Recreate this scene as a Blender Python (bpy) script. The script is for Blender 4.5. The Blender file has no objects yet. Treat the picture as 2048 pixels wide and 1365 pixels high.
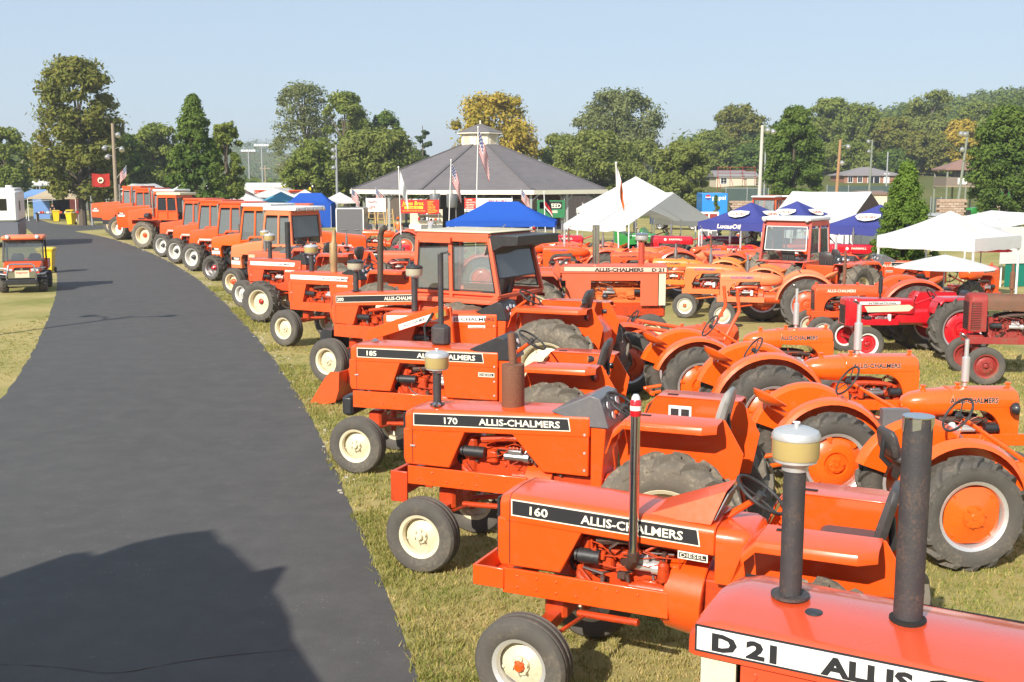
import bpy, math, random
import numpy as np
from mathutils import Vector, Matrix, Euler

S = bpy.context.scene
COL = S.collection
R = math.radians
PI = math.pi
rng = random.Random(7)
npr = np.random.default_rng(11)

# ------------------------------------------------------------------ camera, sky, sun, exposure
CAM_H, F_PX, PITCH = 4.05, 2200.0, math.atan((682.5 - 361) / 2200.0)
cd = bpy.data.cameras.new('camera'); cam = bpy.data.objects.new('camera', cd); COL.objects.link(cam)
cam.location = (0, 0, CAM_H); cam.rotation_euler = (R(90) - PITCH, 0, 0)
cd.sensor_width = 36; cd.lens = F_PX / 2048 * 36; cd.clip_end = 5000; cd.clip_start = 0.1
S.camera = cam
HAZE = 0.00048
SUN_EL, SHADOW_AZ = R(33), R(29)          # shadows run away from the camera, 29 degrees to the right
w = bpy.data.worlds.new('World'); S.world = w; w.use_nodes = True
nt = w.node_tree; nt.nodes.clear()
sky = nt.nodes.new('ShaderNodeTexSky'); sky.sky_type = 'NISHITA'; sky.sun_disc = False
sky.sun_elevation = SUN_EL; sky.sun_rotation = PI + SHADOW_AZ
sky.altitude = 200; sky.air_density = 1.0; sky.dust_density = 0.4; sky.ozone_density = 1.2
bg = nt.nodes.new('ShaderNodeBackground'); bg.inputs[1].default_value = 0.078
wo = nt.nodes.new('ShaderNodeOutputWorld')
hz_ = nt.nodes.new('ShaderNodeMix'); hz_.data_type = 'RGBA'; hz_.inputs[0].default_value = 0.72; hz_.inputs[7].default_value = (4.4, 5.5, 6.8, 1)   # even summer haze over the clear sky
nt.links.new(sky.outputs[0], hz_.inputs[6]); nt.links.new(hz_.outputs[2], bg.inputs[0]); nt.links.new(bg.outputs[0], wo.inputs[0])
ld = bpy.data.lights.new('sun', 'SUN'); sun = bpy.data.objects.new('sun', ld); COL.objects.link(sun)
ld.energy = 4.4; ld.angle = R(0.53); ld.color = (1.0, 0.93, 0.82)
sun.rotation_euler = (R(90) - SUN_EL, 0, -SHADOW_AZ)
S.view_settings.view_transform = 'Standard'; S.view_settings.look = 'None'
S.view_settings.exposure = 0.75; S.view_settings.gamma = 1.0; S.view_settings.use_curve_mapping = False
S.cycles.use_denoising = True; S.cycles.max_bounces = 6; S.cycles.transparent_max_bounces = 12
S.cycles.diffuse_bounces = 3; S.cycles.glossy_bounces = 3; S.cycles.transmission_bounces = 4; S.cycles.volume_bounces = 0
S.cycles.caustics_reflective = False; S.cycles.caustics_refractive = False

CP, SP = math.cos(PITCH), math.sin(PITCH)
def G(px, py, z=0.0):
    """point on the level z seen at photograph pixel (px, py) - used to survey where things stand"""
    a = (px - 1024) / F_PX; b = (682.5 - py) / F_PX
    d = (a, CP + b * SP, -SP + b * CP); t = (z - CAM_H) / d[2]
    return Vector((t * d[0], t * d[1], z))
def at(px, py, Y):
    """point at distance Y seen at pixel (px, py)"""
    a = (px - 1024) / F_PX; b = (682.5 - py) / F_PX
    d = (a, CP + b * SP, -SP + b * CP); t = Y / d[1]
    return Vector((t * d[0], Y, CAM_H + t * d[2]))

# ------------------------------------------------------------------ materials
MATS = {}
def _nodes(name):
    m = bpy.data.materials.new(name); m.use_nodes = True
    n = m.node_tree; b = n.nodes['Principled BSDF']
    return m, n, b
def _noise(n, scale, detail=4.0, rough=0.6, co=None, dist=0.0):
    t = n.nodes.new('ShaderNodeTexNoise'); t.inputs['Scale'].default_value = scale
    t.inputs['Detail'].default_value = detail; t.inputs['Roughness'].default_value = rough; t.inputs['Distortion'].default_value = dist
    if co is not None: n.links.new(co, t.inputs['Vector'])
    return t
def _ramp(n, src, p0, p1, c0=(0, 0, 0, 1), c1=(1, 1, 1, 1)):
    r = n.nodes.new('ShaderNodeValToRGB'); r.color_ramp.elements[0].position = p0; r.color_ramp.elements[1].position = p1
    r.color_ramp.elements[0].color = c0; r.color_ramp.elements[1].color = c1
    n.links.new(src, r.inputs[0]); return r
def _mix(n, fac, a, b, blend='MIX'):
    x = n.nodes.new('ShaderNodeMix'); x.data_type = 'RGBA'; x.blend_type = blend
    if hasattr(fac, 'links'): n.links.new(fac, x.inputs[0])
    else: x.inputs[0].default_value = fac
    for k, v in ((6, a), (7, b)):
        if hasattr(v, 'links'): n.links.new(v, x.inputs[k])
        else: x.inputs[k].default_value = (*v[:3], 1)
    return x.outputs[2]
def mat(name, col, rough=0.5, metal=0.0, coat=0.0, dirt=None, dirt_amt=0.3, dscale=3.0, bump=0.0, bscale=40.0, spec=0.5, coat_rough=0.06, vary=0.06, thr=(0.26, 0.42)):
    """principled surface with mottled colour, dirt patches and uneven gloss"""
    if name in MATS: return MATS[name]
    m, n, b = _nodes(name)
    co = n.nodes.new('ShaderNodeTexCoord').outputs['Object']
    big = _noise(n, dscale, 6, 0.65, co); fine = _noise(n, dscale * 9, 5, 0.6, co)
    lo = [max(0, c * (1 - vary)) for c in col]; hi = [min(1, c * (1 + vary)) for c in col]
    c = _mix(n, big.outputs[0], lo, hi)
    if dirt:
        mm = n.nodes.new('ShaderNodeMath'); mm.operation = 'MULTIPLY'
        n.links.new(big.outputs[0], mm.inputs[0]); n.links.new(fine.outputs[0], mm.inputs[1])
        r = _ramp(n, mm.outputs[0], *thr)
        q = n.nodes.new('ShaderNodeMath'); q.operation = 'MULTIPLY'; q.inputs[1].default_value = dirt_amt
        n.links.new(r.outputs[0], q.inputs[0])
        c = _mix(n, q.outputs[0], c, dirt)
    n.links.new(c, b.inputs['Base Color'])
    rr = n.nodes.new('ShaderNodeMapRange'); rr.inputs[3].default_value = max(0.02, rough - 0.1); rr.inputs[4].default_value = min(1, rough + 0.12)
    n.links.new(fine.outputs[0], rr.inputs[0]); n.links.new(rr.outputs[0], b.inputs['Roughness'])
    b.inputs['Metallic'].default_value = metal; b.inputs['Coat Weight'].default_value = coat; b.inputs['Coat Roughness'].default_value = coat_rough
    b.inputs['Specular IOR Level'].default_value = spec
    if bump:
        t = _noise(n, bscale, 5, 0.6, co); bp = n.nodes.new('ShaderNodeBump'); bp.inputs['Strength'].default_value = bump; bp.inputs['Distance'].default_value = 0.01
        n.links.new(t.outputs[0], bp.inputs['Height']); n.links.new(bp.outputs[0], b.inputs['Normal'])
    MATS[name] = m; return m
DUST = (0.30, 0.25, 0.18)
def paint(name, col, age=0.2, coat=0.6, rough=0.35):
    return mat(name, col, rough, 0, coat, tuple(c * 0.45 + d * 0.3 for c, d in zip(col, DUST)), age, 2.3, 0.10, 2.6, 0.45, 0.05 + 0.3 * age, 0.05 + 0.15 * age)
OR = (0.82, 0.085, 0.006)
M_OR = paint('orange_paint', OR, 0.22, 0.7, 0.32)
M_OR2 = paint('orange_paint_worn', (0.74, 0.085, 0.014), 0.35, 0.4, 0.42)
M_FADE = paint('orange_paint_faded', (0.70, 0.115, 0.045), 0.45, 0.2, 0.5)
M_FADE2 = paint('pale_faded_orange_paint', (0.80, 0.20, 0.075), 0.35, 0.2, 0.5)
M_D21 = paint('red_orange_paint', (0.66, 0.075, 0.022), 0.12, 1.0, 0.3)
M_OLD = paint('old_orange_paint', (0.74, 0.17, 0.035), 0.5, 0.15, 0.5)
M_BR = paint('bright_orange_paint', (0.84, 0.112, 0.006), 0.06, 0.9, 0.28)
M_ENG = mat('greasy_orange_paint', (0.62, 0.062, 0.010), 0.35, 0, 0.4, (0.06, 0.022, 0.012), 0.75, 3.2, 0.2, 30, thr=(0.18, 0.46), vary=0.2)
M_ENGB = mat('grimy_iron', (0.10, 0.055, 0.04), 0.6, 0.2, 0, (0.03, 0.022, 0.018), 0.8, 5, 0.3, 40, thr=(0.16, 0.42), vary=0.3)
M_RED = paint('red_paint', (0.55, 0.010, 0.018), 0.1, 0.8, 0.3)
M_RUST = mat('rusty_red_paint', (0.30, 0.028, 0.022), 0.6, 0, 0.05, (0.17, 0.085, 0.045), 1.0, 2.5, 0.2, 20, vary=0.3)
M_GREEN = paint('green_paint', (0.02, 0.22, 0.035), 0.2, 0.6)
M_YEL = paint('yellow_paint', (0.85, 0.60, 0.02), 0.15, 0.5)
M_CREAM = mat('cream_paint', (0.70, 0.62, 0.43), 0.4, 0, 0.3, (0.35, 0.26, 0.15), 0.35, 4)
M_RIMW = mat('dull_white_rim', (0.60, 0.58, 0.53), 0.5, 0, 0.1, (0.40, 0.33, 0.25), 0.5, 6)
M_WHITE = mat('white_paint', (0.80, 0.79, 0.76), 0.45, 0, 0.2, (0.45, 0.40, 0.33), 0.35, 3)
M_SILV = mat('silver_paint', (0.62, 0.62, 0.61), 0.4, 0.55, 0.0, (0.33, 0.30, 0.26), 0.35, 5)
M_CHROME = mat('polished_steel', (0.62, 0.62, 0.62), 0.18, 1.0, 0, (0.28, 0.22, 0.17), 0.5, 6)
M_STEEL = mat('bare_steel', (0.42, 0.41, 0.40), 0.4, 0.9, 0, (0.18, 0.11, 0.07), 0.6, 8)
M_BLK = mat('black_paint', (0.022, 0.022, 0.024), 0.45, 0, 0.2, (0.10, 0.085, 0.07), 0.3, 5)
M_PIPE = mat('sooty_black_pipe', (0.042, 0.040, 0.042), 0.6, 0, 0, (0.14, 0.085, 0.055), 0.6, 9, 0.25, 120, vary=0.3)
M_RUSTP = mat('rusty_muffler', (0.20, 0.085, 0.045), 0.75, 0.1, 0, (0.07, 0.045, 0.035), 0.8, 6, 0.25, 60, vary=0.3)
M_TYRE = mat('tyre_rubber', (0.088, 0.080, 0.069), 0.75, 0, 0, (0.17, 0.14, 0.105), 0.75, 3.5, 0.25, 60, 0.3, vary=0.25)
M_TYRED = mat('dusty_tyre_rubber', (0.150, 0.130, 0.102), 0.85, 0, 0, (0.32, 0.27, 0.20), 0.85, 3.0, 0.3, 45, 0.25, vary=0.3)
M_RUB = mat('black_rubber', (0.03, 0.03, 0.03), 0.6, 0, 0, DUST, 0.15, 8)
M_VINYL = mat('black_vinyl', (0.05, 0.045, 0.043), 0.45, 0, 0.1, (0.14, 0.12, 0.1), 0.4, 6, 0.15, 150)
M_GREYV = mat('grey_vinyl', (0.30, 0.29, 0.27), 0.5, 0, 0.1, (0.15, 0.12, 0.1), 0.4, 6)
M_GREY = mat('grey_dash_paint', (0.13, 0.13, 0.135), 0.45, 0, 0.3, DUST, 0.2, 5)
M_DARK = mat('dark_void', (0.012, 0.011, 0.010), 0.85)
M_BOWL = mat('yellowed_bowl', (0.42, 0.32, 0.12), 0.3, 0, 0.4, (0.40, 0.32, 0.18), 0.5, 9)
M_AMBER = mat('amber_lens', (0.75, 0.20, 0.01), 0.25, 0, 0.8)
M_REDL = mat('red_lens', (0.35, 0.02, 0.015), 0.25, 0, 0.8)
M_LAMP = mat('lamp_glass', (0.75, 0.77, 0.78), 0.12, 0.3, 1.0)
M_WOOD = mat('weathered_wood', (0.30, 0.24, 0.17), 0.85, 0, 0, (0.16, 0.13, 0.10), 0.7, 2, 0.3, 25, vary=0.25)
M_POLEG = mat('galvanised_pole', (0.42, 0.43, 0.43), 0.45, 0.6, 0, (0.28, 0.26, 0.24), 0.5, 4)
M_TXK = mat('black_lettering', (0.018, 0.018, 0.02), 0.5)
M_TXW = mat('cream_lettering', (0.85, 0.80, 0.66), 0.45)
M_TXR = mat('red_lettering', (0.60, 0.03, 0.03), 0.5)
M_TXB = mat('blue_lettering', (0.05, 0.07, 0.28), 0.5)
M_TXY = mat('yellow_lettering', (0.90, 0.60, 0.03), 0.5)
M_TXO = mat('orange_lettering', (0.75, 0.13, 0.02), 0.5)
def glass(name, tint, refl=0.12, dust=0.0):
    m = bpy.data.materials.new(name); m.use_nodes = True; n = m.node_tree; n.nodes.clear()
    o = n.nodes.new('ShaderNodeOutputMaterial'); t = n.nodes.new('ShaderNodeBsdfTransparent'); t.inputs[0].default_value = (*tint, 1)
    g = n.nodes.new('ShaderNodeBsdfGlossy'); g.inputs['Roughness'].default_value = 0.03
    fr = n.nodes.new('ShaderNodeFresnel'); fr.inputs[0].default_value = 1.5
    ad = n.nodes.new('ShaderNodeMath'); ad.inputs[1].default_value = refl * 0.5; n.links.new(fr.outputs[0], ad.inputs[0])
    x = n.nodes.new('ShaderNodeMixShader'); n.links.new(ad.outputs[0], x.inputs[0]); n.links.new(t.outputs[0], x.inputs[1]); n.links.new(g.outputs[0], x.inputs[2])
    if dust:
        df = n.nodes.new('ShaderNodeBsdfDiffuse'); df.inputs[0].default_value = (.52, .56, .56, 1); x2 = n.nodes.new('ShaderNodeMixShader'); x2.inputs[0].default_value = dust; n.links.new(x.outputs[0], x2.inputs[1]); n.links.new(df.outputs[0], x2.inputs[2]); x = x2
    n.links.new(x.outputs[0], o.inputs[0]); return m
M_GLASS = glass('cab_glass', (0.92, 0.96, 0.95), 0.14, 0.13)
M_DGLASS = glass('tinted_glass', (0.10, 0.10, 0.16), 0.12)
def cloth(name, col, trans=0.35, vary=0.04):
    m = bpy.data.materials.new(name); m.use_nodes = True; n = m.node_tree; n.nodes.clear()
    o = n.nodes.new('ShaderNodeOutputMaterial'); d = n.nodes.new('ShaderNodeBsdfDiffuse'); t = n.nodes.new('ShaderNodeBsdfTranslucent')
    co = n.nodes.new('ShaderNodeTexCoord').outputs['Object']; ns = _noise(n, 1.5, 5, 0.6, co)
    c = _mix(n, ns.outputs[0], [x * (1 - vary) for x in col], [min(1, x * (1 + vary)) for x in col])
    n.links.new(c, d.inputs[0]); n.links.new(c, t.inputs[0])
    bp = n.nodes.new('ShaderNodeBump'); bp.inputs['Strength'].default_value = 0.35; bp.inputs['Distance'].default_value = 0.05
    nb = _noise(n, 2.2, 3, 0.5, co, 0.6); n.links.new(nb.outputs[0], bp.inputs['Height']); n.links.new(bp.outputs[0], d.inputs['Normal'])
    x = n.nodes.new('ShaderNodeMixShader'); x.inputs[0].default_value = trans
    n.links.new(d.outputs[0], x.inputs[1]); n.links.new(t.outputs[0], x.inputs[2]); n.links.new(x.outputs[0], o.inputs[0]); return m
C_WHITE = cloth('white_canvas', (0.80, 0.80, 0.80)); C_BLUE = cloth('blue_canvas', (0.035, 0.13, 0.58)); C_NAVY = cloth('violet_blue_canvas', (0.085, 0.10, 0.36))
C_TAN = cloth('tan_canvas', (0.55, 0.46, 0.33)); C_BROWN = cloth('brown_canvas', (0.20, 0.15, 0.14)); C_TEAL = cloth('teal_canvas', (0.10, 0.35, 0.50)); C_LBLUE = cloth('light_blue_canvas', (0.22, 0.38, 0.70))
C_ORANGE = cloth('orange_cloth', (0.75, 0.17, 0.03)); C_RED = cloth('red_cloth', (0.50, 0.05, 0.04)); C_GREEN = cloth('green_canvas', (0.03, 0.28, 0.20)); C_MAROON = cloth('maroon_canvas', (0.25, 0.02, 0.02))
C_FRED = cloth('flag_red', (0.50, 0.03, 0.04), 0.4); C_FBLUE = cloth('flag_blue', (0.04, 0.06, 0.22), 0.4); C_FWHITE = cloth('flag_white', (0.80, 0.79, 0.77), 0.4); C_BLACK = cloth('black_cloth', (0.02, 0.02, 0.022), 0.2)

# ------------------------------------------------------------------ mesh builder
class MB:
    def __init__(s): s.v = []; s.f = []; s.mi = []; s.cur = 0
    def add(s, vs, fs, T=None):
        o = len(s.v)
        if T is not None: vs = [T @ Vector(p) for p in vs]
        s.v.extend([tuple(p) for p in vs]); s.f.extend([tuple(i + o for i in q) for q in fs]); s.mi.extend([s.cur] * len(fs)); return s
    def box(s, c, d, T=None, ch=0.0):
        x, y, z = [k / 2 for k in d]; cx, cy, cz = c
        if not ch:
            vs = [(cx + a * x, cy + b * y, cz + e * z) for e in (-1, 1) for a, b in ((-1, -1), (1, -1), (1, 1), (-1, 1))]
            return s.add(vs, [(3, 2, 1, 0), (4, 5, 6, 7), (0, 1, 5, 4), (1, 2, 6, 5), (2, 3, 7, 6), (3, 0, 4, 7)], T)
        h = min(ch, x * .9, y * .9, z * .9); rings = []
        for zz, q in ((-z, h), (-z + h, 0), (z - h, 0), (z, h)):
            X, Y = x - q, y - q
            rings.append([(cx + a, cy + b, cz + zz) for a, b in ((-X + h, -Y), (X - h, -Y), (X, -Y + h), (X, Y - h), (X - h, Y), (-X + h, Y), (-X, Y - h), (-X, -Y + h))])
        return s.loft(rings, T=T)
    def loft(s, rings, closed=True, caps=True, T=None):
        n = len(rings[0]); vs = [p for r in rings for p in r]; fs = []
        for i in range(len(rings) - 1):
            for j in range(n if closed else n - 1):
                a = i * n + j; b = i * n + (j + 1) % n
                fs.append((a, b, b + n, a + n))
        if caps and closed:
            fs.append(tuple(range(n))[::-1]); fs.append(tuple(range((len(rings) - 1) * n, len(rings) * n)))
        return s.add(vs, fs, T)
    def cyl(s, p0, p1, r0, r1=None, n=12, caps=True):
        return s.tube([p0, p1], [r0, r0 if r1 is None else r1], n, caps)
    def tube(s, pts, r, n=8, caps=True):
        pts = [Vector(p) for p in pts]; k = len(pts); rr = r if isinstance(r, (list, tuple)) else [r] * k
        rings = []; up = None
        for i, p in enumerate(pts):
            d = (pts[min(i + 1, k - 1)] - pts[max(i - 1, 0)])
            if d.length < 1e-9: d = Vector((0, 0, 1))
            d.normalize()
            if up is None: up = d.orthogonal().normalized()
            up = (up - d * up.dot(d));
            if up.length < 1e-6: up = d.orthogonal()
            up.normalize(); q = d.cross(up)
            rings.append([p + (up * math.cos(2 * PI * j / n) + q * math.sin(2 * PI * j / n)) * rr[i] for j in range(n)])
        return s.loft(rings, True, caps)
    def lathe(s, prof, n=24, axis='z', c=(0, 0, 0), T=None, closed_prof=False):
        rings = []
        for r, h in prof:
            ring = []
            for j in range(n):
                a = 2 * PI * j / n; u, v = r * math.cos(a), r * math.sin(a)
                p = {'z': (u, v, h), 'y': (v, h, u), 'x': (h, u, v)}[axis]
                ring.append((c[0] + p[0], c[1] + p[1], c[2] + p[2]))
            rings.append(ring)
        if closed_prof: rings.append(rings[0]); return s.loft(rings, True, False, T)
        return s.loft(rings, True, True, T)
    def prism(s, poly, y0, y1, T=None):
        """polygon in x,z extruded along y"""
        n = len(poly); vs = [(x, y0, z) for x, z in poly] + [(x, y1, z) for x, z in poly]
        fs = [tuple(range(n)), tuple(range(n, 2 * n))[::-1]] + [(j, j + n, (j + 1) % n + n, (j + 1) % n) for j in range(n)]
        return s.add(vs, fs, T)
    def prismz(s, poly, z0, z1, T=None):
        n = len(poly); vs = [(x, y, z0) for x, y in poly] + [(x, y, z1) for x, y in poly]
        fs = [tuple(range(n))[::-1], tuple(range(n, 2 * n))] + [(j, (j + 1) % n, (j + 1) % n + n, j + n) for j in range(n)]
        return s.add(vs, fs, T)
    def beam(s, p0, p1, a, b=None, up=(0, 0, 1)):
        """square bar from p0 to p1, a wide and b high"""
        p0, p1 = Vector(p0), Vector(p1); b = a if b is None else b; d = (p1 - p0).normalized(); u = Vector(up)
        if abs(d.dot(u)) > .98: u = Vector((1, 0, 0))
        q = d.cross(u).normalized() * a / 2; e = q.cross(d).normalized() * b / 2
        return s.loft([[p + q + e, p - q + e, p - q - e, p + q - e] for p in (p0, p1)])
    def torus(s, c, Rr, r, axis='z', n=24, m=8, T=None):
        prof = [(Rr + r * math.cos(2 * PI * k / m), r * math.sin(2 * PI * k / m)) for k in range(m)]
        return s.lathe(prof, n, axis, c, T, True)
    def sphere(s, c, r, n=12, m=8, sc=(1, 1, 1)):
        prof = [(max(1e-4, r * math.sin(PI * k / m)), -r * math.cos(PI * k / m)) for k in range(m + 1)]
        return s.lathe(prof, n, 'z', (0, 0, 0), Matrix.Translation(c) @ Matrix.Diagonal((*sc, 1)))
    def plate(s, pts, t):
        """thin plate: polygon of 3-D points thickened by t along its normal"""
        pts = [Vector(p) for p in pts]; nrm = (pts[1] - pts[0]).cross(pts[-1] - pts[0]).normalized() * t; n = len(pts)
        vs = pts + [p + nrm for p in pts]
        return s.add(vs, [tuple(range(n))[::-1], tuple(range(n, 2 * n))] + [(j, (j + 1) % n, (j + 1) % n + n, j + n) for j in range(n)])
    def mesh(s, name, mats, ang=0.6):
        me = bpy.data.meshes.new(name); me.from_pydata(s.v, [], s.f, shade_flat=False)
        for m in (mats if isinstance(mats, (list, tuple)) else [mats]): me.materials.append(m)
        if any(s.mi): me.polygons.foreach_set('material_index', s.mi)
        me.validate(); me.update()
        if ang: me.set_sharp_from_angle(angle=ang)
        else: me.set_sharp_from_angle(angle=0.01)
        return me
    def ob(s, name, mats, parent=None, ang=0.6, bev=0.0, loc=None):
        o = bpy.data.objects.new(name, s.mesh(name, mats, ang)); COL.objects.link(o)
        if parent: o.parent = parent
        if loc: o.location = loc
        if bev:
            b = o.modifiers.new('edge', 'BEVEL'); b.width = bev; b.segments = 2; b.limit_method = 'ANGLE'; b.angle_limit = 0.6
        return o
def inst(name, me, parent=None, loc=(0, 0, 0), rot=(0, 0, 0), scale=(1, 1, 1)):
    o = bpy.data.objects.new(name, me); COL.objects.link(o); o.location = loc; o.rotation_euler = rot; o.scale = scale
    if parent: o.parent = parent
    return o
def tag(o, label=None, cat=None, group=None, kind=None):
    if label: o['label'] = label
    if cat: o['category'] = cat
    if group: o['group'] = group
    if kind: o['kind'] = kind
    return o
def thing(name, label, cat, loc=(0, 0, 0), rz=0.0, group=None, parent=None):
    o = bpy.data.objects.new(name, None); COL.objects.link(o); o.location = loc; o.rotation_euler = (0, 0, rz); o.empty_display_size = 0.1
    if parent: o.parent = parent
    return tag(o, label, cat, group)
def sub(name, parent, loc=(0, 0, 0), rot=(0, 0, 0)):
    o = bpy.data.objects.new(name, None); COL.objects.link(o); o.location = loc; o.rotation_euler = rot; o.parent = parent; o.empty_display_size = 0.1; return o
def copy_tree(o, parent=None):
    c = o.copy(); COL.objects.link(c)
    if parent: c.parent = parent
    for ch in list(o.children): copy_tree(ch, c)
    return c
_txt = {}
def text_mesh(s, size=1.0, bold=0.02, m=None, shear=0.0, space=1.0, align='LEFT'):
    k = (s, round(size, 4), bold, m.name, shear, space, align)
    if k in _txt: return _txt[k]
    c = bpy.data.curves.new('t', 'FONT'); c.body = s; c.size = size; c.offset = bold * size; c.shear = shear; c.space_character = space
    c.resolution_u = 2; c.extrude = 0.0008; c.align_x = align
    o = bpy.data.objects.new('t', c); me = bpy.data.meshes.new_from_object(o); bpy.data.objects.remove(o); bpy.data.curves.remove(c)
    me.materials.clear(); me.materials.append(m); me.name = 'lettering'; _txt[k] = me; return me
def text(parent, s, size, m, origin, right, up=(0, 0, 1), bold=0.02, wx=1.0, width=None, shear=0.0, align='LEFT', space=1.0, name='lettering'):
    me = text_mesh(s, size, bold, m, shear, space, align); o = bpy.data.objects.new(name, me); COL.objects.link(o)
    if width:
        xs = [v.co.x for v in me.vertices]; wx = width / max(1e-6, max(xs) - min(xs))
    r = Vector(right).normalized(); u = Vector(up); nn = r.cross(u).normalized()
    u = (u - r * u.dot(r)).normalized(); nn = r.cross(u).normalized()
    M = Matrix(((r.x * wx, u.x, nn.x, origin[0]), (r.y * wx, u.y, nn.y, origin[1]), (r.z * wx, u.z, nn.z, origin[2]), (0, 0, 0, 1)))
    o.parent = parent; o.matrix_local = M; return o
# ================================================================== ground, road, grass
def sstep(a, b, x): t = min(1, max(0, (x - a) / (b - a))); return t * t * (3 - 2 * t)
def hz(x, y):
    """height of the land beyond the showground"""
    right = sstep(0.02, 0.22, x / max(y, 1)) ; z = 0
    z += right * (3.2 * sstep(112, 165, y) + 5 * sstep(170, 260, y) + 22 * sstep(240, 430, y) * sstep(.12, .48, x / y))
    z += 24 * sstep(650, 900, y) * sstep(-.02, -.18, x / y) * (1 + .15 * math.sin(x * .02))
    z += 20 * sstep(600, 900, y) * sstep(-.1, .1, x / y) * .6
    return z
m, n, b = _nodes('mown_grass')
co = n.nodes.new('ShaderNodeTexCoord').outputs['Object']
n1 = _noise(n, .35, 6, .65, co, .4); n2 = _noise(n, 2.6, 6, .7, co); n3 = _noise(n, 38, 4, .7, co); n4 = _noise(n, .09, 3, .5, co)
dry = _mix(n, n2.outputs[0], (.34, .28, .105), (.48, .39, .175)); grn = _mix(n, n2.outputs[0], (.14, .165, .038), (.26, .255, .075))
f = n.nodes.new('ShaderNodeMath'); f.operation = 'ADD'; n.links.new(n1.outputs[0], f.inputs[0])
f2 = n.nodes.new('ShaderNodeMath'); f2.operation = 'MULTIPLY'; f2.inputs[1].default_value = .5; n.links.new(n2.outputs[0], f2.inputs[0]); n.links.new(f2.outputs[0], f.inputs[1])
r = _ramp(n, f.outputs[0], .66, .96); cc = _mix(n, r.outputs[0], dry, grn)
cc = _mix(n, n3.outputs[0], cc, (.5, .5, .5), 'OVERLAY'); n.links.new(cc, b.inputs['Base Color']); b.inputs['Roughness'].default_value = .95; b.inputs['Specular IOR Level'].default_value = .1
bp = n.nodes.new('ShaderNodeBump'); bp.inputs['Strength'].default_value = .6; bp.inputs['Distance'].default_value = .04; n.links.new(n3.outputs[0], bp.inputs['Height']); n.links.new(bp.outputs[0], b.inputs['Normal'])
M_GRASS = m
b = MB(); b.add([(-1600, -150, 0), (1600, -150, 0), (1600, 1800, 0), (-1600, 1800, 0)], [(0, 1, 2, 3)]); tag(b.ob('ground', M_GRASS), kind='structure')
# asphalt
m, n, b = _nodes('asphalt'); co = n.nodes.new('ShaderNodeTexCoord').outputs['Object']
a1 = _noise(n, .25, 5, .6, co, .3); a2 = _noise(n, 2.2, 6, .7, co); a3 = _noise(n, 90, 3, .7, co)
c = _mix(n, a1.outputs[0], (.060, .058, .057), (.088, .085, .082)); c = _mix(n, _ramp(n, a2.outputs[0], .42, .72).outputs[0], c, (.094, .090, .086)); gr = _noise(n, 16, 8, .85, co); c = _mix(n, gr.outputs[0], c, (.5, .5, .5), 'OVERLAY'); c = _mix(n, a3.outputs[0], c, (.5, .5, .5), 'OVERLAY')
v = n.nodes.new('ShaderNodeTexVoronoi'); v.inputs['Scale'].default_value = 20; n.links.new(co, v.inputs['Vector'])
sp = _ramp(n, v.outputs['Distance'], .12, .20, (1, 1, 1, 1), (0, 0, 0, 1)); gate = _ramp(n, _noise(n, .55, 6, .8, co).outputs[0], .48, .66); rnd = _ramp(n, v.outputs['Color'], .55, .60)
q = n.nodes.new('ShaderNodeMath'); q.operation = 'MULTIPLY'; n.links.new(sp.outputs[0], q.inputs[0]); n.links.new(gate.outputs[0], q.inputs[1])
q2 = n.nodes.new('ShaderNodeMath'); q2.operation = 'MULTIPLY'; n.links.new(q.outputs[0], q2.inputs[0]); n.links.new(rnd.outputs[0], q2.inputs[1])
c = _mix(n, q2.outputs[0], c, (.30, .27, .235)); n.links.new(c, b.inputs['Base Color']); b.inputs['Roughness'].default_value = .82; b.inputs['Specular IOR Level'].default_value = .35
bp = n.nodes.new('ShaderNodeBump'); bp.inputs['Strength'].default_value = .5; bp.inputs['Distance'].default_value = .012; n.links.new(a3.outputs[0], bp.inputs['Height']); n.links.new(bp.outputs[0], b.inputs['Normal'])
M_ASPH = m
M_PATCH = mat('worn_asphalt_patch', (.090, .086, .081), .9, 0, 0, (.10, .095, .088), .4, 2.5, .4, 90, .2, vary=.2)
M_PATCHD = mat('tar_seal', (.066, .064, .063), .7, 0, 0, None, 0, 3, .3, 90, .35, vary=.15)
M_GRAVEL = mat('pale_gravel', (.42, .38, .31), .95, 0, 0, (.20, .17, .12), .8, 9, .8, 40, .1, vary=.35)
redge = [(-.4, 6.0)] + [tuple(G(*p)[:2]) for p in ((842, 1365), (800, 1250), (760, 1150), (690, 985), (640, 870), (600, 795), (560, 735), (510, 670), (460, 615), (400, 560), (330, 518), (250, 485), (190, 470), (150, 464), (128, 456), (98, 446), (72, 437))] + [(-74, 150)]
ledge = [tuple(G(*p)[:2]) for p in ((0, 800), (45, 742), (78, 680), (102, 622), (115, 578), (113, 540), (95, 500), (62, 462), (22, 441))] + [(-84, 148)]
cross = [tuple(G(*p)[:2]) for p in ((120, 462), (150, 463), (205, 459), (330, 452))] + [(-10, 99), (-12, 106)] + [tuple(G(*p)[:2]) for p in ((300, 447), (205, 451), (140, 451), (100, 447.5))]
def rough(pl, amp, step):
    out = []
    for (x0, y0), (x1, y1) in zip(pl[:-1], pl[1:]):
        k = max(1, int(math.hypot(x1 - x0, y1 - y0) / step))
        for i in range(k):
            t = i / k; out.append((x0 + (x1 - x0) * t + rng.gauss(0, amp), y0 + (y1 - y0) * t + rng.gauss(0, amp)))
    return out + [pl[-1]]
def smooth(pl, it=2):
    for _ in range(it):
        q = [pl[0]]
        for a, c in zip(pl[:-1], pl[1:]): q += [(a[0] * .75 + c[0] * .25, a[1] * .75 + c[1] * .25), (a[0] * .25 + c[0] * .75, a[1] * .25 + c[1] * .75)]
        pl = q + [pl[-1]]
    return pl
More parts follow.
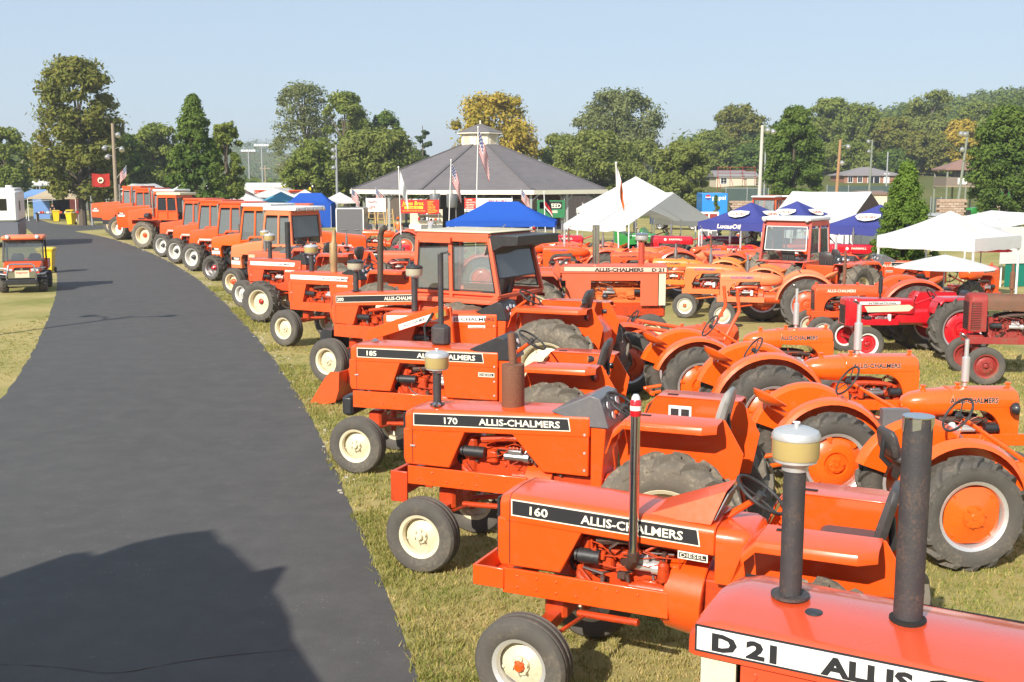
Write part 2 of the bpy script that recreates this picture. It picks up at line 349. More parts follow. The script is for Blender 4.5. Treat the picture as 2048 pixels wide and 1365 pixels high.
E_R = rough(smooth(redge), .015, .18); E_L = rough(smooth(ledge), .014, .3)
import bmesh
def sheet(name, poly, z, m):
    bm = bmesh.new(); fc = bm.faces.new([bm.verts.new((x, y, z)) for x, y in poly]); bmesh.ops.triangulate(bm, faces=[fc]); me = bpy.data.meshes.new(name); bm.to_mesh(me); bm.free()
    if me.polygons[0].normal.z < 0: me.flip_normals()
    me.materials.append(m); o = bpy.data.objects.new(name, me); COL.objects.link(o); return tag(o, kind='structure')
def resample(pl, k):
    d = [0]
    for a, c in zip(pl[:-1], pl[1:]): d.append(d[-1] + math.hypot(c[0] - a[0], c[1] - a[1]))
    t = np.linspace(0, d[-1], k); return list(zip(np.interp(t, d, [p[0] for p in pl]).tolist(), np.interp(t, d, [p[1] for p in pl]).tolist()))
KR = 900; e1, e2 = resample([(-.2, -12)] + E_R, KR), resample([(-9, -12), (-11, 10)] + E_L, KR)
mb = MB(); mb.add([(x, y, .004) for x, y in e1 + e2], [(i + 1, i + 1 + KR, i + KR, i) for i in range(KR - 1)]); me = mb.mesh('road', M_ASPH)
if me.polygons[0].normal.z < 0: me.flip_normals()
tag(inst('road', me), kind='structure')
sheet('crossroad', cross, .008, M_ASPH)
def ribbon(name, px, wid, m, z, jit=.3):
    pts = smooth([tuple(G(*p)[:2]) for p in px], 2); L_, R_ = [], []
    for i, (x, y) in enumerate(pts):
        a = Vector(pts[max(0, i - 1)]); c = Vector(pts[min(len(pts) - 1, i + 1)]); d = (c - a).normalized(); nn = Vector((-d.y, d.x)); w2 = wid / 2 * (1 + rng.uniform(-jit, jit)) * (min(1, min(i, len(pts) - 1 - i) / 3 + .15))
        L_.append((x + nn.x * w2, y + nn.y * w2, z)); R_.append((x - nn.x * w2, y - nn.y * w2, z))
    mb = MB(); k = len(L_); mb.add(L_ + R_, [(i, i + 1, k + i + 1, k + i) for i in range(k - 1)]); me = mb.mesh(name, m)
    if me.polygons[0].normal.z < 0: me.flip_normals()
    o = bpy.data.objects.new(name, me); COL.objects.link(o); return tag(o, kind='structure')
for pxs in ([(0, 1330), (120, 1335), (225, 1352), (330, 1330), (450, 1312), (600, 1300)],): ribbon('road_crack', pxs, .010, M_PATCHD if False else M_TYRE, .011, .8)
# gravel shoulder crumbs along the kerbless edge
mb = MB()
for (x, y) in E_R[::2]:
    if 14 < y < 80 and math.sin(y * .9) + math.sin(y * 2.3) > -.3:
        for _ in range(4):
            k = rng.uniform(.008, .028); px, py = x + abs(rng.gauss(0.05, .13)), y + rng.gauss(0, .25); mb.box((px, py, k * .25), (k * 2, k * 1.4, k), Matrix.Identity(4))
tag(mb.ob('gravel', M_GRAVEL), 'pale gravel crumbs along the right edge of the asphalt road', 'gravel', kind='stuff')
def in_road(x, y):
    n_ = len(_pp); c = False; j = n_ - 1
    for i in range(n_):
        if (_pp[i][1] > y) != (_pp[j][1] > y) and x < (_pp[j][0] - _pp[i][0]) * (y - _pp[i][1]) / (_pp[j][1] - _pp[i][1]) + _pp[i][0]: c = not c
        j = i
    return c
_pp = [(-.2, -12)] + redge + ledge[::-1] + [(-11, 10), (-9, -12)]
def quads_mesh(name, V, m):
    """V: (N,4,3) or (N,3,3) array of faces"""
    N, k = V.shape[:2]; me = bpy.data.meshes.new(name); me.vertices.add(N * k); me.vertices.foreach_set('co', V.reshape(-1).astype(np.float32))
    me.loops.add(N * k); me.loops.foreach_set('vertex_index', np.arange(N * k, dtype=np.int32)); me.polygons.add(N)
    me.polygons.foreach_set('loop_start', np.arange(0, N * k, k, dtype=np.int32)); me.update(calc_edges=True); me.validate(); me.materials.append(m); return me
def leaf_mat(name, cols, trans=.3, scale=.25):
    m = bpy.data.materials.new(name); m.use_nodes = True; n = m.node_tree; n.nodes.clear(); o = n.nodes.new('ShaderNodeOutputMaterial')
    g = n.nodes.new('ShaderNodeNewGeometry'); r = n.nodes.new('ShaderNodeValToRGB'); e = r.color_ramp.elements
    while len(e) < len(cols): e.new(.5)
    for i, c in enumerate(cols): e[i].position = i / (len(cols) - 1); e[i].color = (*c, 1)
    co = n.nodes.new('ShaderNodeTexCoord').outputs['Object']; ns = _noise(n, scale, 3, .6, co)
    mx = n.nodes.new('ShaderNodeMath'); mx.operation = 'MULTIPLY_ADD'; mx.inputs[1].default_value = .55; n.links.new(g.outputs['Random Per Island'], mx.inputs[0])
    sb = n.nodes.new('ShaderNodeMath'); sb.operation = 'MULTIPLY_ADD'; sb.inputs[1].default_value = 1.3; sb.inputs[2].default_value = -.42; n.links.new(ns.outputs[0], sb.inputs[0]); n.links.new(sb.outputs[0], mx.inputs[2])
    n.links.new(mx.outputs[0], r.inputs[0])
    d = n.nodes.new('ShaderNodeBsdfDiffuse'); t = n.nodes.new('ShaderNodeBsdfTranslucent'); x = n.nodes.new('ShaderNodeMixShader'); x.inputs[0].default_value = trans
    n.links.new(r.outputs[0], d.inputs[0]); n.links.new(r.outputs[0], t.inputs[0]); n.links.new(d.outputs[0], x.inputs[1]); n.links.new(t.outputs[0], x.inputs[2]); n.links.new(x.outputs[0], o.inputs[0]); return m
# grass blades, denser near the camera
M_BLADE = leaf_mat('grass_blades', [(.60, .48, .25), (.52, .40, .18), (.38, .33, .11), (.20, .235, .05), (.12, .175, .03)], .25, .45)
pts = []
def strew(x0, x1, y0, y1, dens, wd, ht):
    k = int((x1 - x0) * (y1 - y0) * dens); xs = npr.uniform(x0, x1, k); ys = npr.uniform(y0, y1, k)
    for x, y in zip(xs, ys):
        if abs(x) < y * .49 + .6 and not in_road(x, y): pts.append((x, y, wd, ht))
strew(-3, 3, 8, 13, 420, .006, .05); strew(3, 8, 8.5, 16, 240, .007, .05); strew(-6.5, 3, 13, 22, 200, .009, .055); strew(3, 12, 14, 28, 90, .012, .06); strew(-14, -3, 22, 42, 45, .011, .04)
P_ = np.array(pts); NB = 5; P_ = np.repeat(P_, NB, 0); k = len(P_)
base = P_[:, :2] + npr.normal(0, .022, (k, 2)) * (P_[:, 2:3] / .006) ** .7; ang = npr.uniform(0, 2 * PI, k); ln = npr.uniform(.4, 1.15, k) * P_[:, 3]; wd = P_[:, 2] * npr.uniform(.6, 1.3, k); lean = npr.normal(0, .5, (k, 2))
V = np.zeros((k, 3, 3)); dx, dy = np.cos(ang) * wd, np.sin(ang) * wd
V[:, 0, 0] = base[:, 0] - dx; V[:, 0, 1] = base[:, 1] - dy; V[:, 1, 0] = base[:, 0] + dx; V[:, 1, 1] = base[:, 1] + dy
V[:, 2, 0] = base[:, 0] + lean[:, 0] * ln; V[:, 2, 1] = base[:, 1] + lean[:, 1] * ln; V[:, 2, 2] = ln; V[:, :2, 2] = -.004
o = bpy.data.objects.new('grass', quads_mesh('grass', V, M_BLADE)); COL.objects.link(o); tag(o, 'short dry and green grass on the verge and around the parked tractors', 'grass', kind='stuff')
ed = [(x + abs(npr.normal(.05, .30)), y + npr.normal(0, .08), .006 + y * .00035, .065) for x, y in E_R if 7.5 < y < 42 and math.sin(y * 1.7) + math.sin(y * .6 + 1) + math.sin(y * 4.1) * .5 > -.2 for _ in range(int(34 if y < 16 else 20))]
P_ = np.repeat(np.array(ed), 4, 0); k = len(P_); base = P_[:, :2] + npr.normal(0, .03, (k, 2)); ang = npr.uniform(0, 2 * PI, k); ln = npr.uniform(.4, 1.2, k) * P_[:, 3]; wd = P_[:, 2] * npr.uniform(.5, 1.2, k); lean = npr.normal(0, .55, (k, 2))
V = np.zeros((k, 3, 3)); dx, dy = np.cos(ang) * wd, np.sin(ang) * wd
V[:, 0, 0] = base[:, 0] - dx; V[:, 0, 1] = base[:, 1] - dy; V[:, 1, 0] = base[:, 0] + dx; V[:, 1, 1] = base[:, 1] + dy; V[:, 2, 0] = base[:, 0] + lean[:, 0] * ln; V[:, 2, 1] = base[:, 1] + lean[:, 1] * ln; V[:, 2, 2] = ln; V[:, :2, 2] = -.004
o = bpy.data.objects.new('grass', quads_mesh('grass', V, leaf_mat('green_grass_blades', [(.48, .39, .16), (.38, .33, .11), (.24, .25, .06), (.14, .19, .035)], .3, .8))); COL.objects.link(o); tag(o, 'greener grass fringe growing along the right edge of the road', 'grass', kind='stuff')

# ================================================================== land beyond, woods and trees
mb = MB(); NX, NY = 70, 50
xs = [-520 + 1040 * i / NX for i in range(NX + 1)]; ys = [108 * (1150 / 108) ** (j / NY) for j in range(NY + 1)]
mb.add([(x * (y / 500 + .3), y, hz(x * (y / 500 + .3), y) - .08 * (1 if hz(x * (y / 500 + .3), y) < .1 else 0)) for y in ys for x in xs], [(j * (NX + 1) + i, j * (NX + 1) + i + 1, (j + 1) * (NX + 1) + i + 1, (j + 1) * (NX + 1) + i) for j in range(NY) for i in range(NX)])
M_HILL = mat('rough_pasture', (.11, .12, .035), .95, 0, 0, (.20, .17, .08), .5, .05, 0, 1, .1, vary=.2)
tag(mb.ob('hills', M_HILL, ang=3), kind='structure')
LEAF = dict(
    green=leaf_mat('green_leaves', [(0.125, 0.171, 0.037), (0.208, 0.256, 0.055), (0.308, 0.333, 0.086)], .4),
    dark=leaf_mat('dark_green_leaves', [(0.068, 0.118, 0.029), (0.122, 0.185, 0.040), (0.206, 0.265, 0.055)], .35),
    light=leaf_mat('light_green_leaves', [(0.150, 0.188, 0.046), (0.221, 0.256, 0.068), (0.305, 0.319, 0.094)], .4),
    olive=leaf_mat('olive_leaves', [(0.116, 0.150, 0.035), (0.188, 0.208, 0.050), (0.243, 0.242, 0.061), (0.287, 0.242, 0.066)], .4),
    grey=leaf_mat('grey_green_leaves', [(0.139, 0.166, 0.066), (0.205, 0.232, 0.092), (0.271, 0.290, 0.121)], .4),
    yellow=leaf_mat('yellow_autumn_leaves', [(.18, .18, .03), (.36, .30, .045), (.54, .40, .07), (.62, .48, .13)], .4),
    cone=leaf_mat('conifer_needles', [(0.084, 0.145, 0.029), (0.143, 0.227, 0.041), (0.210, 0.292, 0.058)], .3),
    pine=leaf_mat('pine_needles', [(0.060, 0.094, 0.046), (0.096, 0.138, 0.066), (0.132, 0.174, 0.083)], .3),
    far=leaf_mat('distant_leaves', [(0.086, 0.131, 0.033), (0.136, 0.187, 0.043), (0.200, 0.239, 0.056)], .3, .03))
M_BARK = mat('bark', (.13, .105, .08), .95, 0, 0, (.05, .04, .03), .7, 4, .5, 12, .1, vary=.3)
def leaves(clumps, per, size, rs, flat=.0):
    """clumps: (x,y,z,r) - leaf quads filling each clump, denser near its skin"""
    C = np.repeat(np.asarray(clumps), per, 0); k = len(C); d = rs.normal(size=(k, 3)); d /= np.linalg.norm(d, axis=1)[:, None]
    rad = rs.uniform(.1, 1.0, k) ** .5 * rs.uniform(.6, 1.4, k); c = C[:, :3] + d * (C[:, 3] * rad)[:, None] * np.array([1, 1, .8])
    nn = d * 1.0 + rs.normal(size=(k, 3)) * .5 + np.array([0, 0, .35]); nn /= np.linalg.norm(nn, axis=1)[:, None]
    t = np.cross(nn, rs.normal(size=(k, 3))); t /= np.linalg.norm(t, axis=1)[:, None]; u = np.cross(nn, t)
    s = size * rs.uniform(.55, 1.25, k); t *= s[:, None]; u *= (s * rs.uniform(.45, .8, k))[:, None]
    return np.stack([c - t, c - u * .9 + t * .1, c + t, c + u * .9 + t * .1], 1)
def tree(label, px, top, wpx, Y, kind='round', leaf='green', n=60, per=150, size=.22, group=None, seed=0, bare=.12, trunk_w=.035, name=None, dens=1.0, cy=None, zbase=None, wy=1.0):
    """tree standing at distance Y, its crown centred on pixel column px, topping out at pixel row top"""
    rs = np.random.default_rng(seed + 100); p = at(px, top, Y); zb = hz(p.x, Y) if zbase is None else zbase; Hh = p.z - zb; W = wpx / F_PX * Y
    t = thing(name or 'tree', label, 'tree', (p.x, Y, zb), 0, group); cl = []
    def prof(u):    # half width as a share of W/2 at height share u
        if kind == 'round': return math.sqrt(max(0, 1 - ((u - .52) / .50) ** 2)) ** .8
        if kind == 'egg': return math.sqrt(max(0, 1 - ((u - .42) / .58) ** 2)) ** .9 if u > .42 else max(.35, math.sqrt(max(0, 1 - ((u - .42) / .42) ** 2)))
        if kind == 'cone': return max(.02, min(1, 1.1 * (1 - u) ** .66)) * (1 if u > .08 else .85)
        if kind == 'pear': return max(.05, math.sin(PI * min(1, (1 - u) * .62 + .02)) ** .9) * (1 if u > .12 else .6)
        return 1 - abs(u - .5)
    for _ in range(int(n * 1.7)):
        u = rs.uniform(bare, 1.0); hw = prof(u) * W / 2; a = rs.uniform(0, 2 * PI); rr = W * (.12 if kind in ('round', 'egg') else .075 if kind == 'cone' else .105) * rs.uniform(.5, 1.3)
        rd = max(0, hw - rr * .8) * (rs.uniform(.15, 1) ** .45); cl.append((rd * math.cos(a), rd * math.sin(a) * wy, min(u * Hh, Hh - rr * .7), rr))
    V = leaves(cl, int(per * 1.35), size * .82, rs); V = V[V[:, :, 2].min(1) > .25]
    inst('crown', quads_mesh('crown', V, LEAF[leaf]), t)
    b = MB(); tw = max(.1, Hh * trunk_w * .6); pts = [(0, 0, -.2), (0, 0, Hh * .15), (rs.normal() * .1, 0, Hh * .4), (rs.normal() * .2, 0, Hh * .8)]; b.tube(pts, [tw * 1.2, tw, tw * .7, tw * .2], 9)
    for i in rs.choice(len(cl), min(len(cl), 16), False):
        c = cl[i]; z0 = max(Hh * .12, min(c[2] * .65, Hh * .7)); b.tube([(0, 0, z0), (c[0] * .5, c[1] * .5, z0 + (c[2] - z0) * .6), (c[0], c[1], c[2])], [tw * .45, tw * .28, tw * .08], 5)
    b.ob('trunk', M_BARK, t); return t
LFT, MID, RGT = 'trees along the left of the road', 'trees behind the pavilion', 'trees on the slope at the right'
tree('tall olive brown sycamore with a ragged crown behind the utility pole', 148, 118, 190, 100, 'round', 'olive', 85, 150, .25, LFT, 1, .18)
tree('dark green pear shaped tree with a pointed top behind the parked cab tractors', 385, 190, 128, 84, 'pear', 'dark', 80, 170, .19, LFT, 2, .10)
tree('green spreading tree close to the right of the dark pointed tree', 448, 246, 80, 92, 'round', 'green', 42, 130, .2, LFT, 3, .2)
tree('green tree cut by the left edge of the photo', 6, 255, 110, 118, 'round', 'green', 50, 140, .26, LFT, 4, .1)
tree('broad green tree between the sycamore and the dark pointed tree', 305, 247, 130, 135, 'round', 'green', 60, 140, .29, LFT, 5, .06)
tree('dark green tree directly behind the tall utility pole with lamps', 240, 268, 90, 130, 'round', 'dark', 45, 130, .28, LFT, 6, .06)
tree('low green tree behind the white tents at the far left', 75, 318, 80, 150, 'round', 'green', 40, 120, .3, LFT, 7, .05)
tree('small green tree in the gap just left of the dark pointed tree', 340, 290, 60, 140, 'round', 'olive', 35, 120, .28, LFT, 8, .05)
tree('thin grey olive tree with see through twigs left of the pavilion', 605, 163, 145, 150, 'round', 'grey', 75, 62, .24, MID, 9, .3)
tree('full green tree with a square top beside the thin grey tree', 688, 184, 120, 145, 'round', 'green', 48, 140, .3, MID, 10, .15)
tree('dark green rounded tree between the full green tree and the pine', 772, 222, 90, 150, 'egg', 'dark', 45, 130, .3, MID, 11, .1)
tree('light green bushy maple directly left of the white topped pole', 625, 280, 135, 112, 'round', 'green', 55, 150, .24, MID, 12, .06)
tree('light green bushy maple reaching over the pavilion eave', 755, 260, 200, 118, 'round', 'light', 70, 150, .25, MID, 13, .04)
tree('yellow autumn tree standing right behind the pavilion cupola', 985, 188, 195, 140, 'round', 'yellow', 75, 150, .3, MID, 14, .1)
tree('grey green tall tree at the right behind the pavilion roof', 1238, 180, 205, 172, 'round', 'grey', 75, 140, .34, MID, 15, .1)
tree('pale green rounded maple right of the pavilion roof', 1190, 264, 190, 128, 'round', 'light', 75, 150, .26, MID, 16, .03)
tree('pale green maple above the white gabled tent and soft drink truck', 1365, 284, 120, 112, 'round', 'light', 55, 150, .24, MID, 17, .03)
tree('small green tree filling the gap beneath the yellow tree', 1090, 300, 70, 150, 'round', 'green', 30, 120, .28, MID, 18, .03)
tree('dark green oval linden beside the tall lamp pole on the right', 1592, 214, 122, 105, 'egg', 'dark', 85, 170, .21, RGT, 19, .03, zbase=.6)
tree('clipped green cone shaped conifer beside the white pop up canopy', 1815, 326, 178, 37.5, 'cone', 'cone', 190, 160, .062, None, 20, .0, zbase=0, name='conifer')
tree('dark green tree cut by the right edge of the photo', 2018, 214, 160, 78, 'egg', 'dark', 95, 170, .16, RGT, 21, .08, zbase=.2)
k = 0
for px, top, w_, Y, lf, lab in ((1480, 208, 120, 212, 'olive', 'olive green tree left of the dark linden'), (1425, 262, 100, 205, 'green', 'green tree above the tan house roof'), (1660, 198, 110, 214, 'green', 'tall green tree just right of the dark linden'), (1722, 206, 105, 216, 'green', 'tall green tree behind the brick house'), (1790, 235, 95, 210, 'olive', 'olive tree behind the brick house chimney end'), (1862, 182, 120, 230, 'light', 'light green tree on the skyline below the wooded hill'),
                              (1850, 262, 110, 205, 'olive', 'brownish tree behind the clipped conifer'), (1925, 240, 95, 204, 'yellow', 'yellowing tree behind the right lamp pole'), (1960, 205, 110, 240, 'green', 'green tree under the ridge at the right'), (1550, 262, 90, 203, 'dark', 'dark green tree showing left of the tall lamp pole'), (1700, 285, 120, 208, 'green', 'green tree close behind the brick house roof'), (1795, 300, 90, 206, 'dark', 'dark green tree filling the gap over the brick house'), (1900, 320, 90, 205, 'green', 'low green tree behind the brown roofed stand'), (1600, 240, 80, 200, 'light', 'pale tree peeping over the dark linden'), (2030, 190, 120, 250, 'far', 'hazy tree on the ridge at the right edge'), (1390, 300, 70, 206, 'dark', 'dark green tree left of the tan house'), (1500, 290, 90, 204, 'dark', 'dark green tree behind the tan house gable')):
    k += 1; tree(lab, px, top, w_, Y, 'round', lf, 52, 125, .34 * Y / 190, RGT, 30 + k, .02)
tree('green tree filling in behind the two maples left of the pavilion', 720, 236, 100, 156, 'round', 'green', 48, 130, .3, MID, 61, .03)
tree('low green tree between the pine and the pavilion ridge', 838, 300, 80, 158, 'round', 'dark', 36, 120, .3, MID, 62, .03)
tree('light green tree at the foot of the grey green tree', 1118, 268, 110, 155, 'round', 'light', 50, 130, .3, MID, 63, .03)
tree('light green tree between the pavilion eave and the white tent peak', 1290, 282, 120, 150, 'round', 'light', 50, 130, .28, MID, 64, .03)
tree('olive green tree behind the far end of the tractor row', 205, 300, 90, 145, 'round', 'green', 40, 120, .28, LFT, 65, .03)
# layered pine
p = at(845, 252, 130); t = thing('pine_tree', 'layered pine with bare trunk left of the pavilion roof', 'tree', (p.x, 130, 0)); b = MB(); b.tube([(0, 0, 0), (0, 0, p.z)], [.16, .04], 8); rs = np.random.default_rng(5); cl = []
for i in range(30):
    z = p.z * rs.uniform(.3, .99); L_ = (1 - z / p.z) * 2.6 + .35; a = rs.uniform(0, 2 * PI); e = (L_ * math.cos(a), L_ * math.sin(a), z + .25 * L_); b.tube([(0, 0, z), e], [.035, .012], 5)
    cl += [(e[0] * f, e[1] * f, z + .25 * L_ * f + .05, .18 + .12 * (1 - f)) for f in (.45, .7, .9, 1.0)]
inst('crown', quads_mesh('crown', leaves(cl, 60, .13, rs), LEAF['pine']), t); b.ob('trunk', M_BARK, t)
# the wooded ridge and the far woods reading as one mass
rs = np.random.default_rng(3); cl = []
for i in range(2600):
    y = rs.uniform(255, 470); x = y * rs.uniform(.13, .62)
    if hz(x, y) > 6: cl.append((x, y, hz(x, y) + rs.uniform(1, 7), rs.uniform(2.0, 4.2)))
for i in range(900):
    y = rs.uniform(640, 930); x = y * rs.uniform(-.47, .15); cl.append((x, y, hz(x, y) + rs.uniform(0, 7), rs.uniform(3, 7)))
for i in range(700):
    y = rs.uniform(190, 420); x = y * rs.uniform(-.62, -.14); cl.append((x, y, hz(x, y) + rs.uniform(0, 6 + (4 if x / y < -.3 else -3)), rs.uniform(2, 3.5)))
V = leaves(cl, 60, .75, rs); o = bpy.data.objects.new('woods', quads_mesh('woods', V, LEAF['far'])); COL.objects.link(o); tag(o, 'wooded ridge and far woodland beyond the showground', 'woods', kind='stuff')

# ------------------------------------------------------------------ morning haze
m = bpy.data.materials.new('haze'); m.use_nodes = True; n = m.node_tree; n.nodes.clear(); o_ = n.nodes.new('ShaderNodeOutputMaterial'); pv = n.nodes.new('ShaderNodeVolumePrincipled')
pv.inputs['Color'].default_value = (.86, .91, 1.0, 1); pv.inputs['Density'].default_value = HAZE; pv.inputs['Anisotropy'].default_value = .2; n.links.new(pv.outputs[0], o_.inputs['Volume'])
b = MB(); b.box((0, 825, 29), (3240, 1990, 62)); o = b.ob('haze', m); tag(o, 'thin morning haze over the whole showground', 'haze', kind='stuff')
# ================================================================== tractor library
_wh = {}
def tyre_mesh(Rr, w, rim, kind, m):
    k = ('t', round(Rr, 3), round(w, 3), round(rim, 3), kind, m.name)
    if k in _wh: return _wh[k]
    b = MB(); h = Rr - rim
    if kind == 'lug':
        Rb = Rr - 0.055 * Rr
        half = [(rim, .38), (rim + .10 * h, .43), (rim + .3 * h, .485), (rim + .55 * h, .5), (Rb - .14 * h, .475), (Rb - .035, .41), (Rb, .22), (Rb + .004, 0)]
        prof = [(r, -q * w) for r, q in half] + [(r, q * w) for r, q in half[-2::-1]]
        b.lathe(prof, 40, 'y', closed_prof=True)
        nl = 16
        for sg in (1, -1):
            for i in range(nl):
                a0 = 2 * PI * (i + (0.5 if sg > 0 else 0)) / nl; rings = []
                for q, rb, rt, da, hw in ((-.03, Rb - .015, Rr + .008, 0, .032), (.2, Rb - .02, Rr + .008, .12, .030), (.43, Rb - .06, Rr - .016, .26, .029), (.505, Rb - .24 * h, Rb - .13 * h, .31, .032)):
                    ring = []
                    for rad, s2 in ((rb, -1.3), (rb, 1.3), (rt, .8), (rt, -.8)):
                        a = a0 - da + s2 * hw / Rr * 1.1; y = q * w * sg * (1.012 if rad == rt else 1.0)
                        ring.append((rad * math.cos(a), y, rad * math.sin(a)))
                    rings.append(ring if sg > 0 else ring[::-1])
                b.loft(rings)
    else:
        g = .07 * h; half = [(rim, .38), (rim + .10 * h, .43), (rim + .35 * h, .49), (rim + .6 * h, .5), (Rr - .16 * h, .455), (Rr - .04 * h, .36), (Rr - .01 * h, .31), (Rr - .01 * h - g, .285), (Rr - .01 * h - g, .225), (Rr - .005 * h, .20), (Rr, .12), (Rr, .09), (Rr - g, .07), (Rr - g, 0)]
        prof = [(r, -q * w) for r, q in half] + [(r, q * w) for r, q in half[-2::-1]]
        b.lathe(prof, 40, 'y', closed_prof=True)
    _wh[k] = b.mesh('tyre', m, 0.5); return _wh[k]
def rim_mesh(rim, w, m):
    k = ('r', round(rim, 3), round(w, 3), m.name)
    if k not in _wh:
        b = MB(); b.lathe([(rim + .016, .42 * w), (rim + .022, .40 * w), (rim + .016, .38 * w), (rim - .004, .35 * w), (rim - .006, -.35 * w), (rim + .016, -.40 * w), (rim - .03, -.40 * w), (rim - .035, -.2 * w), (rim * .9, -.1 * w), (rim * .9, .12 * w), (rim - .035, .2 * w), (rim - .022, .36 * w)], 40, 'y', closed_prof=True)
        _wh[k] = b.mesh('rim', m, 0.5)
    return _wh[k]
def disc_mesh(rim, w, yd, style, m):
    k = ('d', round(rim, 3), round(w, 3), round(yd, 3), style, m.name)
    if k not in _wh:
        b = MB(); r = rim * .93
        if style == 'dome':      # large cast or pressed disc of a row-crop rear wheel
            b.lathe([(r, yd - .03), (r, yd - .01), (r * .9, yd + .02), (r * .62, yd + .07), (r * .44, yd + .075), (r * .40, yd + .045), (r * .34, yd + .045), (r * .30, yd + .085), (r * .12, yd + .095), (r * .12, yd + .07), (.001, yd + .07), (.001, yd - .03)], 36, 'y', closed_prof=True)
            for i in range(6):
                a = 2 * PI * i / 6 + .2; b.cyl((r * .22 * math.cos(a), yd + .08, r * .22 * math.sin(a)), (r * .22 * math.cos(a), yd + .105, r * .22 * math.sin(a)), .016, n=6)
                a += .3; b.box((r * .97 * math.cos(a), yd + .02, r * .97 * math.sin(a)), (.055, .05, .055)); b.cyl((r * .86 * math.cos(a), yd + .03, r * .86 * math.sin(a)), (r * .86 * math.cos(a), yd + .06, r * .86 * math.sin(a)), .018, n=6)
        elif style == 'cut':     # scalloped disc bolted to rim lugs
            out = []
            for i in range(72):
                a = 2 * PI * i / 72; q = (math.cos(4 * a) + 1) / 2; out.append(r * (.90 + .07 * min(1, q * 1.7)))
            rings = []
            for f, y in ((1, yd - .008), (1, yd + .008), (.72, yd + .03), (.40, yd + .055), (.38, yd + .075), (.26, yd + .08), (.001, yd + .08)):
                rings.append([(out[i] * f * math.cos(2 * PI * i / 72), y, out[i] * f * math.sin(2 * PI * i / 72)) for i in range(72)])
            b.loft(rings, caps=False)
            for i in range(6):
                a = 2 * PI * i / 6; b.cyl((r * .31 * math.cos(a), yd + .07, r * .31 * math.sin(a)), (r * .31 * math.cos(a), yd + .10, r * .31 * math.sin(a)), .013, n=6)
            for i in range(4):
                a = PI / 2 * i; b.cyl((r * .86 * math.cos(a), yd, r * .86 * math.sin(a)), (r * .86 * math.cos(a), yd + .03, r * .86 * math.sin(a)), .014, n=6)
        else:                    # plain dished disc
            b.lathe([(rim * .95, yd), (r * .8, yd + .012), (r * .62, yd + .04), (r * .3, yd + .045), (r * .3, yd + .02), (r * .55, yd - .01), (rim * .95, yd - .02)], 36, 'y', closed_prof=True)
            for i in range(8):
                a = 2 * PI * i / 8; b.cyl((r * .45 * math.cos(a), yd + .035, r * .45 * math.sin(a)), (r * .45 * math.cos(a), yd + .062, r * .45 * math.sin(a)), .012, n=6)
        _wh[k] = b.mesh('wheel_disc', m, 0.5)
    return _wh[k]
def hub_mesh(r, y0, y1, m, step=True):
    k = ('h', round(r, 3), round(y0, 3), round(y1, 3), m.name, step)
    if k not in _wh:
        b = MB()
        pr = [(.001, y0), (r * 1.15, y0), (r * 1.15, y0 + .02), (r, y0 + .025)] + ([(r, y0 + (y1 - y0) * .5), (r * .72, y0 + (y1 - y0) * .6), (r * .66, y1 - .01), (r * .5, y1)] if step else [(r, y1 - .01), (r * .8, y1)]) + [(.001, y1)]
        b.lathe(pr, 16, 'y', closed_prof=True); _wh[k] = b.mesh('hub', m, 0.5)
    return _wh[k]
def wheel(parent, name, c, Rr, w, rim, side, kind='lug', tm=M_TYRE, rm=M_SILV, dm=M_OR, hm=None, style='plain', yd=None, hub=(.07, .10), steer=0.0, roll=0.0):
    o = sub(name, parent, c, (0, 0, steer + (0 if side > 0 else PI)))
    yd = (.16 if style != 'plain' and kind == 'lug' else .05) * w if yd is None else yd * w
    inst('tyre', tyre_mesh(Rr, w, rim, kind, tm), o, rot=(0, roll, 0)); inst('rim', rim_mesh(rim, w, rm), o)
    inst('wheel_disc', disc_mesh(rim, w, yd, style, dm), o, rot=(0, roll, 0))
    inst('hub', hub_mesh(hub[0], yd + .03, yd + .03 + hub[1], hm or dm), o)
    return o
def hood_ring(x, hw, zb, zt, r, crown=0.0, n=5):
    """rounded hood section at x, as a closed ring"""
    q = [(-hw, zb)]
    for i in range(n + 1):
        a = PI - PI / 2 * i / n; q.append((-hw + r + r * math.cos(a), zt - r + r * math.sin(a)))
    for t in (-.5, 0, .5): q.append((t * (hw - r) * 1.3, zt + crown * (1 - t * t * 2)))
    for i in range(n + 1):
        a = PI / 2 - PI / 2 * i / n; q.append((hw - r + r * math.cos(a), zt - r + r * math.sin(a)))
    q.append((hw, zb))
    return [(x, y, z) for y, z in q]
